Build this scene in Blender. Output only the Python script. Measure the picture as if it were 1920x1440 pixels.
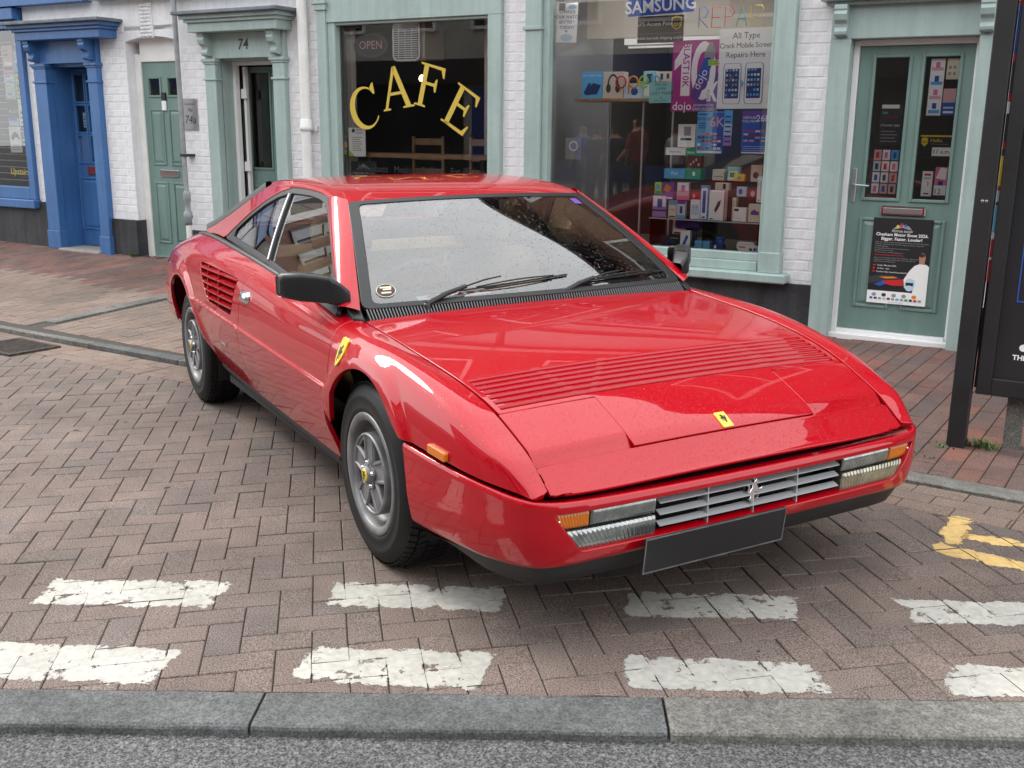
import bpy, bmesh, math, random
import numpy as np
from mathutils import Vector, Matrix
from mathutils.geometry import delaunay_2d_cdt
random.seed(7)
for o in list(bpy.data.objects): bpy.data.objects.remove(o)
SC = bpy.context.scene
COL = SC.collection
PI = math.pi
R = math.radians

# ---------------------------------------------------------------- camera
cam_d = bpy.data.cameras.new('camera'); cam = bpy.data.objects.new('camera', cam_d); COL.objects.link(cam)
SC.camera = cam
cam_d.sensor_width = 36.0; cam_d.sensor_fit = 'HORIZONTAL'
cam_d.lens = 36.0 * 1947.4 / 1920.0
cam_d.clip_start = 0.05; cam_d.clip_end = 2000
def cam_matrix(pos, yaw, pitch, roll):
    f = Vector((math.cos(pitch)*math.cos(yaw), math.cos(pitch)*math.sin(yaw), math.sin(pitch)))
    r = f.cross(Vector((0, 0, 1))).normalized(); u = r.cross(f)
    c, s = math.cos(roll), math.sin(roll)
    r2 = c*r + s*u; u2 = -s*r + c*u
    m = Matrix((r2, u2, -f)).transposed().to_4x4(); m.translation = pos
    return m
cam.matrix_world = cam_matrix(Vector((3.1897, -2.0527, 1.4338)), R(150.964), R(-13.335), R(-0.4786))
SC.render.resolution_x = 1024; SC.render.resolution_y = 768

# ---------------------------------------------------------------- sky, sun, exposure
SUN_AZ = R(204); SUN_EL = R(38)      # direction towards the sun, measured from +X
W = bpy.data.worlds.new('World'); SC.world = W; W.use_nodes = True
wn = W.node_tree.nodes; wl = W.node_tree.links; wn.clear()
w_out = wn.new('ShaderNodeOutputWorld'); w_bg = wn.new('ShaderNodeBackground'); w_bg.inputs['Strength'].default_value = 0.12
w_sky = wn.new('ShaderNodeTexSky'); w_sky.sky_type = 'NISHITA'; w_sky.sun_disc = False
w_sky.sun_elevation = SUN_EL; w_sky.sun_rotation = PI/2 - SUN_AZ
w_sky.air_density = 1.0; w_sky.dust_density = 3.0
# broken cloud cover over the sky: one even layer of noise all the way round
w_tc = wn.new('ShaderNodeTexCoord'); w_no = wn.new('ShaderNodeTexNoise'); w_no.inputs['Scale'].default_value = 2.2
w_no.inputs['Detail'].default_value = 6; w_no.inputs['Roughness'].default_value = 0.6
w_rp = wn.new('ShaderNodeValToRGB'); w_rp.color_ramp.elements[0].position = 0.30; w_rp.color_ramp.elements[1].position = 0.62
w_rp.color_ramp.elements[0].color = (0.72, 0.72, 0.72, 1); w_rp.color_ramp.elements[1].color = (0.97, 0.97, 0.97, 1)
w_mx = wn.new('ShaderNodeMix'); w_mx.data_type = 'RGBA'
w_mx.inputs[7].default_value = (17.5, 17.8, 18.2, 1)
wl.new(w_tc.outputs['Generated'], w_no.inputs['Vector']); wl.new(w_no.outputs['Fac'], w_rp.inputs['Fac'])
wl.new(w_rp.outputs['Color'], w_mx.inputs[0]); wl.new(w_sky.outputs['Color'], w_mx.inputs[6])
wl.new(w_mx.outputs[2], w_bg.inputs['Color']); wl.new(w_bg.outputs['Background'], w_out.inputs['Surface'])
sun_d = bpy.data.lights.new('sun', 'SUN'); sun = bpy.data.objects.new('sun', sun_d); COL.objects.link(sun)
sun_d.energy = 1.4; sun_d.angle = R(16); sun_d.color = (1.0, 0.96, 0.9)
sdir = Vector((math.cos(SUN_EL)*math.cos(SUN_AZ), math.cos(SUN_EL)*math.sin(SUN_AZ), math.sin(SUN_EL)))
sun.rotation_euler = sdir.to_track_quat('Z', 'Y').to_euler(); sun.location = sdir*30
SC.view_settings.view_transform = 'Standard'; SC.view_settings.look = 'None'
SC.view_settings.gamma = 1; SC.view_settings.exposure = 0.38; SC.view_settings.use_curve_mapping = False

# ---------------------------------------------------------------- materials
MATS = {}
def mat(name, col=(.5, .5, .5), rough=.5, metal=0., **kw):
    """principled material; kw: coat, spec, var (value jitter by object), noise=(scale, amount), bump=(scale, strength, dist), trans, emit"""
    if name in MATS: return MATS[name]
    m = bpy.data.materials.new(name); m.use_nodes = True; MATS[name] = m
    nt = m.node_tree; N = nt.nodes; L = nt.links; b = N['Principled BSDF']
    b.inputs['Base Color'].default_value = (*col, 1); b.inputs['Roughness'].default_value = rough; b.inputs['Metallic'].default_value = metal
    b.inputs['Specular IOR Level'].default_value = kw.get('spec', .5)
    if 'coat' in kw: b.inputs['Coat Weight'].default_value = kw['coat']; b.inputs['Coat Roughness'].default_value = kw.get('coat_rough', .03)
    if 'emit' in kw: b.inputs['Emission Color'].default_value = (*kw['emit'], 1); b.inputs['Emission Strength'].default_value = kw.get('emit_s', 1)
    tc = N.new('ShaderNodeTexCoord')
    cur = None
    def rgbmul(c_in, fac_out, lo, hi):
        mr = N.new('ShaderNodeMapRange'); mr.inputs['To Min'].default_value = lo; mr.inputs['To Max'].default_value = hi
        L.new(fac_out, mr.inputs['Value'])
        mx = N.new('ShaderNodeMix'); mx.data_type = 'RGBA'; mx.blend_type = 'MULTIPLY'; mx.inputs[0].default_value = 1
        if c_in is None: mx.inputs[6].default_value = (*col, 1)
        else: L.new(c_in, mx.inputs[6])
        L.new(mr.outputs['Result'], mx.inputs[7]); return mx.outputs[2]
    if 'ramp' in kw:      # colour picked per object (or per island for joined pieces)
        src = N.new('ShaderNodeObjectInfo').outputs['Random'] if not kw.get('island') else N.new('ShaderNodeNewGeometry').outputs['Random Per Island']
        rp = N.new('ShaderNodeValToRGB'); els = rp.color_ramp.elements
        cs = kw['ramp']
        while len(els) < len(cs): els.new(.5)
        for i, c in enumerate(cs): els[i].position = i/(len(cs)-1); els[i].color = (*c, 1)
        L.new(src, rp.inputs['Fac']); cur = rp.outputs['Color']
    for (sc, lo, hi, det) in kw.get('noise', []):
        n = N.new('ShaderNodeTexNoise'); n.inputs['Scale'].default_value = sc; n.inputs['Detail'].default_value = det
        if kw.get('world'):
            g = N.new('ShaderNodeNewGeometry'); L.new(g.outputs['Position'], n.inputs['Vector'])
        else: L.new(tc.outputs['Object'], n.inputs['Vector'])
        st = N.new('ShaderNodeMapRange'); st.inputs['From Min'].default_value = .3; st.inputs['From Max'].default_value = .7
        L.new(n.outputs['Fac'], st.inputs['Value'])
        cur = rgbmul(cur, st.outputs['Result'], lo, hi)
    if 'streak' in kw:     # rain streaks and runs, drawn out downwards
        lo, hi = kw['streak']; mp = N.new('ShaderNodeMapping'); mp.inputs['Scale'].default_value = (9, 9, .7); L.new(tc.outputs['Object'], mp.inputs['Vector'])
        n = N.new('ShaderNodeTexNoise'); n.inputs['Scale'].default_value = 1.6; n.inputs['Detail'].default_value = 7; n.inputs['Roughness'].default_value = .65; L.new(mp.outputs['Vector'], n.inputs['Vector'])
        st = N.new('ShaderNodeMapRange'); st.inputs['From Min'].default_value = .35; st.inputs['From Max'].default_value = .62; L.new(n.outputs['Fac'], st.inputs['Value']); cur = rgbmul(cur, st.outputs['Result'], lo, hi)
    if cur is not None: L.new(cur, b.inputs['Base Color'])
    if 'bump' in kw:
        last = None
        for (sc, strn, dist) in kw['bump']:
            n = N.new('ShaderNodeTexNoise'); n.inputs['Scale'].default_value = sc; n.inputs['Detail'].default_value = 4
            if kw.get('world'):
                g = N.new('ShaderNodeNewGeometry'); L.new(g.outputs['Position'], n.inputs['Vector'])
            else: L.new(tc.outputs['Object'], n.inputs['Vector'])
            bp = N.new('ShaderNodeBump'); bp.inputs['Strength'].default_value = strn; bp.inputs['Distance'].default_value = dist
            L.new(n.outputs['Fac'], bp.inputs['Height'])
            if last: L.new(last, bp.inputs['Normal'])
            last = bp.outputs['Normal']
        L.new(last, b.inputs['Normal'])
    return m
def drops(m, scale=170, size=.32, height=.0012, coat=True, zmin=None):
    """rain drops as fine relief: scattered small domes"""
    nt = m.node_tree; N = nt.nodes; L = nt.links; b = N['Principled BSDF'] if 'Principled BSDF' in N else None
    tc = N.new('ShaderNodeTexCoord'); out = None
    vals = []
    for sc, sz in ((scale, size), (scale*.45, size*.8)):
        v = N.new('ShaderNodeTexVoronoi'); v.inputs['Scale'].default_value = sc; L.new(tc.outputs['Object'], v.inputs['Vector'])
        mr = N.new('ShaderNodeMapRange'); mr.interpolation_type = 'SMOOTHSTEP'
        mr.inputs['From Min'].default_value = sz; mr.inputs['From Max'].default_value = sz*.3
        L.new(v.outputs['Distance'], mr.inputs['Value'])
        # keep only some of the cells
        sp = N.new('ShaderNodeSeparateColor'); L.new(v.outputs['Color'], sp.inputs['Color'])
        gt = N.new('ShaderNodeMath'); gt.operation = 'GREATER_THAN'; gt.inputs[1].default_value = .45; L.new(sp.outputs['Red'], gt.inputs[0])
        mu = N.new('ShaderNodeMath'); mu.operation = 'MULTIPLY'; L.new(mr.outputs['Result'], mu.inputs[0]); L.new(gt.outputs[0], mu.inputs[1])
        vals.append(mu.outputs[0])
    ad = N.new('ShaderNodeMath'); ad.operation = 'MAXIMUM'; L.new(vals[0], ad.inputs[0]); L.new(vals[1], ad.inputs[1])
    # only surfaces that face the sky hold drops
    g = N.new('ShaderNodeNewGeometry'); sx = N.new('ShaderNodeSeparateXYZ'); L.new(g.outputs['Normal'], sx.inputs[0])
    up = N.new('ShaderNodeMapRange'); up.inputs['From Min'].default_value = .45; up.inputs['From Max'].default_value = .7; L.new(sx.outputs['Z'], up.inputs['Value'])
    mu = N.new('ShaderNodeMath'); mu.operation = 'MULTIPLY'; L.new(ad.outputs[0], mu.inputs[0]); L.new(up.outputs['Result'], mu.inputs[1])
    bp = N.new('ShaderNodeBump'); bp.inputs['Strength'].default_value = 1; bp.inputs['Distance'].default_value = height; L.new(mu.outputs[0], bp.inputs['Height'])
    return bp, b, L
def glass(name, tint=(.9, .93, .92), refl=1.0, rough=0.0, wet=False, ior=1.52):
    if name in MATS: return MATS[name]
    m = bpy.data.materials.new(name); m.use_nodes = True; MATS[name] = m
    nt = m.node_tree; N = nt.nodes; L = nt.links; N.clear()
    out = N.new('ShaderNodeOutputMaterial'); mx = N.new('ShaderNodeMixShader'); tr = N.new('ShaderNodeBsdfTransparent'); gl = N.new('ShaderNodeBsdfGlossy')
    fr = N.new('ShaderNodeFresnel'); fr.inputs['IOR'].default_value = ior
    tr.inputs['Color'].default_value = (*tint, 1); gl.inputs['Roughness'].default_value = rough; gl.inputs['Color'].default_value = (refl, refl, refl, 1)
    ml = N.new('ShaderNodeMath'); ml.operation = 'MULTIPLY'; ml.inputs[1].default_value = 1.75; ml.use_clamp = True   # two faces of the pane
    L.new(fr.outputs[0], ml.inputs[0]); L.new(ml.outputs[0], mx.inputs[0]); L.new(tr.outputs[0], mx.inputs[1]); L.new(gl.outputs[0], mx.inputs[2]); L.new(mx.outputs[0], out.inputs['Surface'])
    if wet:
        bp, b, LL = drops(m, 130, .24, .0007)
        L.new(bp.outputs['Normal'], gl.inputs['Normal']); L.new(bp.outputs['Normal'], fr.inputs['Normal'])
    return m

# ---------------------------------------------------------------- objects
def tag(o, label=None, cat=None, group=None, kind=None):
    if label: o['label'] = label
    if cat: o['category'] = cat
    if group: o['group'] = group
    if kind: o['kind'] = kind
    return o
def empty(name, label=None, cat=None, mw=None, group=None, kind=None):
    o = bpy.data.objects.new(name, None); COL.objects.link(o); o.empty_display_size = .1
    if mw is not None: o.matrix_world = mw
    return tag(o, label, cat, group, kind)
def link(name, me, m=None, parent=None):
    o = bpy.data.objects.new(name, me); COL.objects.link(o)
    if m is not None and not me.materials: me.materials.append(MATS[m] if isinstance(m, str) else m)
    if parent is not None: o.parent = parent
    return o
class MB:
    def __init__(s): s.v = []; s.f = []; s.sm = []
    def add(s, vs, fs, smooth=False):
        n = len(s.v); s.v += [tuple(p) for p in vs]; s.f += [tuple(i+n for i in f) for f in fs]; s.sm += [smooth]*len(fs); return s
    def box(s, x0, x1, y0, y1, z0, z1, bev=0.):
        if x0 > x1: x0, x1 = x1, x0
        if y0 > y1: y0, y1 = y1, y0
        if z0 > z1: z0, z1 = z1, z0
        if bev <= 0:
            vs = [(x, y, z) for z in (z0, z1) for x, y in ((x0, y0), (x1, y0), (x1, y1), (x0, y1))]
            return s.add(vs, [(3, 2, 1, 0), (4, 5, 6, 7), (0, 1, 5, 4), (1, 2, 6, 5), (2, 3, 7, 6), (3, 0, 4, 7)])
        bm = bmesh.new(); bmesh.ops.create_cube(bm, size=1)
        for v in bm.verts: v.co = Vector(((x0+x1)/2+v.co.x*(x1-x0), (y0+y1)/2+v.co.y*(y1-y0), (z0+z1)/2+v.co.z*(z1-z0)))
        bmesh.ops.bevel(bm, geom=bm.edges[:], offset=bev, segments=1, affect='EDGES', profile=.5)
        return s.bm(bm)
    def bm(s, bm, smooth=False):
        bm.verts.ensure_lookup_table(); bm.verts.index_update()
        s.add([v.co[:] for v in bm.verts], [[v.index for v in f.verts] for f in bm.faces], smooth); bm.free(); return s
    def prism(s, poly, fn, d0, d1, smooth=False):
        """extrude a 2D polygon: fn(a,b,d)->xyz"""
        n = len(poly); vs = [fn(a, b, d0) for a, b in poly]+[fn(a, b, d1) for a, b in poly]
        return s.add(vs, [tuple(range(n))[::-1], tuple(range(n, 2*n))]+[(i, (i+1) % n, n+(i+1) % n, n+i) for i in range(n)], smooth)
    def tube(s, pts, rad, seg=8, caps=True, flat=None):
        pts = [Vector(p) for p in pts]; n = len(pts); rings = []
        if not hasattr(rad, '__len__'): rad = [rad]*n
        up = None
        for i, p in enumerate(pts):
            d = (pts[min(i+1, n-1)]-pts[max(i-1, 0)]).normalized()
            if up is None: up = d.orthogonal().normalized()
            else: up = (up-d*up.dot(d)); up = up.normalized() if up.length > 1e-6 else d.orthogonal().normalized()
            w = d.cross(up)
            rings.append([p+(up*math.cos(2*PI*k/seg)+w*math.sin(2*PI*k/seg))*rad[i] for k in range(seg)])
        vs = [q for r in rings for q in r]; fs = []
        for i in range(n-1):
            for k in range(seg): fs.append((i*seg+k, i*seg+(k+1) % seg, (i+1)*seg+(k+1) % seg, (i+1)*seg+k))
        s.add(vs, fs, True)
        if caps: s.add(rings[0], [tuple(range(seg))[::-1]]); s.add(rings[-1], [tuple(range(seg))])
        return s
    def lathe(s, prof, org=(0, 0, 0), axis='y', seg=48, smooth=True, closed=False):
        """prof: list of (radius, offset along axis)"""
        o = Vector(org); n = len(prof); vs = []
        for k in range(seg):
            a = 2*PI*k/seg; c, sn = math.cos(a), math.sin(a)
            for r, h in prof:
                p = {'y': (r*c, h, r*sn), 'x': (h, r*c, r*sn), 'z': (r*c, r*sn, h)}[axis]; vs.append(o+Vector(p))
        fs = []
        m = n if closed else n-1
        for k in range(seg):
            for i in range(m): fs.append((k*n+i, k*n+(i+1) % n, ((k+1) % seg)*n+(i+1) % n, ((k+1) % seg)*n+i))
        return s.add(vs, fs, smooth)
    def mesh(s, name):
        me = bpy.data.meshes.new(name); me.from_pydata(s.v, [], s.f)
        me.polygons.foreach_set('use_smooth', s.sm); me.update(); return me
    def build(s, name, m, parent=None, recalc=True):
        me = s.mesh(name)
        if recalc:
            bm = bmesh.new(); bm.from_mesh(me); bmesh.ops.recalc_face_normals(bm, faces=bm.faces); bm.to_mesh(me); bm.free()
        return link(name, me, m, parent)
def bevel_obj(o, w=.004, seg=2, angle=35):
    md = o.modifiers.new('bevel', 'BEVEL'); md.width = w; md.segments = seg; md.limit_method = 'ANGLE'; md.angle_limit = R(angle); return o
def text_mesh(body, size, align='CENTER', depth=0.0, spacing=1.0, bold=0.0, shear=0.0, lines=1.0):
    cu = bpy.data.curves.new('lettering', 'FONT'); cu.body = body; cu.size = size; cu.align_x = align; cu.align_y = 'CENTER'
    cu.extrude = depth; cu.space_character = spacing; cu.offset = bold; cu.shear = shear; cu.resolution_u = 2; cu.space_line = lines
    o = bpy.data.objects.new('lettering', cu); COL.objects.link(o)
    dg = bpy.context.evaluated_depsgraph_get(); me = bpy.data.meshes.new_from_object(o.evaluated_get(dg))
    bpy.data.objects.remove(o); bpy.data.curves.remove(cu); me.name = 'lettering'; me.materials.clear(); return me
def natcub(xs, ys):
    xs = np.array(xs, float); ys = np.array(ys, float); o = np.argsort(xs); xs = xs[o]; ys = ys[o]; n = len(xs); h = np.diff(xs)
    A = np.zeros((n, n)); b = np.zeros(n); A[0, 0] = A[-1, -1] = 1
    for i in range(1, n-1):
        A[i, i-1] = h[i-1]; A[i, i] = 2*(h[i-1]+h[i]); A[i, i+1] = h[i]; b[i] = 6*((ys[i+1]-ys[i])/h[i]-(ys[i]-ys[i-1])/h[i-1])
    M = np.linalg.solve(A, b)
    def f(x):
        x = np.asarray(x, float); xc = np.clip(x, xs[0], xs[-1]); i = np.clip(np.searchsorted(xs, xc)-1, 0, n-2)
        d = xc-xs[i]; e = xs[i+1]-xc; hh = h[i]
        return M[i]*e**3/(6*hh)+M[i+1]*d**3/(6*hh)+(ys[i]/hh-M[i]*hh/6)*e+(ys[i+1]/hh-M[i+1]*hh/6)*d
    return f
def inside(pts, poly):
    x = pts[:, 0]; y = pts[:, 1]; c = np.zeros(len(pts), bool); n = len(poly)
    for i in range(n):
        x0, y0 = poly[i]; x1, y1 = poly[(i+1) % n]
        if y0 == y1: continue
        c ^= ((y0 > y) != (y1 > y)) & (x < (x1-x0)*(y-y0)/(y1-y0)+x0)
    return c
def edge_dist(pts, poly, sc):
    d = np.full(len(pts), 1e9); q = pts*sc; P = np.array(poly)*sc
    for i in range(len(P)):
        a = P[i]; b = P[(i+1) % len(P)]; ab = b-a; l = ab@ab
        if l < 1e-14: continue
        t = np.clip(((q-a)@ab)/l, 0, 1); d = np.minimum(d, np.hypot(*(q-a-t[:, None]*ab).T))
    return d
def densify(poly, sc, step):
    out = []; n = len(poly)
    for i in range(n):
        a = np.array(poly[i], float); b = np.array(poly[(i+1) % n], float); k = max(1, int(math.ceil(np.hypot(*((b-a)*sc))/step)))
        for j in range(k): out.append(tuple(a+(b-a)*j/k))
    return out
def surf_panel(name, P, outer, m, parent, holes=(), sc=(1, 1), step=.03, depth=.018, edge=.003, flip=False, sides=(1,), rows=()):
    """a sheet-metal panel: outline in the (a,b) parameters of surface P, lifted on it, rounded edge turned inwards.
    sides: +1 keeps y, -1 mirrors y. Returns one object per side"""
    sc = np.array(sc, float)
    loops = [densify(outer, sc, step)]+[densify(h, sc, step*.7) for h in holes]
    o = np.array(loops[0]); lo = o.min(0); hi = o.max(0); st = step/sc
    ga, gb = np.meshgrid(np.arange(lo[0]+st[0]/2, hi[0], st[0]), np.arange(lo[1]+st[1]/2, hi[1], st[1])); g = np.column_stack([ga.ravel(), gb.ravel()])
    for rb in rows:
        aa = np.arange(lo[0]+st[0]/4, hi[0], st[0]*.6); g = np.vstack([g, np.column_stack([aa, np.full(len(aa), rb)])])
    g = g[inside(g, loops[0])]
    for h in loops[1:]: g = g[~inside(g, h)]
    for l in loops:
        if len(g): g = g[edge_dist(g, l, sc) > step*.45]
    vs = []; es = []
    for l in loops:
        n0 = len(vs); vs += l; es += [(n0+i, n0+(i+1) % len(l)) for i in range(len(l))]
    vs += [tuple(q) for q in g]
    scv = [Vector((a*sc[0], b*sc[1])) for a, b in vs]
    r = delaunay_2d_cdt(scv, es, [], 0, 1e-6)
    ab = np.array([(v.x/sc[0], v.y/sc[1]) for v in r[0]]); tris = np.array([t for t in r[2] if len(t) == 3])
    cen = ab[tris].mean(1); ok = inside(cen, loops[0])
    for h in loops[1:]: ok &= ~inside(cen, h)
    tris = tris[ok]
    X = P(ab[:, 0], ab[:, 1])
    def nrm(ab):
        e = 2e-3/sc
        da = P(ab[:, 0]+e[0], ab[:, 1])-P(ab[:, 0]-e[0], ab[:, 1]); db = P(ab[:, 0], ab[:, 1]+e[1])-P(ab[:, 0], ab[:, 1]-e[1])
        n = np.cross(da, db); n /= np.linalg.norm(n, axis=1)[:, None]+1e-12; return -n if flip else n
    Nn = nrm(ab)
    # wind triangles to match the normals
    tn = np.cross(X[tris[:, 1]]-X[tris[:, 0]], X[tris[:, 2]]-X[tris[:, 0]]); fl = (tn*Nn[tris[:, 0]]).sum(1) < 0; tris[fl] = tris[fl][:, ::-1]
    V = [X]; NN = [Nn]; F = [tuple(t) for t in tris]; base = len(X)
    # boundary edges from the triangles
    from collections import Counter
    cnt = Counter()
    for t in tris:
        for i in range(3): cnt[(int(t[i]), int(t[(i+1) % 3]))] += 1
    be = [e for e in cnt if (e[1], e[0]) not in cnt]
    if depth > 0:
        acc = {}
        for a, b in be:
            d = X[b]-X[a]; ln = np.linalg.norm(d)
            if ln < 1e-9: continue
            out = np.cross(d/ln, Nn[a]); 
            for k in (a, b): acc[k] = acc.get(k, 0)+out
        ids = list(acc); pos = {k: i for i, k in enumerate(ids)}
        O = np.array([acc[k]/(np.linalg.norm(acc[k])+1e-9) for k in ids]); B = X[ids]; BN = Nn[ids]; q = len(ids)
        rings = [(B, BN), (B+O*edge*.7-BN*edge*.3, BN*.7+O*.7), (B+O*edge-BN*edge, O), (B+O*edge-BN*depth, O)]
        for v, n in rings: V.append(v); NN.append(n/np.linalg.norm(n, axis=1)[:, None])
        for a, b in be:
            i, j = pos.get(a), pos.get(b)
            if i is None or j is None: continue
            for k in range(3): F.append((base+k*q+j, base+k*q+i, base+(k+1)*q+i, base+(k+1)*q+j))
    V = np.vstack(V); NN = np.vstack(NN); objs = []
    for si, s in enumerate(sides):
        v = V*np.array([1, s, 1]); n = NN*np.array([1, s, 1]); f = [t[::-1] for t in F] if s < 0 else F
        me = bpy.data.meshes.new(name); me.from_pydata(v.tolist(), [], f); me.polygons.foreach_set('use_smooth', [True]*len(f)); me.update()
        me.normals_split_custom_set_from_vertices([tuple(q) for q in n])
        objs.append(link(name, me, m, parent))
    return objs
def arc(cx, cy, r, a0, a1, n): return [(cx+r*math.cos(R(a0+(a1-a0)*i/n)), cy+r*math.sin(R(a0+(a1-a0)*i/n))) for i in range(n+1)]
def rrect(x0, x1, y0, y1, r, n=5):
    return arc(x1-r, y1-r, r, 0, 90, n)+arc(x0+r, y1-r, r, 90, 180, n)+arc(x0+r, y0+r, r, 180, 270, n)+arc(x1-r, y0+r, r, 270, 360, n)
# ================================================================= ground
CAMP = np.array(cam.matrix_world.translation); CAMR = np.array(cam.matrix_world.to_3x3()).T
def project(P):
    q = (np.asarray(P, float)-CAMP)@CAMR.T; w = np.maximum(-q[:, 2], 1e-3)
    return np.column_stack([960+1947.4*q[:, 0]/w, 720-1947.4*q[:, 1]/w]), -q[:, 2]
FO = Vector((-2.17694, 3.62112, .00838)); FX = Vector((.859218, .511181, -.020942)); FZ = Vector((.017998, .010708, .999781)); FN = Vector((.511293, -.859406, 0))
FM = Matrix((FX, -FN, FZ)).transposed().to_4x4(); FM.translation = FO      # facade frame: x right, y into the building, z up
def fbase(s): return -.0105*min(s, 0)          # foot of the facade, local z
mat('asphalt', (.085, .085, .083), .85, world=True, noise=[(170, .30, 2.1, 1), (70, .6, 1.5, 2), (1.5, .8, 1.15, 3)], bump=[(110, 1.0, .010), (300, .8, .004)])
PAV = [(0.133, 0.101, 0.085), (0.145, 0.108, 0.091), (0.121, 0.095, 0.083), (0.145, 0.111, 0.093), (0.130, 0.096, 0.082), (0.114, 0.092, 0.082)]
pk = dict(world=True, noise=[(230, .38, 1.95, 1), (1.1, .75, 1.2, 3), (6, .88, 1.12, 2)], bump=[(380, .55, .002)])
mat('paver', (.3, .2, .2), .82, ramp=PAV, **pk); mat('paver_joined', (.3, .2, .2), .82, ramp=PAV, island=True, **pk)
PBR = [(0.137, 0.066, 0.052), (0.105, 0.066, 0.058), (0.180, 0.075, 0.055), (0.124, 0.077, 0.066), (0.092, 0.066, 0.061), (0.155, 0.084, 0.068), (0.107, 0.071, 0.061)]
mat('pavement_brick', (.3, .2, .2), .85, ramp=PBR, **pk); mat('pavement_brick_joined', (.3, .2, .2), .85, ramp=PBR, island=True, **pk)
PBE = [(0.172, 0.124, 0.100), (0.192, 0.140, 0.112), (0.150, 0.115, 0.094), (0.179, 0.124, 0.097), (0.160, 0.121, 0.100)]
mat('beige_paver_joined', (.3, .2, .2), .85, ramp=PBE, island=True, **pk); mat('beige_paver', (.3, .2, .2), .85, ramp=PBE, **pk)
mat('joint_sand', (.060, .052, .045), .95, world=True, noise=[(160, .6, 1.4, 2)])
mat('kerb_dark', (.100, .103, .102), .85, world=True, noise=[(150, .55, 1.5, 2), (28, .75, 1.2, 4), (4, .72, 1.2, 5)], bump=[(140, .8, .004), (18, .6, .008)])
mat('kerb_pale', (.155, .150, .134), .88, world=True, noise=[(150, .55, 1.5, 2), (28, .75, 1.2, 4), (3, .72, 1.2, 5)], bump=[(140, .8, .004), (18, .6, .008)])
def paint(name, col, wear):
    m = mat(name, col, .75, world=True, noise=[(40, .82, 1.08, 4), (5, .85, 1.05, 3)], bump=[(120, .25, .002)])
    N = m.node_tree.nodes; L = m.node_tree.links; b = N['Principled BSDF']; g_ = N.new('ShaderNodeNewGeometry')
    n = N.new('ShaderNodeTexNoise'); n.inputs['Scale'].default_value = 14; n.inputs['Detail'].default_value = 9; n.inputs['Roughness'].default_value = .72; L.new(g_.outputs['Position'], n.inputs['Vector'])
    v = N.new('ShaderNodeTexVoronoi'); v.feature = 'DISTANCE_TO_EDGE'; v.inputs['Scale'].default_value = 6
    n2 = N.new('ShaderNodeTexNoise'); n2.inputs['Scale'].default_value = 20; n2.inputs['Detail'].default_value = 4; L.new(g_.outputs['Position'], n2.inputs['Vector'])
    mx = N.new('ShaderNodeMix'); mx.data_type = 'VECTOR'; mx.inputs[0].default_value = .06; L.new(g_.outputs['Position'], mx.inputs[4]); L.new(n2.outputs['Color'], mx.inputs[5]); L.new(mx.outputs[1], v.inputs['Vector'])
    cr = N.new('ShaderNodeMath'); cr.operation = 'GREATER_THAN'; cr.inputs[1].default_value = .0022; L.new(v.outputs['Distance'], cr.inputs[0])
    gt = N.new('ShaderNodeMath'); gt.operation = 'LESS_THAN'; gt.inputs[1].default_value = wear; L.new(n.outputs['Fac'], gt.inputs[0])
    # an edge attribute makes the rim of each mark crumble first
    at = N.new('ShaderNodeAttribute'); at.attribute_name = 'rim'
    ad = N.new('ShaderNodeMath'); ad.operation = 'MULTIPLY_ADD'; ad.inputs[1].default_value = .26; L.new(at.outputs['Fac'], ad.inputs[0]); L.new(n.outputs['Fac'], ad.inputs[2]); L.new(ad.outputs[0], gt.inputs[0])
    mu = N.new('ShaderNodeMath'); mu.operation = 'MULTIPLY'; L.new(cr.outputs[0], mu.inputs[0]); L.new(gt.outputs[0], mu.inputs[1]); L.new(mu.outputs[0], b.inputs['Alpha'])
paint('white_road_paint', (.46, .447, .40), .60); paint('yellow_road_paint', (.66, .45, .17), .66)
# --- lines of the place
KD = Vector((.5195, .8545)); KN = Vector((.8545, -.5195)); KA = Vector((.3, -2.034))       # front kerb: inner edge, towards the road
BK = [Vector(p) for p in ((-14, -5.55), (-5.546, -1.60), (-3.7, -.735), (.20, 1.375), (.78, 1.62), (8, 4.75))]   # back kerb: bay-side edge
def bk_dist(x, y):      # signed distance beyond the back kerb line (towards the shops)
    best = 1e9; sg = 1; p = Vector((x, y))
    for a, b in zip(BK, BK[1:]):
        d = b-a; t = max(0, min(1, (p-a).dot(d)/d.length_squared)); q = a+d*t; l = (p-q).length
        if l < best: best = l; sg = 1 if d.x*(p-a).y-d.y*(p-a).x > 0 else -1
    return best*sg
FXY = Vector((FX.x, FX.y)).normalized(); FNXY = Vector((FN.x, FN.y))
def pav_z(x, y):
    p = Vector((x-FO.x, y-FO.y)); s = p.dot(FXY); df = max(0, p.dot(FNXY)); dk = max(0, bk_dist(x, y))
    zf = FO.z+FX.z*s+fbase(s)-.004; t = dk/(dk+df+1e-6); k = .013+.024*min(1, max(0, (-.5-x)/2)); return k*(1-t)+zf*t
def ground_z(x, y): return 0.
# road: one sheet to the horizon, a little below the kerb
b = MB(); b.add([(-400, -400, -.026), (400, -400, -.026), (400, 400, -.026), (-400, 400, -.026)], [(0, 1, 2, 3)]); tag(b.build('road', 'asphalt'), kind='structure')
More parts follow.
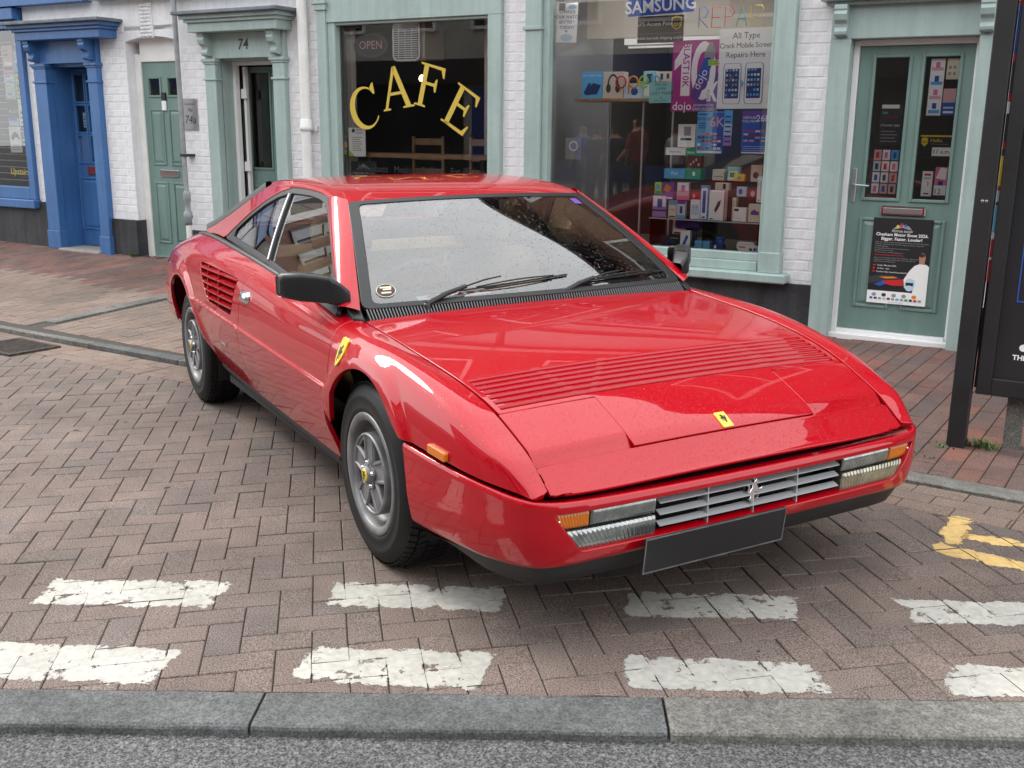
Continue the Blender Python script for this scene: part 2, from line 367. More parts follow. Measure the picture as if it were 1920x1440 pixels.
# bay bed
bay = MB(); c0 = KA+KD*-14; c1 = KA+KD*9
bay.add([(p.x, p.y, -.0075) for p in (c0, c1, Vector((8, 4.75)), Vector((.78, 1.62)), Vector((.2, 1.375)), Vector((-3.7, -.735)), Vector((-5.546, -1.6)), Vector((-14, -5.55)))], [tuple(range(8))]); bay_o = tag(bay.build('parking_bay', 'joint_sand'), kind='structure')
def clip(poly, a, n):     # keep the side where (p-a).n <= 0
    out = []
    for i in range(len(poly)):
        p, q = poly[i], poly[(i+1) % len(poly)]; dp = (p-a).dot(n); dq = (q-a).dot(n)
        if dp <= 0: out.append(p)
        if dp*dq < 0: out.append(p+(q-p)*(dp/(dp-dq)))
    return out
def area(P): return abs(sum(P[i].x*P[(i+1) % len(P)].y-P[(i+1) % len(P)].x*P[i].y for i in range(len(P)))/2) if len(P) > 2 else 0
def paver_mesh(l, w, h, bv, name='paver'):
    # a block with a chamfered top edge, 20-odd triangles
    vs = []
    for z, i in ((-h, 0), (-bv, 0), (0, bv)): vs += [(-l/2+i, -w/2+i, z), (l/2-i, -w/2+i, z), (l/2-i, w/2-i, z), (-l/2+i, w/2-i, z)]
    me = bpy.data.meshes.new(name); me.from_pydata(vs, [], [(k*4+i, k*4+(i+1) % 4, k*4+4+(i+1) % 4, k*4+4+i) for k in (0, 1) for i in range(4)]+[(8, 9, 10, 11)]); me.update(); return me
PLANES = []
CARBOX = [(-3.5, -.80), (.9, -.75), (.9, .75), (-3.5, .80)]
rng = random.Random(3)
def lay(blocks, parent, single_mat, joined_mat, name, bv=.0026, h=.05, zf=lambda x, y: 0., limit=300):
    """blocks: (centre, angle, length, width, clip polygon or None). The 300 that show largest are objects, the rest one mesh"""
    C3 = np.array([(c.x, c.y, zf(c.x, c.y)) for c, *_ in blocks]); px, dep = project(C3)
    sc = []
    for i, (c, a, l, w, pl) in enumerate(blocks):
        ok = dep[i] > .3 and -60 < px[i][0] < 1980 and -20 < px[i][1] < 1500
        under = inside(np.array([[c.x, c.y]]), CARBOX)[0] or (c.x < -1 and c.y > .2 and 420 < px[i][0] < 1500)
        sc.append((0 if (not ok or under) else 1/dep[i]**3*max(.05, (CAMP[2]-C3[i][2])))*area(pl if pl else [Vector((0, 0)), Vector((l, 0)), Vector((l, w)), Vector((0, w))]))
    order = sorted(range(len(blocks)), key=lambda i: -sc[i]); singles = [i for i in order[:limit] if sc[i] > 0]; sset = set(singles); share = {}
    mb = MB()
    for i, (c, a, l, w, pl) in enumerate(blocks):
        z = zf(c.x, c.y)+rng.uniform(-.0014, .0014); e = .02
        tx = (zf(c.x+e, c.y)-zf(c.x-e, c.y))/(2*e)+rng.gauss(0, .007); ty = (zf(c.x, c.y+e)-zf(c.x, c.y-e))/(2*e)+rng.gauss(0, .007)
        ca, sa = math.cos(a), math.sin(a); PLANES.append((c, z, tx, ty, pl or [c+Vector((dx*ca-dy*sa, dx*sa+dy*ca)) for dx, dy in ((-l/2, -w/2), (l/2, -w/2), (l/2, w/2), (-l/2, w/2))]))
        if pl is None:
            key = (round(l, 3), round(w, 3))
            if key not in share: share[key] = paver_mesh(l, w, h, bv, name); share[key].materials.append(MATS[single_mat])
            me = share[key]
            if i in sset:
                o = bpy.data.objects.new(name, me); COL.objects.link(o); o.parent = parent; o.location = (c.x, c.y, z)
                o.rotation_euler = Matrix(((math.cos(a), -math.sin(a), 0), (math.sin(a), math.cos(a), 0), (0, 0, 1))).to_euler()
                nx = Vector((-tx, -ty, 1)).normalized(); q = Vector((0, 0, 1)).rotation_difference(nx); o.rotation_euler = (q.to_matrix() @ Matrix.Rotation(a, 3, 'Z')).to_euler()
            else:
                ca, sa = math.cos(a), math.sin(a)
                vv = [(c.x+v.co.x*ca-v.co.y*sa, c.y+v.co.x*sa+v.co.y*ca, v.co.z+z) for v in me.vertices]; vv = [(x, y, zz+(x-c.x)*tx+(y-c.y)*ty) for x, y, zz in vv]; mb.add(vv, [tuple(p.vertices) for p in me.polygons])
        else:
            n = len(pl); cc = Vector((sum(p.x for p in pl)/n, sum(p.y for p in pl)/n)); ins = [cc+(p-cc)*.94 for p in pl]
            vs = [(p.x, p.y, z-h) for p in pl]+[(p.x, p.y, z-bv) for p in pl]+[(p.x, p.y, z) for p in ins]
            vs = [(x, y, zz+(x-c.x)*tx+(y-c.y)*ty) for x, y, zz in vs]
            fs = [(k*n+j, k*n+(j+1) % n, (k+1)*n+(j+1) % n, (k+1)*n+j) for k in (0, 1) for j in range(n)]+[tuple(range(2*n, 3*n))]
            if i in sset:
                m1 = MB(); m1.add([(x-cc.x, y-cc.y, zz-z) for x, y, zz in vs], fs); o = m1.build(name, single_mat, parent); o.location = (cc.x, cc.y, z)
            else: mb.add(vs, fs)
    if mb.v: tag(mb.build(name+'_rest', joined_mat, parent, recalc=False), kind='stuff')
# herringbone blocks of the bay
A0 = R(71.0); ea = Vector((math.cos(A0), math.sin(A0))); eb = Vector((-math.sin(A0), math.cos(A0))); U = .1028; gap = .0034
blocks = []; og = Vector((.361, -1.290)); BW = 3*U+.004        # border of three stretcher rows along the back kerb
def in_bay(c): return (c-KA).dot(KN) < .12 and bk_dist(c.x, c.y) < -BW+.12 and -9 < (c-KA).dot(KD) < 5.2 and c.x > -7.5
def near(c):
    pr_, dp = project([(c.x, c.y, 0)]); return dp[0] > .2 and -500 < pr_[0][0] < 2500 and pr_[0][1] > 380
def add_block(c, ang, l, w, region):
    ca, sa = math.cos(ang), math.sin(ang); P = [c+Vector((dx*ca-dy*sa, dx*sa+dy*ca)) for dx, dy in ((-l/2, -w/2), (l/2, -w/2), (l/2, w/2), (-l/2, w/2))]
    Q = P
    for a, n in region: Q = clip(Q, a, n)
    if area(Q) < .0006: return
    blocks.append((c, ang, l, w, None if abs(area(Q)-area(P)) < 1e-6 else Q))
def bk_half(c, off):      # half planes of the back kerb segment nearest to c
    out = []
    best = None
    for a, b in zip(BK, BK[1:]):
        d = (b-a); t = max(0, min(1, (c-a).dot(d)/d.length_squared)); l = (c-(a+d*t)).length
        if best is None or l < best[0]: best = (l, a, d.normalized())
    _, a, d = best; n = Vector((-d.y, d.x)); return (a+n*off, n)
for i in range(-70, 70):
    for j in range(-70, 70):
        # 90 degree herringbone: unit cell of side 4 in steps of (1,1)
        k = (i-j) % 4
        if k == 0:   # block lying along ea, occupying (i,j),(i+1,j)
            c = og+ea*((i+1)*U)+eb*((j+.5)*U); ang = A0
        elif k == 3:   # block standing along eb: cells (i,j),(i,j+1)
            c = og+ea*((i+.5)*U)+eb*((j+1)*U-2*U*0); ang = A0+PI/2
        else: continue
        if not in_bay(c) or not near(c): continue
        add_block(c, ang, 2*U-gap, U-gap, [(KA-KN*.003, KN), bk_half(c, -BW-.003)])
lay(blocks, bay_o, 'paver', 'paver_joined', 'paver')
# three stretcher rows along the back kerb
blocks = []
for a, b in zip(BK[:-1], BK[1:]):
    d = (b-a).normalized(); n = Vector((-d.y, d.x)); L_ = (b-a).length
    for r_ in range(3):
        k = 0; s = -(.5 if r_ % 2 else 0)*2*U
        while s < L_:
            c = a+d*(s+U)-n*((r_+.5)*U+.002)
            if near(c) and -7 < c.x < 3.2: add_block(c, math.atan2(d.y, d.x), 2*U-gap, U-gap, [(a, -d), (b, d)])
            s += 2*U
lay(blocks, bay_o, 'beige_paver', 'beige_paver_joined', 'border_paver')
# front kerb stones, uneven lengths, flush with the blocks and stepping down to the road
fk = empty('front_kerb', kind='structure'); s = -7.08
def kerb_stone(par, A, d, n, s0, s1, w, z1, z0, m, ragged=.004, bev=.012):
    mb = MB(); N_ = max(3, int((s1-s0)/.06)); rows = []
    for i in range(N_+1):
        t = s0+(s1-s0)*i/N_; e = rng.uniform(0, ragged); ew = w-rng.uniform(0, ragged*1.6)
        P = [(0+e, z0), (0+e, z1-.003), (.006+e, z1), (ew-bev, z1-.001), (ew-bev*.3, z1-bev*.35-rng.uniform(0, .003)), (ew, z1-bev), (ew, z0)]
        rows.append([(A.x+d.x*t+n.x*o, A.y+d.y*t+n.y*o, z) for o, z in P])
    q = 7; mb.add([p for r_ in rows for p in r_], [(q*i+j, q*i+q+j, q*i+q+1+j, q*i+1+j) for i in range(N_) for j in range(q-1)]+[tuple(range(q)), tuple(q*N_+j for j in range(q-1, -1, -1))])
    return mb.build('kerb_stone', m, par)
lens_ = [1.02, .98, .96, 1.05, .92, .98]; k = 0
cuts = [-7.6, -6.5, -5.5, -4.45, -3.4, -2.4, -1.35, -.32, .725, 1.775, 2.75, 3.7, 4.7, 5.6, 6.6]
for k, (a, b) in enumerate(zip(cuts, cuts[1:])): kerb_stone(fk, KA, KD, KN, a+.004, b-.004, .172, .004, -.12, 'kerb_pale' if k in (9, 3, 10) else 'kerb_dark')
# back kerb
bkp = empty('back_kerb', kind='structure')
for a, b in zip(BK, BK[1:]):
    d = (b-a).normalized(); n = Vector((-d.y, d.x)); L_ = (b-a).length; m_ = max(1, round(L_/.95))
    for i in range(m_):
        c = a+d*(L_*(i+.5)/m_)
        if -7.5 < c.x < 4.2:
            up = .034 if c.x < -2 else .014
            kerb_stone(bkp, a, d, n, L_*i/m_+.004, L_*(i+1)/m_-.004, .135, up, -.1, 'kerb_dark' if (i % 3) else 'kerb_pale', .005, .006)
# pavement bed and its brick courses, running away from the kerb
pv = MB(); xs = np.linspace(-13, 6, 39); rows = []
for x in xs:
    # march from the kerb line to the facade along the facade normal
    a = None
    for p, q in zip(BK, BK[1:]):
        if p.x <= x <= q.x: a = p+(q-p)*((x-p.x)/(q.x-p.x))
    s = (a-Vector((FO.x, FO.y))).dot(FXY); f = Vector((FO.x, FO.y))+FXY*s-FNXY*.5; row = []
    for t in np.linspace(.02, 1, 9): p = a.lerp(f, t); row.append((p.x, p.y, pav_z(p.x, p.y)-.0065))
    rows.append(row)
pv.add([p for r_ in rows for p in r_], [(9*i+j, 9*i+9+j, 9*i+10+j, 9*i+1+j) for i in range(len(xs)-1) for j in range(8)]); pv_o = tag(pv.build('pavement', 'joint_sand'), kind='structure')
A1 = R(118.0); ec = Vector((math.cos(A1), math.sin(A1))); ed = Vector((ec.y, -ec.x))
for zone in (0, 1):
    blocks = []
    for i in range(-135, 70):
        for j in range(-30, 60):
            c = Vector((.201, 1.93))+ed*(i*U)+ec*((j+(.5 if i % 2 else 0))*2*U)
            df = (c-Vector((FO.x, FO.y))).dot(FNXY); dk = bk_dist(c.x, c.y)
            if df < -.05 or dk < .05 or not (-11.5 < c.x < 3) or not near(c): continue
            if ((c-Vector((-5.6, -1.35))).dot(ed)*1. < .10 and (c-Vector((-5.6, -1.35))).dot(ed) > -.08) and df > .9: continue      # stone strip
            beige = c.x < -3 and df > 1.15+.12*math.sin(c.x*1.7)
            if beige != bool(zone): continue
            add_block(c, A1, 2*U-gap*1.2, U-gap*1.2, [])
    # keep whole those the kerb does not touch: flip the kerb half plane
    bl2 = []
    for (c, a, l, w, pl) in blocks:
        ca, sa = math.cos(a), math.sin(a); P = [c+Vector((dx*ca-dy*sa, dx*sa+dy*ca)) for dx, dy in ((-l/2, -w/2), (l/2, -w/2), (l/2, w/2), (-l/2, w/2))]
        aa, nn = bk_half(c, .139); Q = clip(P, aa, -nn)
        if area(Q) < .0006: continue
        bl2.append((c, a, l, w, None if abs(area(Q)-area(P)) < 1e-6 else Q))
    lay(bl2, pv_o, 'beige_paver' if zone else 'pavement_brick', 'beige_paver_joined' if zone else 'pavement_brick_joined', 'beige_block' if zone else 'pavement_brick', zf=pav_z, limit=300)
# stone strip that crosses the pavement
a = Vector((-5.62, -1.32)); ss = empty('stone_strip', kind='structure'); z_ = lambda t: pav_z((a+ec*t).x, (a+ec*t).y)
for i in range(3):
    mb = MB(); t0, t1 = i*.62+.01, i*.62+.61
    P = [(a+ec*t+ed*o) for t, o in ((t0, -.075), (t1, -.075), (t1, .075), (t0, .075))]; mb.add([(p.x, p.y, pav_z(p.x, p.y)+.008) for p in P]+[(p.x, p.y, pav_z(p.x, p.y)-.06) for p in P], [(0, 1, 2, 3), (0, 4, 5, 1), (1, 5, 6, 2), (2, 6, 7, 3), (3, 7, 4, 0)]); bevel_obj(mb.build('strip_stone', 'kerb_pale', ss), .008)
# painted marks: the paint lies on each block it crosses and is broken along the joints
def mark(name, P, m, label, cat, group=None, grow_=.012):
    P = [Vector(p) for p in P]; c = sum(P, Vector((0, 0)))/len(P); pts = []
    for p, q in zip(P, P[1:]+P[:1]):
        n_ = max(2, int((q-p).length/.03)); t_ = (q-p).normalized(); nn = Vector((t_.y, -t_.x)); nn = nn if nn.dot((p+q)/2-c) > 0 else -nn
        for k in range(n_): pts.append(p.lerp(q, k/n_)+nn*(grow_+rng.uniform(-.004, .004)))
    poly = [tuple(p) for p in pts]; V = []; F = []; rim = []
    for (bc, z, tx, ty, bp) in PLANES:
        if (bc-c).length > 1.6: continue
        Q = list(pts); cc = sum(bp, Vector((0, 0)))/len(bp); k_ = rng.choice((.0, .0, .0, .0006))
        sg = 1 if sum(bp[i].x*bp[(i+1) % len(bp)].y-bp[(i+1) % len(bp)].x*bp[i].y for i in range(len(bp))) > 0 else -1
        for i in range(len(bp)):
            a_, b_ = bp[i], bp[(i+1) % len(bp)]; d_ = (b_-a_).normalized()*sg; nn = Vector((d_.y, -d_.x)); Q = clip(Q, a_+nn*(.0017-k_), nn)
            if len(Q) < 3: break
        if area(Q) < .0004: continue
        q_ = [tuple(p) for p in Q]; lo = np.array(q_).min(0); hi = np.array(q_).max(0); ga, gb = np.meshgrid(np.arange(lo[0]+.008, hi[0], .016), np.arange(lo[1]+.008, hi[1], .016)); gg = np.column_stack([ga.ravel(), gb.ravel()]); gg = gg[inside(gg, q_)]
        r = delaunay_2d_cdt([Vector(p) for p in q_]+[Vector(p) for p in gg], [(i, (i+1) % len(q_)) for i in range(len(q_))], [], 0, 1e-6)
        cen = np.array([[sum(r[0][k].x for k in t)/3, sum(r[0][k].y for k in t)/3] for t in r[2]]); ok = inside(cen, q_); n0 = len(V)
        vv = np.array([[v.x, v.y] for v in r[0]]); d1 = edge_dist(vv, poly, np.array([1., 1.])); d2 = edge_dist(vv, q_, np.array([1., 1.])); rim += list(np.clip(np.maximum(1-d1/.030, .22*(1-d2/.010)), 0, 1))
        V += [(v.x, v.y, z+(v.x-bc.x)*tx+(v.y-bc.y)*ty+.0009) for v in r[0]]; F += [tuple(i+n0 for i in t) for t, o_ in zip(r[2], ok) if o_]
    me = bpy.data.meshes.new(name); me.from_pydata(V, [], F); at = me.attributes.new('rim', 'FLOAT', 'POINT'); at.data.foreach_set('value', np.array(rim, np.float32)); me.update()
    return tag(link(name, me, m), label, cat, group)
for P, lb in [
 ([(-.413, -1.828), (-.082, -1.302), (.09, -1.422), (-.232, -1.909)], 'worn white dash far left of the line nearest the car'),
 ([(.081, -1.021), (.428, -.526), (.565, -.65), (.255, -1.10)], 'worn white dash in front of the near front wheel of the red car'),
 ([(.629, -.221), (.944, .242), (1.073, .117), (.789, -.33)], 'worn white dash straight below the number plate, nearer the car'),
 ([(1.101, .473), (1.44, .97), (1.56, .86), (1.267, .403)], 'worn white dash at the right edge in the row nearest the car'),
 ([(-.15, -2.22), (.322, -1.546), (.487, -1.681), (-.02, -2.42)], 'white dash cut by the left edge in the row beside the kerb'),
 ([(.493, -1.219), (.787, -.774), (.962, -.913), (.635, -1.357)], 'white dash beside the kerb, second from the left'),
 ([(.984, -.471), (1.294, -.039), (1.443, -.121), (1.14, -.581)], 'flaking white dash beside the kerb below the number plate'),
 ([(1.475, .275), (1.80, .74), (1.93, .63), (1.586, .126)], 'white dash beside the kerb at the lower right corner')]:
    mark('road_dash', P, 'white_road_paint', lb, 'road marking', 'white dashes painted along the kerb')

ym = empty('yellow_line_end', 'yellow line end with a cross bar painted at the right edge beside the grey kerb', 'road marking', Matrix.Translation((.9, 1.1, 0)))
for nm, P, zz in (('cross_bar', [(.693, 1.267), (.775, 1.316), (.841, 1.202), (.935, 1.021), (.892, 1.004), (.804, 1.066)], .0042), ('line', [(.846, 1.161), (.922, 1.218), (1.015, 1.261), (2.2, 1.80), (2.24, 1.73), (1.062, 1.195), (1.005, 1.153), (.879, 1.099)], .0052), ('line', [(.866, .938), (.861, 1.009), (.946, 1.019), (1.128, 1.102), (2.3, 1.62), (2.34, 1.54), (1.183, 1.023), (1.062, .958), (.939, .907)], .0062)):
    o = mark(nm, P, 'yellow_road_paint', None, None, grow_=.006); o.parent = ym; o.matrix_parent_inverse = ym.matrix_world.inverted()
# drain at the foot of the left kerb
dr = empty('drain_grate', 'rusty iron drain grate beside the kerb at the left edge', 'drain', Matrix.Translation((-4.92, -1.62, .004)) @ Matrix.Rotation(R(24), 4, 'Z'))
mat('rusty_iron', (.07, .058, .05), .8, .4, noise=[(30, .5, 1.5, 4)]); mat('drain_dark', (.004, .004, .004), .9)
mb = MB(); mb.box(-.26, .26, -.17, .17, -.003, .0); mb.build('pit', 'drain_dark', dr)
mb = MB()
for x0, x1, y0, y1 in ((-.28, .28, -.19, -.16), (-.28, .28, .16, .19), (-.28, -.25, -.16, .16), (.25, .28, -.16, .16)): mb.box(x0, x1, y0, y1, -.01, .012)
mb.build('frame', 'rusty_iron', dr)
for i in range(13): mb = MB(); x = -.225+.0375*i; mb.box(x-.009, x+.009, -.158, .158, .001, .010); mb.build('bar', 'rusty_iron', dr)

# old gum and oil spots on the blocks
mat('gum_dark', (.018, .017, .016), .7); sp = MB()
for k in range(46):
    bc, z, tx, ty, bp = rng.choice(PLANES[:1200]); r_ = rng.choice((.006, .008, .011, .016)); ox, oy = rng.uniform(-.05, .05), rng.uniform(-.03, .03)
    pts = [(bc.x+ox+r_*rng.uniform(.7, 1.1)*math.cos(t), bc.y+oy+r_*rng.uniform(.7, 1.1)*math.sin(t)) for t in np.linspace(0, 2*PI, 11)[:-1]]; sp.add([(x, y, z+(x-bc.x)*tx+(y-bc.y)*ty+.0007) for x, y in pts], [tuple(range(10))])
tag(sp.build('gum_spots', 'gum_dark', recalc=False), 'small dark trodden gum spots on the block paving', 'gum', kind='stuff')
# ================================================================= shop fronts
mat('chrome', (.82, .83, .85), .08, 1.0); mat('satin_metal', (.45, .46, .47), .35, .9)
mat('white_wall', (.81, .81, .825), .8, streak=(.88, 1.0), noise=[(3, .90, 1.03, 4), (25, .95, 1.03, 3)], bump=[(60, .35, .004), (220, .2, .002)])
mat('plinth_black', (.026, .027, .030), .6, streak=(.7, 1.3), noise=[(4, .7, 1.5, 4), (30, .85, 1.25, 3)], bump=[(80, .3, .004)])
MINT = mat('mint_paint', (.355, .455, .43), .42, streak=(.86, 1.02), noise=[(2.5, .92, 1.05, 4), (18, .96, 1.03, 3)], bump=[(35, .10, .003)])
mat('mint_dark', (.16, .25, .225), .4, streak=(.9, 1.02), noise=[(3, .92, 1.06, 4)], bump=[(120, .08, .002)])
mat('blue_paint', (.05, .15, .365), .42, streak=(.85, 1.04), noise=[(2.5, .88, 1.06, 4), (22, .95, 1.04, 3)], bump=[(35, .10, .003)])
mat('lead', (.16, .175, .20), .6, .1, noise=[(8, .7, 1.3, 4)])
mat('upvc', (.78, .78, .77), .35); mat('white_gloss', (.76, .76, .74), .35, noise=[(6, .9, 1.04, 3)])
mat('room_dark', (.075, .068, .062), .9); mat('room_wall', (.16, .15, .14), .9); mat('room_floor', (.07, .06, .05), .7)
mat('wood_pale', (.36, .22, .115), .5, noise=[(12, .8, 1.15, 4)]); mat('grey_pipe', (.26, .275, .29), .45, noise=[(12, .8, 1.2, 4)])
mat('stone_step', (.30, .28, .25), .85, noise=[(10, .8, 1.15, 4)]); mat('brass_gold', (.56, .41, .06), .45); mat('black_matt', (.012, .012, .012), .55)
mat('dark_brick', (.16, .075, .055), .85, noise=[(3, .8, 1.2, 4)]); mat('mortar', (.22, .20, .18), .9); mat('slate', (.06, .062, .07), .6, noise=[(4, .8, 1.2, 4)])
mat('beige_panel', (.50, .46, .40), .7); mat('steel_plate', (.40, .40, .41), .38, .8); mat('acrylic', (.5, .55, .56), .1)
glass('shop_glass', (.985, .99, .985), 1.0, ior=1.55)
def pm(name, col, rough=.55): return mat('print_'+name, col, rough)
for n_, c_ in dict(white=(.86, .86, .85), black=(.012, .012, .014), red=(.55, .02, .025), blue=(.02, .09, .42), sky=(.10, .42, .75), navy=(.015, .035, .16), teal=(.30, .62, .60), green=(.03, .33, .16), yellow=(.80, .60, .03), orange=(.75, .24, .02), pink=(.70, .16, .36), magenta=(.42, .02, .24), purple=(.13, .05, .30), lilac=(.34, .22, .55), grey=(.30, .30, .31), dark=(.04, .04, .045), cream=(.72, .66, .52), brown=(.045, .02, .012), beige=(.62, .55, .45), lime=(.45, .68, .06), skin=(.42, .22, .14), paleblue=(.50, .66, .78), maroon=(.16, .025, .03), rose=(.66, .40, .42)).items(): pm(n_, c_)
FI = FM.copy()
def fthing(name, label, cat, x, y, z, group=None):
    return empty(name, label, cat, FM @ Matrix.Translation((x, y, z)), group)
class FB(MB):      # builder in facade coordinates, written relative to a thing's base
    def __init__(s, org=(0, 0, 0)): super().__init__(); s.o = org
    def mesh(s, name):
        ox, oy, oz = s.o; s.v = [(x-ox, y-oy, z-oz) for x, y, z in s.v]; return super().mesh(name)
def ftext(body, size, x, y, z, m, par, org, rot=0., **kw):
    me = text_mesh(body, size, **kw); o = link('lettering', me, m, par)
    o.matrix_local = Matrix.Translation((x-org[0], y-org[1], z-org[2])) @ Matrix.Rotation(rot, 4, 'Y') @ Matrix.Rotation(PI/2, 4, 'X'); return o
B1o = (-9.5, 0, .1); B2o = (-5.2, 0, .05); B3o = (-.9, 0, 0)
BLUE = fthing('blue_shop', 'white brick shop with blue window, door surround and canopy at the far left', 'shop', *B1o)
CAFE = fthing('cafe_building', 'white brick cafe with mint green window frame and gold arched lettering', 'shop', *B2o)
PHONE = fthing('phone_shop', 'white brick phone repair shop with mint frame and crowded window display', 'shop', *B3o)
def box(par, org, name, m, *bx_, bev=0):
    b = FB(org)
    for q in bx_: b.box(*q, bev=bev)
    return b.build(name, m, par)
# ---- walls: slabs between the openings. y = 0 is the wall face, street side is -y
TOP = 2.72
def wall(par, org, name, m, rects, y0=0., y1=.24):
    b = FB(org)
    for x0, x1, z0, z1 in rects: b.box(x0, x1, y0, y1, z0, z1)
    return b.build(name, m, par)
w1 = wall(BLUE, B1o, 'wall', 'white_wall', [(-8.89, -8.66, .58, TOP), (-8.66, -7.70, 2.25, TOP), (-13.5, -11.5, -.1, TOP), (-11.5, -8.93, 2.655, TOP)])
w2 = wall(CAFE, B2o, 'wall', 'white_wall', [(-7.70, -7.30, .455, TOP), (-7.30, -6.56, 2.36, TOP), (-6.56, -6.12, .40, TOP), (-6.12, -5.13, 2.3, TOP), (-5.13, -4.72, .40, TOP), (-4.72, -2.82, 2.50, TOP), (-2.82, -2.70, .40, TOP)])
w3 = wall(PHONE, B3o, 'wall', 'white_wall', [(-2.70, -2.58, .40, TOP), (-2.58, -.43, 2.55, TOP), (-.43, -.185, .357, TOP), (-.185, .86, 2.28, TOP), (.86, 3.2, .3, TOP)])
# painted bricks, proud of the wall
bme = {}
def brick_mesh():
    l, h, d, c = .2145, .0655, .012, .004
    vs = [(-l/2, 0, -h/2), (l/2, 0, -h/2), (l/2, 0, h/2), (-l/2, 0, h/2), (-l/2, -d+c, -h/2), (l/2, -d+c, -h/2), (l/2, -d+c, h/2), (-l/2, -d+c, h/2), (-l/2+c, -d, -h/2+c), (l/2-c, -d, -h/2+c), (l/2-c, -d, h/2-c), (-l/2+c, -d, h/2-c)]
    fs = [(k+i, k+(i+1) % 4, k+4+(i+1) % 4, k+4+i) for k in (0, 4) for i in range(4)]+[(8, 9, 10, 11)]
    out = []
    for v_ in range(4):
        me = bpy.data.meshes.new('brick'); r_ = random.Random(v_); me.from_pydata([(x+r_.uniform(-.002, .002), y+r_.uniform(-.0012, .0012) if y < 0 else y, z+r_.uniform(-.002, .002)) for x, y, z in vs], [], fs); me.update(); me.materials.append(MATS['white_wall']); out.append(me)
    return out
BR = brick_mesh()
def bricks(par, org, rects, course=.0755, unit=.2245, depth=.006):
    for x0, x1, z0, z1 in rects:
        z = math.ceil(z0/course)*course+course/2
        while z+course/2 <= z1+.01:
            k = round(z/course-.5); x = math.floor(x0/unit)*unit-(unit/2 if k % 2 else 0)
            while x < x1:
                a, b_ = max(x, x0), min(x+unit, x1)
                if b_-a > .035:
                    o = bpy.data.objects.new('brick', BR[rng.randrange(4)]); COL.objects.link(o); o.parent = par
                    o.location = ((a+b_)/2-org[0], .0100+rng.uniform(-.0012, .0012)-org[1], z-org[2]); o.scale = ((b_-a-.008)/.2145, 1, 1); o.rotation_euler = (rng.gauss(0, .006), 0, rng.gauss(0, .004))
                x += unit
            z += course
bricks(w1, B1o, [(-8.88, -8.70, .60, 2.24), (-8.90, -7.72, 2.48, 2.60)])
bricks(w2, B2o, [(-7.68, -7.31, .47, 2.60), (-6.53, -6.14, .43, 2.24), (-5.12, -4.74, .75, 2.60), (-2.81, -2.705, .9, 2.60)])
bricks(w3, B3o, [(-2.695, -2.59, .9, 2.6), (-.425, -.19, .37, 2.6)])
# plinths
wall(BLUE, B1o, 'plinth', 'plinth_black', [(-11.5, -8.70, -.05, .578)], -.03, .2); wall(CAFE, B2o, 'plinth', 'plinth_black', [(-7.685, -7.30, -.05, .453)], -.03, .24)
wall(CAFE, B2o, 'plinth', 'plinth_black', [(-6.56, -6.14, -.05, .40), (-5.12, -2.705, -.05, .40)], -.03, .2); wall(PHONE, B3o, 'plinth', 'plinth_black', [(-2.695, -.187, -.08, .355)], -.03, .2)
# ---- upper storeys (out of frame, mirrored in the paint and the windscreen)
for par, org, x0, x1, nm in ((BLUE, B1o, -13.5, -7.70, 'blue'), (CAFE, B2o, -7.70, -2.70, 'white'), (PHONE, B3o, -2.70, 4.0, 'white')):
    m_ = 'white_wall' if par is BLUE else 'dark_brick'
    b = FB(org); b.box(x0, x1, .0, .24, 3.25, 5.6); up = b.build('upper_wall', m_, par)
    box(par, org, 'fascia_board', 'blue_paint' if par is BLUE else 'mint_paint', (x0+.05, x1-.05, -.12, .1, 2.66, 3.15)); box(par, org, 'fascia_cornice', 'blue_paint' if par is BLUE else 'mint_paint', (x0+.02, x1-.02, -.22, .1, 3.15, 3.25))
    b = FB(org); b.add([(x0, -.35, 5.55), (x1, -.35, 5.55), (x1, 3.5, 8.0), (x0, 3.5, 8.0), (x0, 7, 5.5), (x1, 7, 5.5), (x0, -.35, 5.62), (x1, -.35, 5.62), (x1, 3.5, 8.1), (x0, 3.5, 8.1)], [(0, 1, 7, 6), (6, 7, 8, 9), (9, 8, 5, 4), (0, 3, 2, 1)]); b.build('roof', 'slate', par)
    n_ = 3
    for k in range(n_):
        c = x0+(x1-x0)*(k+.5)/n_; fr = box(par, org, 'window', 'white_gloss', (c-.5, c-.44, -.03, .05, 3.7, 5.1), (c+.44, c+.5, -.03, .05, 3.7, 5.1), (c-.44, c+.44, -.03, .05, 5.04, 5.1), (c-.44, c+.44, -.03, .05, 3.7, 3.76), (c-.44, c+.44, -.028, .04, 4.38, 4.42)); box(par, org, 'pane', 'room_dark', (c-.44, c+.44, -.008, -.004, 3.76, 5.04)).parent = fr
        fr.children[0].matrix_parent_inverse = Matrix.Identity(4)
    b = FB(org); b.box(x0, x1, .24, 6.5, 2.56, 2.62); b.build('ceiling', 'room_wall', par)
    b = FB(org); b.box(x0+.02, x1-.02, 3.2, 3.3, -.1, 2.56); b.box(x0, x0+.02, .2, 3.2, -.1, 2.56); b.box(x0+.02, x1-.02, .3, 3.2, -.1, -.02); b.build('room', 'room_dark', par)
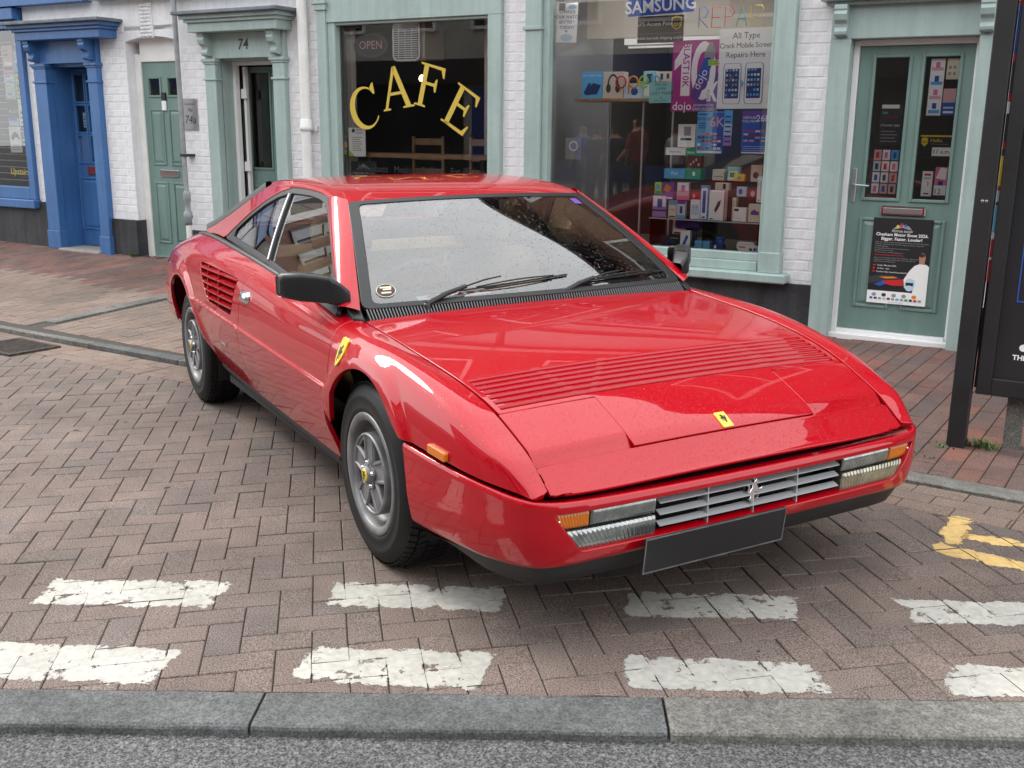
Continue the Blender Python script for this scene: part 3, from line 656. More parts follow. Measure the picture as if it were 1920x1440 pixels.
# ---- mouldings
def console(par, org, x, z, m, w=.07, h=.2, y=-.06, d=.10):
    """scroll bracket: S-shaped side profile"""
    prof = [(0, 0), (-d, 0), (-d, -.03), (-d*.92, -.035), (-d*.98, -h*.30), (-d*.86, -h*.48), (-d*.55, -h*.60), (-d*.50, -h*.72), (-d*.66, -h*.84), (-d*.60, -h*.95), (-d*.3, -h), (0, -h)]
    b = FB(org); b.prism(prof, lambda a, bb, dd: (x+dd, y+a, z+bb), -w/2, w/2); o = b.build('console', m, par); bevel_obj(o, .004); return o
def pilaster(par, org, x0, x1, z0, z1, m, d=.06, cap=True, base=.20):
    bx_ = [(x0, x1, -d, .02, z0, z1)]
    if base: bx_.append((x0-.01, x1+.01, -d-.012, .018, z0, z0+base))
    o = box(par, org, 'pilaster', m, *bx_, bev=.004)
    if cap:
        c = FB(org)
        for k, (zz, hh, e) in enumerate(((z1-.20, .022, .014), (z1-.05, .020, .012), (z1-.03, .03, .024))): c.box(x0-e, x1+e, -d-e, .015, zz, zz+hh, .004)
        c = c.build('capital', m, par)
    return o
def canopy(par, org, x0, x1, z0, z1, d, m):
    b = FB(org); steps = [(z0, z0+(z1-z0)*.45, d*.72), (z0+(z1-z0)*.45, z0+(z1-z0)*.62, d*.80), (z0+(z1-z0)*.62, z0+(z1-z0)*.82, d*.90)]
    for k, (a, c, dd) in enumerate(steps): e = (d-dd); b.box(x0+e, x1-e, -dd, .01, a, c)
    o = b.build('canopy', m, par); bevel_obj(o, .006)
    l = FB(org); l.box(x0-.02, x1+.02, -d-.02, .02, z0+(z1-z0)*.82, z1, .006); l.build('lead_flashing', 'lead', par); return o
# ---- blue shop
box(BLUE, B1o, 'shop_fascia', 'blue_paint', (-11.5, -8.93, -.10, .1, 2.53, 2.65), bev=.006)
fr = box(BLUE, B1o, 'window_frame', 'blue_paint', (-8.995, -8.89, -.05, .08, .60, 2.53), (-11.5, -8.995, -.045, .08, .60, .735), (-11.5, -8.995, -.045, .08, 2.44, 2.53), bev=.006); box(BLUE, B1o, 'window_sill', 'blue_paint', (-11.5, -8.87, -.10, .05, .505, .60), bev=.008)
b = FB(B1o); b.add([(-11.5, .03, .735), (-8.995, .03, .735), (-8.995, .03, 2.44), (-11.5, .03, 2.44)], [(0, 1, 2, 3)]); b.build('window_pane', 'shop_glass', BLUE)
for k in range(22): box(BLUE, B1o, 'blind_slat', 'upvc', (-11.4, -9.01, .10, .125, .80+.072*k, .806+.072*k))
pilaster(BLUE, B1o, -8.70, -8.50, .08, 2.06, 'blue_paint', .07); pilaster(BLUE, B1o, -7.83, -7.685, .06, 2.06, 'blue_paint', .07)
box(BLUE, B1o, 'door_frieze', 'blue_paint', (-8.70, -7.685, -.055, .05, 2.06, 2.29), bev=.004)
console(BLUE, B1o, -8.64, 2.29, 'blue_paint', .09, .21, -.055, .13); console(BLUE, B1o, -7.76, 2.29, 'blue_paint', .09, .21, -.055, .13); canopy(BLUE, B1o, -8.84, -7.33, 2.29, 2.475, .30, 'blue_paint')
box(BLUE, B1o, 'door_reveal', 'blue_paint', (-8.56, -8.50, .02, .30, .05, 2.1), (-7.83, -7.77, .02, .30, .05, 2.1), (-8.50, -7.83, .02, .30, 2.03, 2.1))
box(BLUE, B1o, 'door_step', 'stone_step', (-8.50, -7.83, -.12, .30, -.02, .095), bev=.01)
def panes_door(par, org, x0, x1, z0, z1, y, m, panes, panels, thick=.045, name='door'):
    """door leaf with real openings for the panes and sunk panels"""
    b = FB(org); xs = sorted({x0, x1, *[p[0] for p in panes], *[p[1] for p in panes]}); zs = sorted({z0, z1, *[p[2] for p in panes], *[p[3] for p in panes]})
    for i in range(len(xs)-1):
        for j in range(len(zs)-1):
            cx, cz = (xs[i]+xs[i+1])/2, (zs[j]+zs[j+1])/2
            if any(p[0] < cx < p[1] and p[2] < cz < p[3] for p in panes): continue
            b.box(xs[i], xs[i+1], y, y+thick, zs[j], zs[j+1])
    dr_ = b.build(name, m, par)
    bm = bmesh.new(); bm.from_mesh(dr_.data); bmesh.ops.remove_doubles(bm, verts=bm.verts, dist=1e-5)
    # drop the faces shared inside the leaf
    bm.verts.index_update(); seen = {}
    for f in bm.faces: seen.setdefault(tuple(sorted(v.index for v in f.verts)), []).append(f)
    bmesh.ops.delete(bm, geom=[f for l in seen.values() if len(l) > 1 for f in l], context='FACES'); bm.to_mesh(dr_.data); bm.free()
    for (a, c, e, f) in panes:
        g_ = FB(org); g_.add([(a, y+.02, e), (c, y+.02, e), (c, y+.02, f), (a, y+.02, f)], [(0, 1, 2, 3)]); o = g_.build('pane', 'shop_glass', dr_)
        fr_ = FB(org); w_ = .018
        for q in ((a-w_, a+.004, y-.012, y+.012, e-w_, f+w_), (c-.004, c+w_, y-.012, y+.012, e-w_, f+w_), (a+.004, c-.004, y-.012, y+.012, f-.004, f+w_), (a+.004, c-.004, y-.012, y+.012, e-w_, e+.004)): fr_.box(*q, bev=.004)
        fr_.build('pane_bead', m, dr_)
    for (a, c, e, f) in panels:
        p_ = FB(org); w_ = .022
        for q in ((a, a+w_, y-.012, y+.01, e, f), (c-w_, c, y-.012, y+.01, e, f), (a+w_, c-w_, y-.012, y+.01, f-w_, f), (a+w_, c-w_, y-.012, y+.01, e, e+w_)): p_.box(*q, bev=.005)
        p_.add([(a+w_+.004, y-.001, e+w_+.004), (c-w_-.004, y-.001, e+w_+.004), (c-w_-.004, y-.001, f-w_-.004), (a+w_+.004, y-.001, f-w_-.004), (a+w_+.03, y-.010, e+w_+.03), (c-w_-.03, y-.010, e+w_+.03), (c-w_-.03, y-.010, f-w_-.03), (a+w_+.03, y-.010, f-w_-.03)], [(4, 5, 6, 7), (0, 1, 5, 4), (1, 2, 6, 5), (2, 3, 7, 6), (3, 0, 4, 7)]); p_.build('panel', m, dr_)
    return dr_
bd = panes_door(BLUE, B1o, -8.655, -7.84, .10, 2.02, .24, 'blue_paint', [(x, x+.165, z, z+.285) for x in (-8.455, -8.245, -8.035) for z in (1.025, 1.35, 1.675)], [(-8.50, -7.94, .28, .86)])
for (x, z, m_, w_, h_) in ((-8.39, 1.40, 'print_paleblue', .08, .16), (-8.41, 1.04, 'print_white', .07, .16), (-8.20, 1.05, 'print_white', .10, .25), (-8.22, 1.40, 'print_white', .10, .16)): 
    t_ = fthing('door_notice', {('print_paleblue', 1.40): 'pale blue notice behind a pane of the blue door', ('print_white', 1.04): 'small white sticker low in the left pane column of the blue door', ('print_white', 1.05): 'tall white notice low in the right pane column of the blue door', ('print_white', 1.40): 'white notice in the middle right pane of the blue door'}[(m_, z)], 'notice', x+w_/2, .275, z); o_ = (x+w_/2, .275, z)
    box(t_, o_, 'sheet', m_, (x, x+w_, .274, .275, z, z+h_)); 
    for q in range(4): box(t_, o_, 'print', 'print_blue' if q % 2 else 'print_dark', (x+.012, x+w_-.012-(q % 3)*.012, .2732, .2738, z+.02+q*(h_-.04)/4, z+.02+q*(h_-.04)/4+.010))
box(BLUE, B1o, 'letterbox', 'print_maroon', (-8.33, -8.15, .225, .24, .89, .98), bev=.004)
# posters in the blue window
POST = [(-9.381, -9.185, 1.985, 2.277, 'rose', 'pink poster at the top left of the blue shop window'), (-9.175, -9.03, 1.995, 2.225, 'sky', 'bright blue poster near the top of the blue shop window'), (-9.383, -9.195, 1.882, 1.978, 'paleblue', 'small pale card under the pink poster in the blue window'), (-9.185, -9.04, 1.712, 1.975, 'lime', 'green and white leaflet in the blue shop window'), (-9.376, -9.20, 1.70, 1.875, 'paleblue', 'pale blue photo card in the blue shop window'), (-9.369, -9.19, 1.41, 1.692, 'brown', 'brown HELIOS poster in the blue shop window'), (-9.18, -9.03, 1.41, 1.70, 'white', 'white leaflet with pink foot beside the brown poster'), (-9.387, -9.18, 1.115, 1.40, 'white', 'white poster with a dark animal drawing in the blue window'), (-9.172, -9.085, 1.125, 1.397, 'dark', 'narrow dark leaflet lowest in the blue shop window'), (-9.165, -9.03, 2.264, 2.43, 'maroon', 'dark red leaflet at the top of the blue shop window')]
for i, (x0, x1, z0, z1, c_, lb) in enumerate(POST):
    o_ = ((x0+x1)/2, .045, z0); t_ = fthing('window_poster', lb, 'poster', *o_, 'posters in the blue shop window'); box(t_, o_, 'sheet', 'print_'+c_, (x0, x1, .044, .046, z0, z1))
    W_, H_ = x1-x0, z1-z0; y_ = .0432
    if c_ == 'brown': ftext('HELIOS', .05, o_[0], y_, z0+H_*.55, 'print_white', t_, o_); box(t_, o_, 'print', 'print_paleblue', (x0, x1, y_, .0438, z0, z0+H_*.3)); box(t_, o_, 'print', 'print_blue', (x0+.02, x1-.03, y_-.0008, .043, z0+H_*.2, z0+H_*.38))
    elif 'animal' in lb:
        b = FB(o_); b.prism([(.15, .55), (.25, .72), (.5, .80), (.75, .72), (.88, .52), (.78, .50), (.70, .58), (.5, .60), (.35, .52), (.30, .45), (.22, .50)], lambda a, bb, d: (x0+a*W_, y_+d, z0+bb*H_), 0, .0005); b.build('drawing', 'print_black', t_)
        for q in range(3): box(t_, o_, 'print', 'print_grey', (x0+.03, x1-.03, y_, .0438, z0+.03+q*.025, z0+.036+q*.025))
    else:
        for q in range(5): 
            a = rng.uniform(.06, .3); e = rng.uniform(.55, .94); h0 = .1+.17*q; box(t_, o_, 'print', 'print_'+rng.choice(['white', 'dark', 'red', 'green', 'blue', 'yellow', 'rose']), (x0+a*W_, x0+e*W_, y_-.0004*q*0, .0438, z0+h0*H_, z0+(h0+rng.uniform(.05, .13))*H_))
o_ = (-9.25, .045, .86); t_ = fthing('window_lettering', 'gold word Upstairs painted low on the blue shop window', 'lettering', *o_); ftext('Upstairs', .10, -9.25, .029, .90, 'brass_gold', t_, o_, shear=.2)
# ---- wall between: keystone, arched recess, door 74a
b = FB(B2o); arch = [(-7.30+.74*i/12, 2.255+.045*math.sin(PI*i/12)) for i in range(13)]
b.prism(arch+[(-6.56, 2.40), (-7.30, 2.40)], lambda a, bb, d: (a, d, bb), 0, .24); b.build('arch_head', 'white_wall', CAFE)
ks = box(CAFE, B2o, 'keystone', 'white_wall', (-7.04, -6.87, -.02, .01, 2.28, 2.615), bev=.005); kb = FB(B2o)
for i in range(5):
    for j in range(9): kb.box(-7.03+i*.031+rng.uniform(0, .006), -7.03+i*.031+.022+rng.uniform(0, .006), -.034, -.018, 2.29+j*.035+rng.uniform(0, .006), 2.29+j*.035+.024, .005)
kb.build('keystone_texture', 'white_wall', CAFE)
box(CAFE, B2o, 'door_frame', 'white_gloss', (-7.30, -7.215, .10, .2, .05, 2.14), (-6.60, -6.56, .10, .2, .05, 2.14), (-7.215, -6.60, .10, .2, 2.06, 2.3), bev=.006); box(CAFE, B2o, 'door_step', 'stone_step', (-7.30, -6.56, -.03, .24, -.02, .055), bev=.008)
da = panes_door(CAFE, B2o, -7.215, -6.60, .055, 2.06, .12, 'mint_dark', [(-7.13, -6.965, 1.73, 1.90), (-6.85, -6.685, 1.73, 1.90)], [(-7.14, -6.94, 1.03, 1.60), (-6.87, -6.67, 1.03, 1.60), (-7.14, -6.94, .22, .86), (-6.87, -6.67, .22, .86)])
box(da, B2o, 'letterbox', 'chrome', (-7.04, -6.77, .10, .12, .915, .985), bev=.006); box(da, B2o, 'doorbell', 'black_matt', (-6.945, -6.885, .098, .12, 1.68, 1.76), bev=.004); box(da, B2o, 'doorbell_plate', 'upvc', (-6.945, -6.885, .10, .12, 1.58, 1.678), bev=.004)
box(CAFE, B2o, 'door_threshold', 'chrome', (-7.215, -6.60, .09, .12, .056, .075))
o_ = (-6.42, -.012, 1.39); t_ = fthing('number_plaque', 'brushed metal plaque reading 74a fixed to the white brick wall', 'plaque', *o_); box(t_, o_, 'plate', 'steel_plate', (-6.522, -6.32, -.014, -.008, 1.393, 1.695), bev=.002)
ftext('THE BROADWAY', .021, -6.421, -.0145, 1.64, 'print_black', t_, o_); ftext('No', .05, -6.421, -.0145, 1.585, 'print_black', t_, o_, shear=.3); ftext('74a', .11, -6.421, -.0145, 1.49, 'print_black', t_, o_, shear=.15)
for x in (-6.51, -6.332):
    for z in (1.405, 1.683): b = FB(o_); b.lathe([(.0001, -.017), (.004, -.016), (.005, -.0138)], (x, 0, z), 'y', 8); b.build('screw', 'chrome', t_)
# pipes
o_ = (-6.47, -.09, .1); t_ = fthing('drainpipe', 'thin grey drainpipe standing off the wall beside the 74a plaque', 'drainpipe', *o_)
b = FB(o_); b.tube([(-6.455, -.09, .62), (-6.475, -.09, 3.3)], .024, 10); b.build('pipe', 'grey_pipe', t_); b = FB(o_); b.tube([(-6.455, -.09, .08), (-6.455, -.09, .47)], .03, 10); b.build('lower_pipe', 'white_gloss', t_)
b = FB(o_); b.lathe([(.025, .80), (.036, .78), (.036, .70), (.028, .68), (.030, .60), (.044, .58), (.046, .53), (.034, .51), (.036, .46), (.0005, .459)], (-6.455, -.09, 0), 'z', 14); b.build('collar', 'grey_pipe', t_); box(t_, o_, 'bracket', 'black_matt', (-6.49, -6.40, -.115, .0, 1.135, 1.16)); 
o_ = (-4.88, -.07, .1); t_ = fthing('white_downpipe', 'white painted downpipe between door 74 and the cafe window', 'drainpipe', *o_)
b = FB(o_); b.tube([(-4.88, -.07, .1), (-4.885, -.07, 3.3)], .047, 14); b.build('pipe', 'white_gloss', t_); b = FB(o_); b.lathe([(.048, 1.40), (.060, 1.405), (.062, 1.44), (.055, 1.45), (.055, 1.50), (.048, 1.51)], (-4.88, -.07, 0), 'z', 14); b.build('collar', 'white_gloss', t_); box(t_, o_, 'bracket', 'white_gloss', (-4.97, -4.79, -.02, .0, 1.40, 1.45))
# ---- door 74
pilaster(CAFE, B2o, -6.14, -6.0, .02, 2.06, 'mint_paint', .06); pilaster(CAFE, B2o, -5.272, -5.13, .02, 2.06, 'mint_paint', .06); box(CAFE, B2o, 'door_frieze', 'mint_paint', (-6.14, -5.13, -.05, .05, 2.06, 2.29), bev=.004)
console(CAFE, B2o, -6.07, 2.29, 'mint_paint', .08, .21, -.05, .12); console(CAFE, B2o, -5.20, 2.29, 'mint_paint', .08, .21, -.05, .12); canopy(CAFE, B2o, -6.26, -4.98, 2.29, 2.475, .30, 'mint_paint')
ftext('74', .135, -5.635, -.0515, 2.178, 'print_dark', CAFE, B2o, shear=.12, bold=.002)
box(CAFE, B2o, 'door_reveal', 'mint_paint', (-6.06, -6.0, .03, .22, .0, 2.1), (-5.272, -5.21, .03, .22, .0, 2.1), (-6.0, -5.272, .03, .22, 2.045, 2.1)); box(CAFE, B2o, 'door_frame', 'upvc', (-6.08, -5.968, .17, .23, .05, 2.045), (-5.31, -5.272, .17, .23, .05, 2.045), (-5.968, -5.31, .17, .23, 2.01, 2.045), bev=.004)
# the leaf stands open, hinged on the left, edge towards the street
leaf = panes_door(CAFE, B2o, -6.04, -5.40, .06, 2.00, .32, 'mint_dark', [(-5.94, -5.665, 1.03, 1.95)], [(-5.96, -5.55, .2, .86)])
b = FB(o_); eb_ = FB(B2o); eb_.box(-5.945, -5.915, .25, .29, .06, 2.0)
for z in (.35, 1.0, 1.70): eb_.box(-5.955, -5.885, .225, .247, z, z+.09)
eb_.build('door_edge', 'upvc', CAFE); box(CAFE, B2o, 'door_step', 'stone_step', (-6.0, -5.272, -.04, .5, -.03, .05), bev=.008)
# ---- cafe window
pilaster(CAFE, B2o, -4.722, -4.622, .3, 2.53, 'mint_paint', .07, cap=False); b = FB(B2o)
for zz, hh, e in ((2.44, .05, .016), (2.49, .022, .026)): b.box(-4.722-e, -4.622+e, -.07-e, .015, zz, zz+hh, .004)
b.build('capital', 'mint_paint', CAFE)
box(CAFE, B2o, 'window_fascia', 'mint_paint', (-4.622, -2.82, -.055, .05, 2.335, 2.53), bev=.004)
box(CAFE, B2o, 'window_frame', 'mint_paint', (-4.622, -4.54, -.04, .06, .56, 2.335), (-2.945, -2.82, -.055, .06, .56, 2.335), (-4.54, -2.945, -.035, .06, .56, .68), (-4.54, -2.945, -.03, .05, 2.312, 2.335), bev=.005); box(CAFE, B2o, 'window_sill', 'mint_paint', (-4.72, -2.80, -.11, .05, .46, .56), bev=.008)
b = FB(B2o); b.add([(-4.54, .03, .68), (-2.945, .03, .68), (-2.945, .03, 2.312), (-4.54, .03, 2.312)], [(0, 1, 2, 3)]); b.build('window_pane', 'shop_glass', CAFE)
# gold serif letters on the glass, set on an arch
def letter(name, polys, cx, cz, rot, h, par, org, y=.026):
    b = FB(org); c, s = math.cos(rot), math.sin(rot)
    for P in polys: b.prism([((a*c-bb*s)*h, (a*s+bb*c)*h) for a, bb in P], lambda a, bb, d: (cx+a, y+d, cz+bb), 0, .0015)
    return b.build(name, 'brass_gold', par)
def ring(r0x, r0z, r1x, r1z, a0, a1, n, ox=0, oz=0, cx=0, cz=0): return [(cx+r0x*math.cos(R(a)), cz+r0z*math.sin(R(a))) for a in np.linspace(a0, a1, n)]+[(cx+ox+r1x*math.cos(R(a)), cz+oz+r1z*math.sin(R(a))) for a in np.linspace(a1, a0, n)]
LC = [ring(.46, .52, .36, .455, 48, 322, 26, .065), [(.26, .40), (.36, .24), (.40, .25), (.42, .52), (.37, .50)]]
LA = [[(-.46, -.5), (-.24, -.5), (-.24, -.46), (-.32, -.45), (-.02, .38), (.0, .52), (-.06, .52), (-.40, -.45), (-.46, -.46)], [(-.06, .52), (.04, .52), (.38, -.45), (.48, -.46), (.48, -.5), (.14, -.5), (.14, -.46), (.23, -.45), (-.03, .34)], [(-.25, -.16), (.14, -.16), (.12, -.09), (-.23, -.09)]]
LF = [[(-.34, -.5), (-.02, -.5), (-.02, -.46), (-.11, -.45), (-.11, .45), (-.24, .45), (-.24, -.45), (-.34, -.46)], [(-.34, .5), (.36, .5), (.38, .26), (.34, .26), (.26, .43), (-.24, .45), (-.34, .46)], [(-.11, .02), (.12, .02), (.16, -.10), (.20, -.10), (.20, .20), (.16, .20), (.12, .09), (-.11, .09)]]
LE = [[(-.34, -.5), (-.11, -.5), (-.11, .45), (-.24, .45), (-.24, -.45), (-.34, -.46)], LF[1], LF[2], [(-.24, -.5), (.38, -.5), (.42, -.24), (.38, -.24), (.29, -.42), (-.11, -.43), (-.24, -.45)]]
o_ = (-3.8, .025, 1.4); t_ = fthing('cafe_lettering', 'gold capital letters CAFE arched across the dark cafe window', 'lettering', *o_)
letter('letter_c', LC, -4.275, 1.605, R(17), .36, t_, o_); letter('letter_a', LA, -3.925, 1.775, R(8), .355, t_, o_); letter('letter_f', LF, -3.575, 1.785, R(-14), .36, t_, o_); letter('letter_e', LE, -3.265, 1.60, R(-31), .36, t_, o_)
o_ = (-3.7, .025, 1.05); t_ = fthing('window_wording', 'small dark wording along the foot of the cafe window', 'lettering', *o_); [ftext(w_, .085, x_, .026, 1.075, 'print_black', t_, o_) for w_, x_ in (('Coffees', -3.55), ('Eat', -3.31), ('In', -3.20), ('Takeaway', -3.05), ('Breakfasts', -4.2), ('Meals', -3.87))]
# inside the cafe: ledge, heater, open sign, posts, papers
o_ = (-3.6, .15, 1.17); t_ = fthing('window_ledge', 'pale wooden ledge across the inside of the cafe window', 'shelf', *o_); box(t_, o_, 'board', 'wood_pale', (-4.50, -2.96, .10, .34, 1.175, 1.215), bev=.003)
for x in (-4.3, -3.1): box(t_, o_, 'bracket', 'black_matt', (x-.02, x+.02, .12, .32, 1.0, 1.174))
o_ = (-3.8, .25, 2.0); t_ = fthing('wall_heater', 'white fan unit with slatted grille high in the cafe window', 'fan unit', *o_); hx0, hx1, hz0, hz1 = -3.99, -3.70, 2.0, 2.33
b = FB(o_); b.prism(rrect(hx0, hx1, hz0, hz1, .05, 5), lambda a, bb, d: (a, d, bb), .07, .11); b.build('front_frame', 'upvc', t_); box(t_, o_, 'case', 'print_beige', (hx0+.02, hx1+.02, .112, .42, hz0+.02, hz1-.01), bev=.01); b = FB(o_); b.prism(rrect(hx0+.018, hx1-.018, hz0+.018, hz1-.055, .03, 4), lambda a, bb, d: (a, d, bb), .066, .0695); b.build('grille_back', 'print_dark', t_)
for k in range(14): box(t_, o_, 'grille_slat', 'upvc', (hx0+.02, hx1-.02, .060, .068, hz0+.026+k*.0182, hz0+.034+k*.0182))
for k in range(3): box(t_, o_, 'grille_bar', 'upvc', (hx0+.07+k*.07, hx0+.075+k*.07, .058, .0655, hz0+.02, hz1-.06))
o_ = (-4.26, .2, 2.02); t_ = fthing('open_sign', 'unlit oval OPEN sign with dotted letters hanging in the cafe window', 'sign', *o_); b = FB(o_); b.prism([(-4.265+.195*math.cos(t), 2.145+.115*math.sin(t)) for t in np.linspace(0, 2*PI, 33)[:-1]], lambda a, bb, d: (a, d, bb), .12, .15); bevel_obj(b.build('panel', 'print_dark', t_), .008)
dm = FB(o_)
for t in np.linspace(0, 2*PI, 41)[:-1]: dm.box(-4.265+.17*math.cos(t)-.003, -4.265+.17*math.cos(t)+.003, .116, .119, 2.145+.092*math.sin(t)-.003, 2.145+.092*math.sin(t)+.003)
dm.build('bulb_ring', 'print_grey', t_); ftext('OPEN', .10, -4.265, .1185, 2.145, 'print_rose', t_, o_)
for x, lb in ((-3.26, 'slim pale post inside the cafe window, the left of two'), (-3.055, 'slim pale post inside the cafe window, the right of two')): 
    o_ = (x, .5, 0); t_ = fthing('interior_post', lb, 'post', *o_); box(t_, o_, 'post', 'print_beige', (x-.022, x+.022, .45, .5, -.02, 2.56)); box(t_, o_, 'cap', 'print_grey', (x-.03, x+.03, .44, .51, 2.50, 2.555))
def sheet(name, lb, cat, x0, x1, z0, z1, col, y=.052, lines=(), group=None, tilt=0.):
    o_ = ((x0+x1)/2, y, z0); t_ = fthing(name, lb, cat, *o_, group); box(t_, o_, 'sheet', 'print_'+col, (x0, x1, y, y+.001, z0, z1)); k = 0
    W_, H_ = x1-x0, z1-z0
    for L_ in lines:
        k += 1; yy = y-.0004-.00022*k
        if L_[0] == 't': _, body, fx, fz, sz, c_ = L_[:6]; kw = L_[6] if len(L_) > 6 else {}; ftext(body, sz, x0+fx*W_, yy, z0+fz*H_, 'print_'+c_, t_, o_, **kw)
        elif L_[0] == 'r': _, a, e, c0_, d0_, c_ = L_; box(t_, o_, 'print', 'print_'+c_, (x0+a*W_, x0+c0_*W_, yy, y-.0002, z0+e*H_, z0+d0_*H_))
        elif L_[0] == 'p': _, P, c_ = L_; b = FB(o_); b.prism([(x0+a*W_, z0+bb*H_) for a, bb in P], lambda a, bb, d: (a, d, bb), yy, y-.0002); b.build('print', 'print_'+c_, t_)
    if tilt: t_.matrix_world = t_.matrix_world @ Matrix.Rotation(tilt, 4, 'Y')
    return t_
def oval(cx, cz, rx, rz, n=20): return [(cx+rx*math.cos(t), cz+rz*math.sin(t)) for t in np.linspace(0, 2*PI, n+1)[:-1]]
sheet('window_notice', 'white notice with a house emblem taped at the lower left of the cafe window', 'notice', -4.487, -4.295, 1.18, 1.434, 'white', lines=[('t', 'Home\nInstead', .62, .88, .026, 'dark'), ('p', [(.2, .84), (.2, .93), (.29, .98), (.38, .93), (.38, .84)], 'dark')]+[('r', .22, .20+.075*k, .80-.06*(k % 3), .225+.075*k, 'grey') for k in range(7)]+[('p', [(0, 0), (.35, 0), (0, .22)], 'lime')])
sheet('window_leaflet', 'small dark leaflet with orange picture beside the notice in the cafe window', 'leaflet', -4.575, -4.492, 1.185, 1.341, 'dark', lines=[('p', oval(.6, .62, .25, .2), 'orange')]+[('r', .1, .1+.1*k, .7, .14+.1*k, 'cream') for k in range(3)])
sheet('snack_card', 'blue and white snack cards standing at the right of the cafe window', 'display card', -3.065, -2.955, 1.215, 1.489, 'sky', y=.14, lines=[('p', [(0, .42), (1, .55), (1, .60), (0, .50)], 'white'), ('t', 'torta', .5, .80, .035, 'white'), ('t', 'torta', .5, .32, .035, 'white'), ('p', oval(.6, .62, .25, .08), 'cream'), ('p', oval(.6, .12, .25, .08), 'cream')])
sheet('show_poster', 'dark motor show poster low at the left of the cafe window', 'poster', -4.47, -4.18, .72, 1.14, 'black', lines=[('t', 'Chesham Motor Show 2026\nBigger Faster Louder!', .5, .72, .022, 'white'), ('p', [(.2, .82), (.5, .95), (.8, .82), (.5, .86)], 'grey')]+[('r', .1, .2+.06*k, .7, .22+.06*k, 'grey') for k in range(6)])
o_ = (-4.5, .2, .7); t_ = fthing('curtain', 'pale curtain hanging at the left inside the cafe window', 'curtain', *o_); b = FB(o_); cu_ = [(-4.60+.17*i/16+.0, .13+.022*math.sin(i*1.5)) for i in range(17)]
b.add([(x, y, z) for x, y in cu_ for z in (.70, 2.30)], [(2*i, 2*i+2, 2*i+3, 2*i+1) for i in range(16)], True); b.build('cloth', mat('curtain_cloth', (.42, .40, .37), .9), t_); b = FB(o_); b.tube([(-4.60, .13, 2.305), (-4.38, .13, 2.305)], .008, 8); b.build('rail', 'satin_metal', t_)
mat('bulb_warm', (1, .8, .5), .4, emit=(1, .72, .38), emit_s=14)
for x, y, z, lb in ((-4.75, 1.6, 1.93, 'small warm pendant bulb glowing at the left inside the cafe'), (-3.55, 2.2, 1.82, 'small warm pendant bulb glowing behind the letter E'), (-3.25, 2.3, 1.83, 'small warm pendant bulb glowing nearest the right cafe frame')):
    o_ = (x, y, z); t_ = fthing('pendant_lamp', lb, 'lamp', *o_); b = FB(o_); b.lathe([(.0001, z-.03), (.022, z-.022), (.03, z), (.022, z+.022), (.012, z+.035)], (x, y, 0), 'z', 14); b.build('bulb', 'bulb_warm', t_); b = FB(o_); b.tube([(x, y, z+.03), (x, y, 2.55)], .004, 6); b.build('cord', 'black_matt', t_)
for x, lb in ((-4.1, 'brown wooden cafe chair back at the left behind the window ledge'), (-3.45, 'brown wooden cafe chair back at the right behind the window ledge')):
    o_ = (x, .95, 0); t_ = fthing('cafe_chair', lb, 'chair', *o_); box(t_, o_, 'seat', 'wood_pale', (x-.2, x+.2, .75, 1.15, .44, .48), bev=.01)
    for dx in (-.18, .16):
        for y_ in (.77, 1.11): box(t_, o_, 'leg', 'wood_pale', (x+dx, x+dx+.025, y_, y_+.025, -.02, .44))
        box(t_, o_, 'back_post', 'wood_pale', (x+dx, x+dx+.025, .75, .775, .48, 1.36))
    for z_ in (1.0, 1.14, 1.28): box(t_, o_, 'back_rail', 'wood_pale', (x-.155, x+.16, .755, .77, z_, z_+.06))
# ---- phone shop window
pilaster(PHONE, B3o, -2.582, -2.44, .36, 2.60, 'mint_paint', .075, cap=False, base=0); b = FB(B3o); b.box(-2.60, -2.43, -.09, .015, 2.20, 2.23, .004); b.build('capital', 'mint_paint', PHONE)
pilaster(PHONE, B3o, -.567, -.43, .43, 2.60, 'mint_paint', .075, cap=False, base=.15)
box(PHONE, B3o, 'window_frame', 'mint_paint', (-2.44, -2.385, -.04, .06, .43, 2.55), (-.60, -.567, -.04, .06, .43, 2.55), (-2.385, -.60, -.05, .06, .43, .50), (-2.385, -.60, -.03, .055, .50, .562), (-2.385, -.60, -.03, .055, 2.47, 2.55), bev=.005); box(PHONE, B3o, 'window_sill', 'mint_paint', (-2.63, -.36, -.14, .03, .362, .43), bev=.01)
b = FB(B3o); b.add([(-2.385, .03, .562), (-.60, .03, .562), (-.60, .03, 2.47), (-2.385, .03, 2.47)], [(0, 1, 2, 3)]); b.build('window_pane', 'shop_glass', PHONE)
box(PHONE, B3o, 'sign_back', 'beige_panel', (-2.38, -.61, .62, .66, 2.175, 2.56)); mat('added_tube_glow', (.9, .9, .9), .4, emit=(1, .97, .92), emit_s=12); box(PHONE, B3o, 'strip_light', 'upvc', (-1.98, -1.10, .50, .58, 2.11, 2.16)); box(PHONE, B3o, 'strip_tube', 'upvc', (-1.95, -1.13, .515, .565, 2.085, 2.109)); box(PHONE, B3o, 'strip_light', 'upvc', (-2.3, -.7, 1.5, 1.7, 2.5, 2.55)); box(PHONE, B3o, 'strip_tube', 'added_tube_glow', (-2.25, -.75, 1.55, 1.65, 2.47, 2.499)); box(PHONE, B3o, 'window_floor', 'room_floor', (-2.38, -.61, .06, .9, .48, .555))  # rear strip and lit tube added to brighten the dim interior; front strip unlit
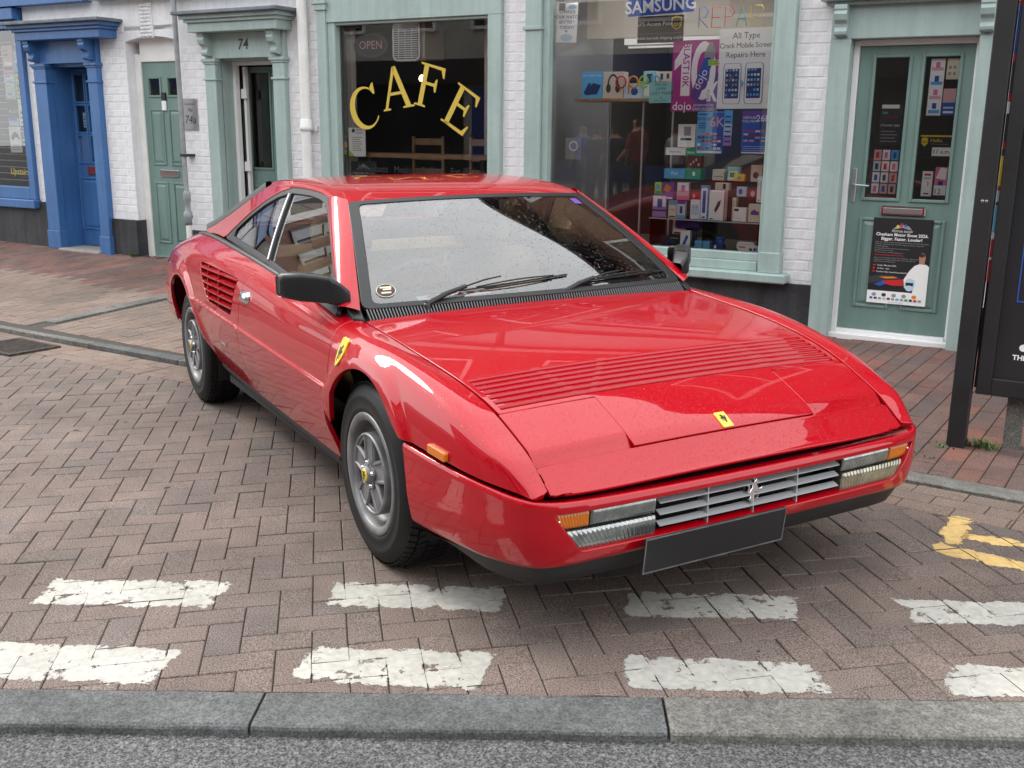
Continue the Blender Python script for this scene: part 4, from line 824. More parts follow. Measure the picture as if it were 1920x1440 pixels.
box(PHONE, B3o, 'added_tube_batten', 'upvc', (-2.3, -.68, .045, .10, 2.452, 2.469)); box(PHONE, B3o, 'added_tube_shield', 'upvc', (-2.3, -.68, .040, .0448, 2.40, 2.469)); box(PHONE, B3o, 'added_tube', 'added_tube_glow', (-2.28, -.70, .055, .09, 2.43, 2.451))  # added unseen tube brightens the goods, its shield keeps the streak off the bonnet
box(PHONE, B3o, 'side_lining', 'print_grey', (-2.44, -2.40, .07, 1.2, .5, 2.5))
for x in (-2.1, -1.79, -1.53): box(PHONE, B3o, 'shelf_upright', 'satin_metal', (x-.008, x+.008, .50, .52, .56, 1.66))
o_ = (-1.9, .2, 1.655); t_ = fthing('display_shelf', 'wooden shelf of boxed gadgets in the phone shop window', 'shelf', *o_); box(t_, o_, 'board', 'wood_pale', (-2.215, -1.385, .10, .34, 1.657, 1.682), bev=.002)
glass('clear_acrylic', (.93, .95, .95), .6)
o_ = (-1.08, .25, .755); t_ = fthing('acrylic_shelf', 'clear acrylic shelf low in the phone shop window', 'shelf', *o_); box(t_, o_, 'board', 'clear_acrylic', (-1.53, -.64, .09, .46, .767, .774)); box(t_, o_, 'front_edge', 'acrylic', (-1.53, -.64, .086, .089, .766, .775))
for x in (-1.52, -1.085, -.65): box(t_, o_, 'support', 'clear_acrylic', (x-.003, x+.003, .1, .45, .556, .766))
o_ = (-1.1, .45, 1.08); t_ = fthing('upper_acrylic_shelf', 'clear acrylic shelf behind the vape boxes in the phone window', 'shelf', *o_); box(t_, o_, 'board', 'clear_acrylic', (-1.53, -.64, .30, .52, 1.058, 1.064))
for x in (-1.52, -.65): box(t_, o_, 'support', 'clear_acrylic', (x-.003, x+.003, .31, .50, .7745, 1.057))
# neon-style words
def tubes(strokes, x, z, sx, sz, y, r, cols, par, org):
    for c_, P in zip(cols, strokes):
        for p in P: b = FB(org); b.tube([(x+a*sx, y, z+bb*sz) for a, bb in p], r, 6); b.build('tube_letter', 'print_'+c_, par)
ov = lambda cx, cz, rx, rz, a0=0, a1=360, n=18: [(cx+rx*math.cos(R(a)), cz+rz*math.sin(R(a))) for a in np.linspace(a0, a1, n)]
o_ = (-1.67, .08, 1.72); t_ = fthing('open_tube_sign', 'multicoloured tube sign spelling open in front of the gadget boxes', 'sign', *o_)
tubes([[ov(.12, .62, .11, .30)], [[(.30, 0), (.30, .9)], ov(.40, .62, .10, .30)], [ov(.63, .62, .10, .30, 0, 320)+[], [(.53, .62), (.73, .62)]], [[(.80, .32), (.80, .92)], ov(.89, .66, .09, .26, 180, 0, 10)+[(.98, .32)]]], -1.855, 1.712, .377, .145, .085, .0065, ['red', 'orange', 'lime', 'sky'], t_, o_)
o_ = (-.94, .06, 2.17); t_ = fthing('repair_tube_sign', 'thin multicoloured tube sign spelling REPAIR at the top of the phone window', 'sign', *o_)
tubes([[[(.0, 0), (.0, 1), (.10, 1), (.14, .78), (.10, .52), (0, .5), (.14, 0)]], [[(.34, 0), (.20, 0), (.20, 1), (.34, 1)], [(.20, .5), (.32, .5)]], [[(.40, 0), (.40, 1), (.50, 1), (.54, .76), (.50, .5), (.40, .5)]], [[(.57, 0), (.65, 1), (.73, 0)], [(.60, .38), (.70, .38)]], [[(.78, 0), (.78, 1)]], [[(.84, 0), (.84, 1), (.94, 1), (.98, .76), (.94, .5), (.84, .5), (.98, 0)]]], -1.19, 2.18, .50, .14, .07, .0035, ['blue', 'red', 'red', 'green', 'yellow', 'yellow'], t_, o_)
# posters of the phone shop
sheet('brand_sign', 'blue SAMSUNG sign at the top of the phone shop window', 'sign', -1.755, -1.227, 2.287, 2.43, 'blue', lines=[('t', 'SAMSUNG', .5, .42, .125, 'white', dict(bold=.0025))], tilt=R(-2))
sheet('parcel_sign', 'dark brown UPS Access Point sign with shield in the phone shop window', 'sign', -1.671, -1.30, 2.083, 2.278, 'brown', lines=[('t', 'UPS Access Point', .38, .70, .042, 'white'), ('p', [(.74, .92), (.84, .97), (.95, .92), (.95, .62), (.92, .54), (.845, .46), (.77, .54), (.74, .62)], 'yellow'), ('p', [(.755, .88), (.845, .90), (.935, .88), (.935, .63), (.91, .56), (.845, .49), (.78, .56), (.755, .63)], 'brown'), ('t', 'ups', .845, .68, .05, 'yellow'), ('r', .03, .345, .95, .352, 'grey'), ('t', 'Mobile barcode shipping enabled', .50, .18, .030, 'white')])
sheet('battery_notice', 'white watch battery notice at the top left of the phone shop window', 'notice', -2.372, -2.19, 2.108, 2.412, 'white', lines=[('t', 'CHANGE\nYOUR WATCH\nBATTERY\nTODAY!', .5, .56, .034, 'navy', dict(lines=1.15)), ('r', .08, .78, .38, .97, 'grey'), ('p', oval(.72, .88, .2, .06), 'paleblue'), ('p', [(.4, .30), (.56, .30), (.48, .24)], 'sky'), ('p', oval(.5, .12, .3, .09), 'paleblue')], tilt=R(2))
O10 = [(.10, .40), (.22, .40), (.22, .02), (.46, .02), (.46, .30), (.46, .95), (.30, .95), (.02, .66), (.02, .56), (.20, .66)]
bl_ = sheet('vape_poster', 'pink and purple cut-out poster with a huge 10K and a vape device', 'poster', -1.375, -1.012, 1.583, 2.095, 'magenta', lines=[
 ('r', .55, .0, 1.0, .55, 'purple'), ('p', [(.05, .58), (.20, .68), (.20, .22), (.40, .22), (.40, .95), (.27, .95), (.05, .72)], 'white'), ('p', ring(.26, .41, .14, .27, 0, 360, 26, 0, 0, .68, .57), 'white'),
 ('p', [(.22, .92), (.37, .92), (.37, .38), (.22, .38)], 'white'), ('t', 'BLAST10K', .295, .655, .072, 'magenta', dict(rot=R(90), bold=.001)),
 ('p', [(.42, .20), (.52, .15), (.62, .20), (.87, .68), (.80, .76), (.68, .74)], 'blue'), ('p', [(.42, .20), (.52, .15), (.62, .20), (.74, .44), (.55, .48)], 'purple'), ('p', [(.68, .74), (.80, .76), (.87, .68), (.93, .82), (.86, .96), (.80, .97), (.70, .84)], 'grey'), ('t', 'dojo', .63, .45, .085, 'white', dict(rot=R(-64))),
 ('r', .77, .64, .99, .72, 'lime'), ('t', 'EASY POD\nREPLACEMENT', .88, .68, .016, 'black'), ('p', [(.78, .42), (.86, .42), (.86, .33), (.96, .42), (1, .42), (.91, .28), (1, .14), (.94, .14), (.86, .24), (.86, .14), (.78, .14)], 'white'), ('t', 'PUFFS', .80, .22, .035, 'purple', dict(rot=R(90))), ('t', 'dojo', .25, .07, .085, 'white', dict(bold=.001)), ('t', 'powered by\nVAPORESSO', .72, .06, .032, 'white')])
def phone(fx, fz, w, h, crack):
    L_ = [('p', [(fx+a*w, fz+b_*h) for a, b_ in rrect(0, 1, 0, 1, .12, 3)], 'grey'), ('p', [(fx+.015+a*(w-.03), fz+.006+b_*(h-.012)) for a, b_ in rrect(0, 1, 0, 1, .12, 3)], 'white'), ('r', fx+.04, fz+.07, fx+w-.04, fz+h-.07, 'navy')]
    for i in range(4):
        for j in range(6):
            if rng.random() < .85: L_.append(('r', fx+.055+i*(w-.1)/4, fz+.10+j*.062, fx+.055+i*(w-.1)/4+.035, fz+.10+j*.062+.028, rng.choice(['white', 'paleblue', 'paleblue', 'grey', 'sky'])))
    if crack:
        for k in range(6): a = fx+.06+rng.random()*(w-.14); b_ = fz+.1+rng.random()*.25; L_.append(('p', [(a, b_), (a+.05+.05*rng.random(), b_+.10*rng.random()+.02), (a+.012, b_+.006)], 'grey'))
    return L_
sheet('repair_poster', 'white poster offering crack mobile screen repairs with two phones', 'poster', -1.012, -.608, 1.603, 2.168, 'white', lines=[('t', 'All Type', .5, .905, .060, 'dark'), ('t', 'Crack Mobile Screen', .5, .785, .0515, 'dark', dict(spacing=.92)), ('t', 'Repairs Here', .5, .67, .055, 'dark')]+phone(.10, .06, .34, .51, True)+phone(.51, .06, .34, .51, False)+[('p', [(.452, .36), (.452, .28), (.49, .32)], 'sky')], tilt=R(-.6))
sheet('offer_note', 'pale turquoise handwritten special offer note on the phone shop window', 'note', -1.555, -1.357, 1.645, 1.797, 'teal', lines=[('t', 'SPECIAL\nOFFER', .48, .78, .030, 'dark', dict(shear=.2)), ('t', 'LOST MARY', .5, .46, .034, 'dark', dict(shear=.25)), ('t', '2K\n5.99  2 FOR 11', .5, .18, .020, 'dark', dict(shear=.2))], tilt=R(-1))
tiles = lambda x0_, z0_, nx, nz, dx, dz, w, h, cs: [('r', x0_+i*dx, z0_+j*dz, x0_+i*dx+w, z0_+j*dz+h, rng.choice(cs)) for i in range(nx) for j in range(nz)]
sheet('flavour_poster', 'pale blue BM6000 flavour chart under the pink cut-out poster', 'poster', -1.155, -.95, 1.279, 1.582, 'sky', lines=[('r', .58, .1, 1.0, .98, 'blue'), ('t', 'BM6000', .28, .82, .034, 'navy'), ('t', '6K', .75, .74, .10, 'rose', dict(bold=.001)), ('r', .04, .0, .96, .05, 'white'), ('r', .04, .92, .4, .95, 'navy')]+[('r', .06, .60+.055*k, .34, .62+.055*k, 'navy') for k in range(3)]+tiles(.04, .09, 6, 5, .155, .087, .12, .055, ['red', 'blue', 'lilac', 'white', 'rose', 'navy', 'sky']))
sheet('flavour_strip', 'narrow blue and pink strip poster between two flavour charts', 'poster', -.947, -.884, 1.336, 1.591, 'paleblue', lines=[('r', 0, .62, 1, 1, 'sky'), ('r', 0, 0, 1, .3, 'lilac')]+[('r', .15, .1+.14*k, .85, .14+.14*k, 'navy') for k in range(6)])
sheet('puff_poster', 'dark blue 26K vape poster at the right of the phone shop window', 'poster', -.808, -.606, 1.284, 1.587, 'blue', lines=[('r', 0, .82, 1, 1, 'purple'), ('t', '26K', .78, .82, .065, 'white'), ('t', 'NERA30K\nFULLVIEW', .30, .80, .026, 'white'), ('r', .66, .58, .74, .74, 'navy'), ('r', .80, .58, .88, .74, 'navy'), ('r', .03, .0, .97, .03, 'white')]+tiles(.08, .28, 4, 4, .22, .075, .17, .04, ['red', 'rose', 'sky', 'paleblue', 'maroon', 'white'])+[('r', .08, .06+.05*k, .92, .07+.05*k, 'paleblue') for k in range(3)])
# boxed goods: (x0,x1,z0,z1,y,depth,colour,label,[marks])
GOODS = [(-1.418,-1.275,1.314,1.49,.34,.05,'white','white box with a black keyboard picture hanging in the phone window',[('r',.15,.30,.8,.40,'black'),('r',.35,.5,.75,.9,'grey')]),
(-1.523,-1.358,1.251,1.309,.36,.12,'white','long white console box above the green case',[('t','PlayStation',.5,.45,.022,'dark')]),(-1.355,-1.205,1.248,1.305,.36,.12,'green','green console gift box beside the long white box',[('r',.1,.3,.5,.6,'teal')]),
(-1.323,-1.215,1.155,1.246,.36,.06,'maroon','maroon patterned pack between two green cases',[('r',.1+.2*k,.2+.2*(k%3),.22+.2*k,.4+.2*(k%3),'rose') for k in range(4)]),(-1.527,-1.352,1.068,1.143,.36,.10,'sky','blue game case with small white print at the left of the stack',[('t','PS4',.5,.5,.04,'white')]),(-1.349,-1.218,1.066,1.153,.36,.10,'green','green game case at the foot of the stacked cases',[('p',oval(.55,.5,.09,.2),'white')]),
(-1.514,-1.456,.952,1.045,.14,.03,'lime','small yellow and green vape box, leftmost on the acrylic shelf',[('r',.1,.0,.9,.3,'green'),('r',.25,.4,.7,.85,'sky')]),(-1.445,-1.345,.915,1.05,.125,.03,'purple','tilted dark purple vape box with orange splash',[('p',[(.1,.55),(.5,.40),(.8,.7),(.35,.9)],'orange'),('r',.1,.05,.9,.15,'white')]),(-1.335,-1.234,.915,1.05,.16,.03,'rose','pink and white vape box with a bottle picture',[('r',.05,.55,.95,.98,'white'),('r',.35,.45,.65,.85,'pink'),('r',.05,0,.95,.25,'pink')]),
(-1.518,-1.40,.776,.945,.12,.035,'lilac','leaning lilac and white vape box at the lower left',[('r',.05,.5,.95,.97,'white'),('r',.35,.45,.7,.85,'blue'),('r',0,.28,1,.36,'dark')]),(-1.383,-1.315,.776,.910,.12,.03,'cream','narrow cream and blue vape box on the acrylic shelf',[('r',0,.75,1,1,'sky'),('r',.1,.05,.9,.12,'dark'),('r',.2,.45,.8,.5,'grey')]),(-1.311,-1.243,.776,.907,.12,.03,'paleblue','pale blue vape box with a dark bottle picture',[('r',0,.85,1,1,'purple'),('r',.35,.3,.65,.7,'navy'),('r',0,0,1,.2,'sky')]),
(-1.208,-1.130,.926,.975,.14,.05,'red','small red box resting on a white adaptor',[('p',oval(.3,.5,.12,.3),'rose')]),(-1.209,-1.128,.776,.924,.14,.06,'white','white travel adaptor box with a socket picture',[('r',.1,.2,.85,.75,'paleblue'),('r',.25,.55,.3,.65,'black'),('r',.6,.55,.65,.65,'black')]),(-1.121,-1.058,.776,1.035,.11,.04,'sky','tall narrow blue box with a strip of dots on the acrylic shelf',[('r',.12,.03,.88,.93,'white'),('r',.3,.2,.7,.85,'blue'),('r',.3,.05,.7,.1,'red')]),
(-1.116,-1.02,1.066,1.15,.34,.06,'cream','cream carton on the upper acrylic shelf',[('r',.1,.3,.9,.4,'grey')]),(-.996,-.895,1.066,1.17,.34,.05,'teal','turquoise carton with a white window on the upper shelf',[('r',.1,.1,.8,.75,'white'),('r',.2,.25,.65,.6,'green')]),(-1.04,-.926,1.002,1.055,.20,.05,'beige','beige box lid with a black phone picture',[('r',.55,.15,.75,.9,'black')]),(-1.052,-.925,.776,1.0,.115,.06,'white','white box with a black headset picture and red side',[('p',[(.35,.35),(.55,.62),(.75,.70),(.68,.5),(.5,.30),(.45,.25)],'dark'),('r',.1,.04,.3,.07,'dark'),('r',.94,0,1.0,1,'red')]),
(-.938,-.852,1.066,1.12,.33,.03,'yellow','yellow blister pack on the upper acrylic shelf',[('p',oval(.5,.45,.2,.3),'grey')]),(-.88,-.802,.956,1.03,.24,.03,'paleblue','clear pack with a blue toy in the phone window',[('p',oval(.4,.5,.2,.3),'blue')]),(-.803,-.715,1.066,1.19,.32,.05,'beige','tall beige box with a dark round picture on the upper shelf',[('p',oval(.45,.4,.25,.2),'dark')]),(-.79,-.705,.922,1.03,.22,.03,'maroon','red toy blister pack behind the cream boxes',[('p',oval(.5,.55,.2,.2),'rose')]),
(-.697,-.640,.922,1.115,.16,.04,'white','tall slim white box at the right of the display',[('r',.45,.25,.52,.85,'grey'),('r',.2,.05,.4,.1,'red')]),(-.892,-.860,.776,.948,.19,.05,'cream','cream box half hidden behind the small white box',[('r',.2,.1,.8,.9,'beige')]),(-.857,-.755,.776,.88,.12,.06,'white','small white box with a black corner label',[('r',.05,.75,.4,.92,'black'),('r',.3,.2,.7,.22,'grey')]),(-.74,-.645,.776,.912,.12,.05,'cream','cream box with a purple vacuum picture',[('p',[(.2,.4),(.85,.4),(.85,.6),(.6,.62),(.5,.72),(.2,.58)],'purple')]),
(-1.273,-1.192,.556,.684,.12,.04,'white','white box with a blue speaker picture under the acrylic shelf',[('p',[(.2,.1),(.5,.1),(.85,.65),(.6,.75)],'blue')]),(-1.436,-1.278,.556,.632,.12,.06,'black','black box with a headphone picture on the window floor',[('p',ring(.25,.5,.15,.3,0,180,12,0,0,.5,.2),'navy'),('r',.5,.8,.95,.88,'grey')]),(-1.152,-1.03,.556,.612,.12,.06,'sky','bright blue box lying on the window floor',[('r',.05,.75,.95,.8,'paleblue')]),(-1.0,-.922,.556,.592,.12,.06,'navy','dark blue tin under a blue cup',[('r',.1,.2,.3,.8,'white')]),(-.798,-.637,.556,.600,.11,.05,'white','white and orange box at the right of the window floor',[('r',.05,.55,.35,.85,'orange'),('p',oval(.6,.35,.08,.25),'dark'),('p',oval(.8,.4,.06,.3),'blue')]),(-1.386,-1.28,.64,.76,.24,.05,'white','white box with a red printed foot behind the purple speaker',[('r',.1,.02,.8,.15,'red')]),
(-2.172,-1.988,1.6825,1.886,.13,.10,'sky','blue telephone box at the left of the wooden shelf',[('t','Caller ID Speaker Phone',.5,.86,.017,'white'),('p',[(.2,.12),(.75,.16),(.92,.5),(.55,.58),(.25,.35)],'navy'),('p',[(.1,.2),(.2,.15),(.45,.55),(.35,.6)],'navy')]),(-1.984,-1.812,1.6825,1.884,.13,.10,'beige','beige box with black headphones on the wooden shelf',[('p',ring(.28,.42,.20,.34,0,200,16,0,0,.5,.5),'dark'),('p',oval(.28,.38,.12,.17),'dark'),('p',oval(.74,.38,.12,.17),'dark')]),(-1.807,-1.657,1.6825,1.795,.14,.08,'paleblue','low pale box with a blue camera picture on the wooden shelf',[('p',oval(.6,.45,.2,.25),'blue')]),(-1.654,-1.56,1.6825,1.886,.16,.08,'teal','grey green box behind the special offer note',[('r',.1,.1,.9,.5,'white'),('r',.3,.55,.8,.9,'navy')]),(-1.545,-1.40,1.805,1.88,.15,.06,'cream','cream gadget box above the special offer note',[('r',.25,.2,.4,.8,'dark'),('r',.6,.3,.75,.8,'dark')])]
for (x0, x1, z0, z1, y, d, c_, lb, marks) in GOODS:
    o_ = ((x0+x1)/2, y+d/2, z0); t_ = fthing('boxed_gadget', lb, 'box', *o_, 'boxed goods in the phone shop window'); box(t_, o_, 'carton', 'print_'+c_, (x0, x1, y, y+d, z0, z1), bev=.002); W_, H_ = x1-x0, z1-z0
    for k, M_ in enumerate(marks):
        yy = y-.0004-.0004*k
        if M_[0] == 'r': box(t_, o_, 'print', 'print_'+M_[5], (x0+M_[1]*W_, x0+M_[3]*W_, yy, y-.0002, z0+M_[2]*H_, z0+M_[4]*H_))
        elif M_[0] == 'p': b = FB(o_); b.prism([(x0+a*W_, z0+bb*H_) for a, bb in M_[1]], lambda a, bb, dd: (a, dd, bb), yy, y-.0002); b.build('print', 'print_'+M_[2], t_)
        else: ftext(M_[1], M_[4], x0+M_[2]*W_, yy, z0+M_[3]*H_, 'print_'+M_[5], t_, o_)
# the box between the two shelves rests on a riser; blue cup, purple speaker, white tray
o_ = (-1.245, .30, .69); t_ = fthing('purple_speaker', 'dark purple tube speaker under the acrylic shelf', 'speaker', *o_); b = FB(o_); b.lathe([(.0001, -.105), (.028, -.105), (.034, -.098), (.034, .098), (.028, .105), (.0001, .105)], (-1.245, .22, .725), 'x', 18); b.build('body', 'print_purple', t_); box(t_, o_, 'end_band', 'print_dark', (-1.30, -1.19, .25, .28, .556, .70))
o_ = (-.958, .15, .593); t_ = fthing('blue_cup', 'blue cup standing on a dark tin in the phone window', 'cup', *o_); b = FB(o_); b.lathe([(.0001, .593), (.028, .593), (.034, .61), (.036, .645), (.032, .648), (.028, .60)], (-.958, .15, 0), 'z', 18); b.build('cup_body', 'print_blue', t_); b = FB(o_); b.lathe([(.0362, .628), (.038, .630), (.038, .634), (.0362, .636)], (-.958, .15, 0), 'z', 18); b.build('rim_band', 'print_navy', t_)
o_ = (-.765, .20, .556); t_ = fthing('white_tray', 'white rounded tray standing behind the orange and white box', 'tray', *o_); b = FB(o_); b.prism(rrect(-.836, -.70, .556, .618, .02, 4), lambda a, bb, d: (a, d, bb), .185, .20); b.build('tray', 'print_white', t_); b = FB(o_); b.prism(rrect(-.828, -.708, .566, .61, .015, 4), lambda a, bb, d: (a, d, bb), .183, .1848); b.build('inner_face', 'upvc', t_)
o_ = (-2.21, .10, 1.2); t_ = fthing('charger_pack', 'grey blister pack with a ring charger at the left of the phone window', 'pack', *o_); box(t_, o_, 'card', 'print_grey', (-2.29, -2.145, .10, .11, 1.205, 1.375)); b = FB(o_); b.prism(ring(.04, .04, .03, .03, 0, 360, 20, 0, 0, -2.215, 1.31), lambda a, bb, d: (a, d, bb), .093, .0995); b.build('ring', 'print_white', t_)
# ---- right-hand door
pilaster(PHONE, B3o, -.185, -.047, -.04, 2.06, 'mint_paint', .065, cap=False, base=0); pilaster(PHONE, B3o, .762, .86, -.06, 2.06, 'mint_paint', .065, cap=False, base=0); box(PHONE, B3o, 'door_frieze', 'mint_paint', (-.185, .86, -.055, .05, 2.06, 2.30), bev=.004); box(PHONE, B3o, 'door_cornice', 'mint_paint', (-.25, .93, -.16, .05, 2.30, 2.36), (-.22, .90, -.11, .05, 2.275, 2.30), bev=.006)
console(PHONE, B3o, -.112, 2.275, 'mint_paint', .085, .20, -.055, .10); console(PHONE, B3o, .80, 2.275, 'mint_paint', .085, .20, -.055, .10)
box(PHONE, B3o, 'door_reveal', 'mint_paint', (-.10, -.047, .01, .14, -.02, 2.08), (.762, .81, .01, .14, -.02, 2.08)); box(PHONE, B3o, 'door_frame', 'upvc', (-.047, -.008, .05, .14, .0, 2.06), (.735, .762, .05, .14, .0, 2.06), (-.008, .735, .05, .14, 2.02, 2.06), (-.008, .735, .03, .14, -.005, .055), bev=.004); box(PHONE, B3o, 'door_threshold', 'upvc', (-.047, .762, -.02, .05, -.015, .03), bev=.004); box(PHONE, B3o, 'door_step', 'stone_step', (-.187, .862, -.06, .14, -.10, -.016), bev=.006)
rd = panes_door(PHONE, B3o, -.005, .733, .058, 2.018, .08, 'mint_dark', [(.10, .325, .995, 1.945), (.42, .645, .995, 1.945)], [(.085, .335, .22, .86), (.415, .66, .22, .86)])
lbx = box(rd, B3o, 'letterbox', 'chrome', (.225, .525, .058, .08, .882, .948), bev=.008); box(rd, B3o, 'letterbox_flap', 'satin_metal', (.245, .505, .052, .0585, .895, .935), bev=.003)
box(rd, B3o, 'handle_plate', 'satin_metal', (.012, .042, .068, .08, .96, 1.20), bev=.006); b = FB(B3o); b.tube([(.027, .07, 1.085), (.027, .03, 1.085), (.06, .026, 1.083), (.14, .028, 1.08)], [.009, .009, .009, .007], 8); b.build('handle', 'satin_metal', rd)
YD = .085
sheet('door_poster', 'black motor show poster with a racing driver in white on the mint door', 'poster', .187, .586, .262, .863, 'black', y=.064, lines=[
 ('p', [(.32, .86), (.40, .915), (.50, .93), (.60, .915), (.66, .87), (.55, .885), (.5, .895), (.42, .885)], 'grey'), ('r', .40, .885, .43, .925, 'yellow'), ('r', .46, .90, .50, .945, 'red'), ('r', .53, .90, .56, .94, 'blue'), ('t', 'MOTOR SHOW', .5, .85, .020, 'white'), ('t', 'Chesham Motor Show 2026.\nBigger. Faster. Louder!', .5, .785, .030, 'white', dict(bold=.0006)),
 ('t', 'View over classic, modern and high performance cars and motorcycles\nMeet Ben Collins (former Top Gear Stig) for photos, autographs\nand book signings\nExciting stalls, food & drink and entertainment\nSpectators come for free\nTo show off your vehicle, please go to:', .06, .66, .0125, 'grey', dict(align='LEFT', lines=1.15)), ('r', .06, .566, .56, .572, 'red'), ('t', 'Join us at the Chesham Motor Show 2026 for a spectacular\ncelebration of all things automotive. A fun-filled day for\nall the family with free entry!', .06, .515, .0125, 'grey', dict(align='LEFT', lines=1.1)),
 ('r', .06, .44, .10, .455, 'red'), ('t', 'Sunday 28th June 2026', .13, .447, .014, 'white', dict(align='LEFT')), ('r', .06, .40, .09, .42, 'red'), ('t', '10.30am - 4pm', .13, .41, .014, 'white', dict(align='LEFT')), ('r', .06, .365, .09, .385, 'red'), ('t', 'Chesham High Street & Lowndes Park', .12, .372, .014, 'white', dict(align='LEFT')),
 ('p', [(0, .30), (.2, .335), (.5, .33), (.55, .30), (.3, .28), (0, .22)], 'dark'), ('p', [(.18, .31), (.42, .325), (.5, .31), (.3, .295)], 'orange'), ('p', [(.25, .27), (.60, .30), (.60, .22), (.42, .215), (.3, .23)], 'red'), ('p', [(.1, .22), (.25, .27), (.3, .23), (.2, .20)], 'blue'),
 ('p', [(.62, .20), (.60, .30), (.68, .40), (.76, .465), (.84, .49), (.95, .485), (1, .46), (1, .145), (.76, .145), (.78, .30), (.70, .25)], 'white'), ('p', oval(.875, .555, .055, .062), 'skin'), ('p', [(.83, .49), (.92, .49), (.92, .53), (.83, .53)], 'skin'), ('p', oval(.865, .59, .05, .022), 'brown'), ('p', oval(.705, .24, .088, .075), 'paleblue'), ('p', [(.64, .265), (.77, .265), (.765, .225), (.70, .235), (.645, .225)], 'black'), ('r', 0, 0, 1, .145, 'white')]
 + [('p', oval(.12+.17*k, .10, .04, .022), c_) for k, c_ in enumerate(['grey', 'dark', 'grey', 'grey', 'orange'])]+[('r', .05+.075*k, .045, .05+.075*k+.05, .07, c_) for k, c_ in enumerate(['blue', 'dark', 'grey', 'teal', 'maroon', 'grey', 'sky', 'grey', 'green', 'dark', 'red', 'grey'])]+[('t', 'Sponsors of the show', .5, .02, .011, 'grey')])
sheet('date_notice', 'dark 17TH MAY 2026 notice behind the left pane of the mint door', 'notice', .155, .30, 1.36, 1.64, 'dark', y=.114, lines=[('r', .05, .88, .85, .97, 'white'), ('t', '17TH MAY 2026', .48, .47, .019, 'white'), ('t', 'CHESHAM', .5, .68, .02, 'red'), ('r', .1, .75, .35, .80, 'green')]+[('r', .1, .08+.08*k, .85-.1*(k % 2), .10+.08*k, 'grey') for k in range(4)])
vt = [('r', .02+.34*i, .02+.245*j, .02+.34*i+.29, .02+.245*j+.22, c_) for i in range(3) for j, c_ in enumerate((['white', 'white', 'paleblue', 'rose'], ['rose', 'white', 'white', 'white'], ['rose', 'rose', 'white', 'sky'])[i])]+[('r', .10+.34*i, .06+.245*j, .10+.34*i+.12, .06+.245*j+.13, ['pink', 'blue', 'dark', 'red'][(i+j) % 4]) for i in range(3) for j in range(4)]
sheet('vape_chart', 'sheet of small vape pictures low in the left pane of the mint door', 'poster', .135, .305, 1.02, 1.335, 'dark', y=.114, lines=vt)
sheet('flavour_cards', 'column of red and blue vape cards at the top of the right pane', 'poster', .455, .545, 1.56, 1.93, 'white', y=.114, lines=[('r', .1, .04+.25*k, .9, .10+.25*k, c_) for k, c_ in enumerate(['sky', 'rose', 'sky', 'rose'])]+[('r', .35, .12+.24*k, .65, .22+.24*k, c_) for k, c_ in enumerate(['blue', 'pink', 'blue', 'pink'])])
sheet('cream_card', 'cream card at the top right of the mint door glass', 'poster', .557, .64, 1.795, 1.93, 'cream', y=.114, lines=[('r', .15+.35*i, .2+.3*j, .35+.35*i, .35+.3*j, 'grey') for i in range(2) for j in range(2)])
sheet('pink_blue_card', 'pink over blue card in the right pane of the mint door', 'poster', .552, .632, 1.562, 1.735, 'rose', y=.114, lines=[('r', 0, 0, 1, .48, 'blue'), ('r', .1, .08, .9, .16, 'white'), ('r', .1, .25, .9, .32, 'paleblue')])
sheet('parcel_notice', 'black UPS collection notice reading 11 a.m. in the mint door', 'notice', .435, .64, 1.285, 1.43, 'black', y=.114, lines=[('r', 0, .93, 1, 1, 'yellow'), ('t', 'Hello.', .52, .76, .034, 'yellow', dict(align='CENTER')), ('p', [(.04, .86), (.14, .9), (.24, .86), (.24, .62), (.14, .48), (.04, .62)], 'yellow'), ('t', 'ups', .14, .70, .026, 'black'), ('t', "We're an access point", .62, .60, .012, 'grey'), ('r', .40, .05, .98, .45, 'white'), ('t', '11 a.m.', .70, .25, .040, 'black')])
sheet('contactless_card', 'narrow white card with a wave symbol low in the right pane', 'notice', .472, .54, 1.02, 1.19, 'white', y=.114, lines=[('r', .2, .82, .8, .90, 'red'), ('r', .2, .70, .8, .74, 'grey'), ('p', ring(.2, .1, .14, .07, -60, 60, 10, 0, 0, .45, .5), 'dark'), ('r', .25, .08, .75, .13, 'dark')])
sheet('vape_leaflet', 'pink and blue leaflet with a number 12 low in the right pane', 'leaflet', .553, .632, 1.03, 1.22, 'pink', y=.114, lines=[('r', 0, .0, 1, .35, 'white'), ('t', '12', .3, .12, .05, 'blue'), ('r', .3, .35, .7, .5, 'navy'), ('p', [(.1, .6), (.9, .55), (.95, .95), (.4, .98)], 'white')])
# ---- display board on posts at the kerb
mat('board_black', (.014, .014, .015), .5, noise=[(5, .7, 1.4, 4)]); mat('poster_dark', (.022, .022, .024), .25)
o_ = (1.2, -2.5, .0); t_ = fthing('display_board', 'tall black display board on posts beside the kerb at the right edge', 'notice board', *o_)
box(t_, o_, 'post', 'board_black', (1.115, 1.195, -2.55, -2.46, -.06, 2.9), bev=.004); box(t_, o_, 'post', 'board_black', (2.55, 2.63, -2.55, -2.46, -.1, 2.9), bev=.004)
box(t_, o_, 'leg', 'kerb_pale', (1.345, 1.42, -2.44, -2.38, -.06, .29))
b = FB(o_); b.box(1.212, 1.275, -2.53, -2.40, .285, 2.85); b.box(1.275, 2.48, -2.53, -2.40, .285, .365); b.box(1.275, 2.48, -2.53, -2.40, 2.78, 2.85); b.box(2.48, 2.54, -2.53, -2.40, .285, 2.85); bevel_obj(b.build('frame', 'board_black', t_), .004)
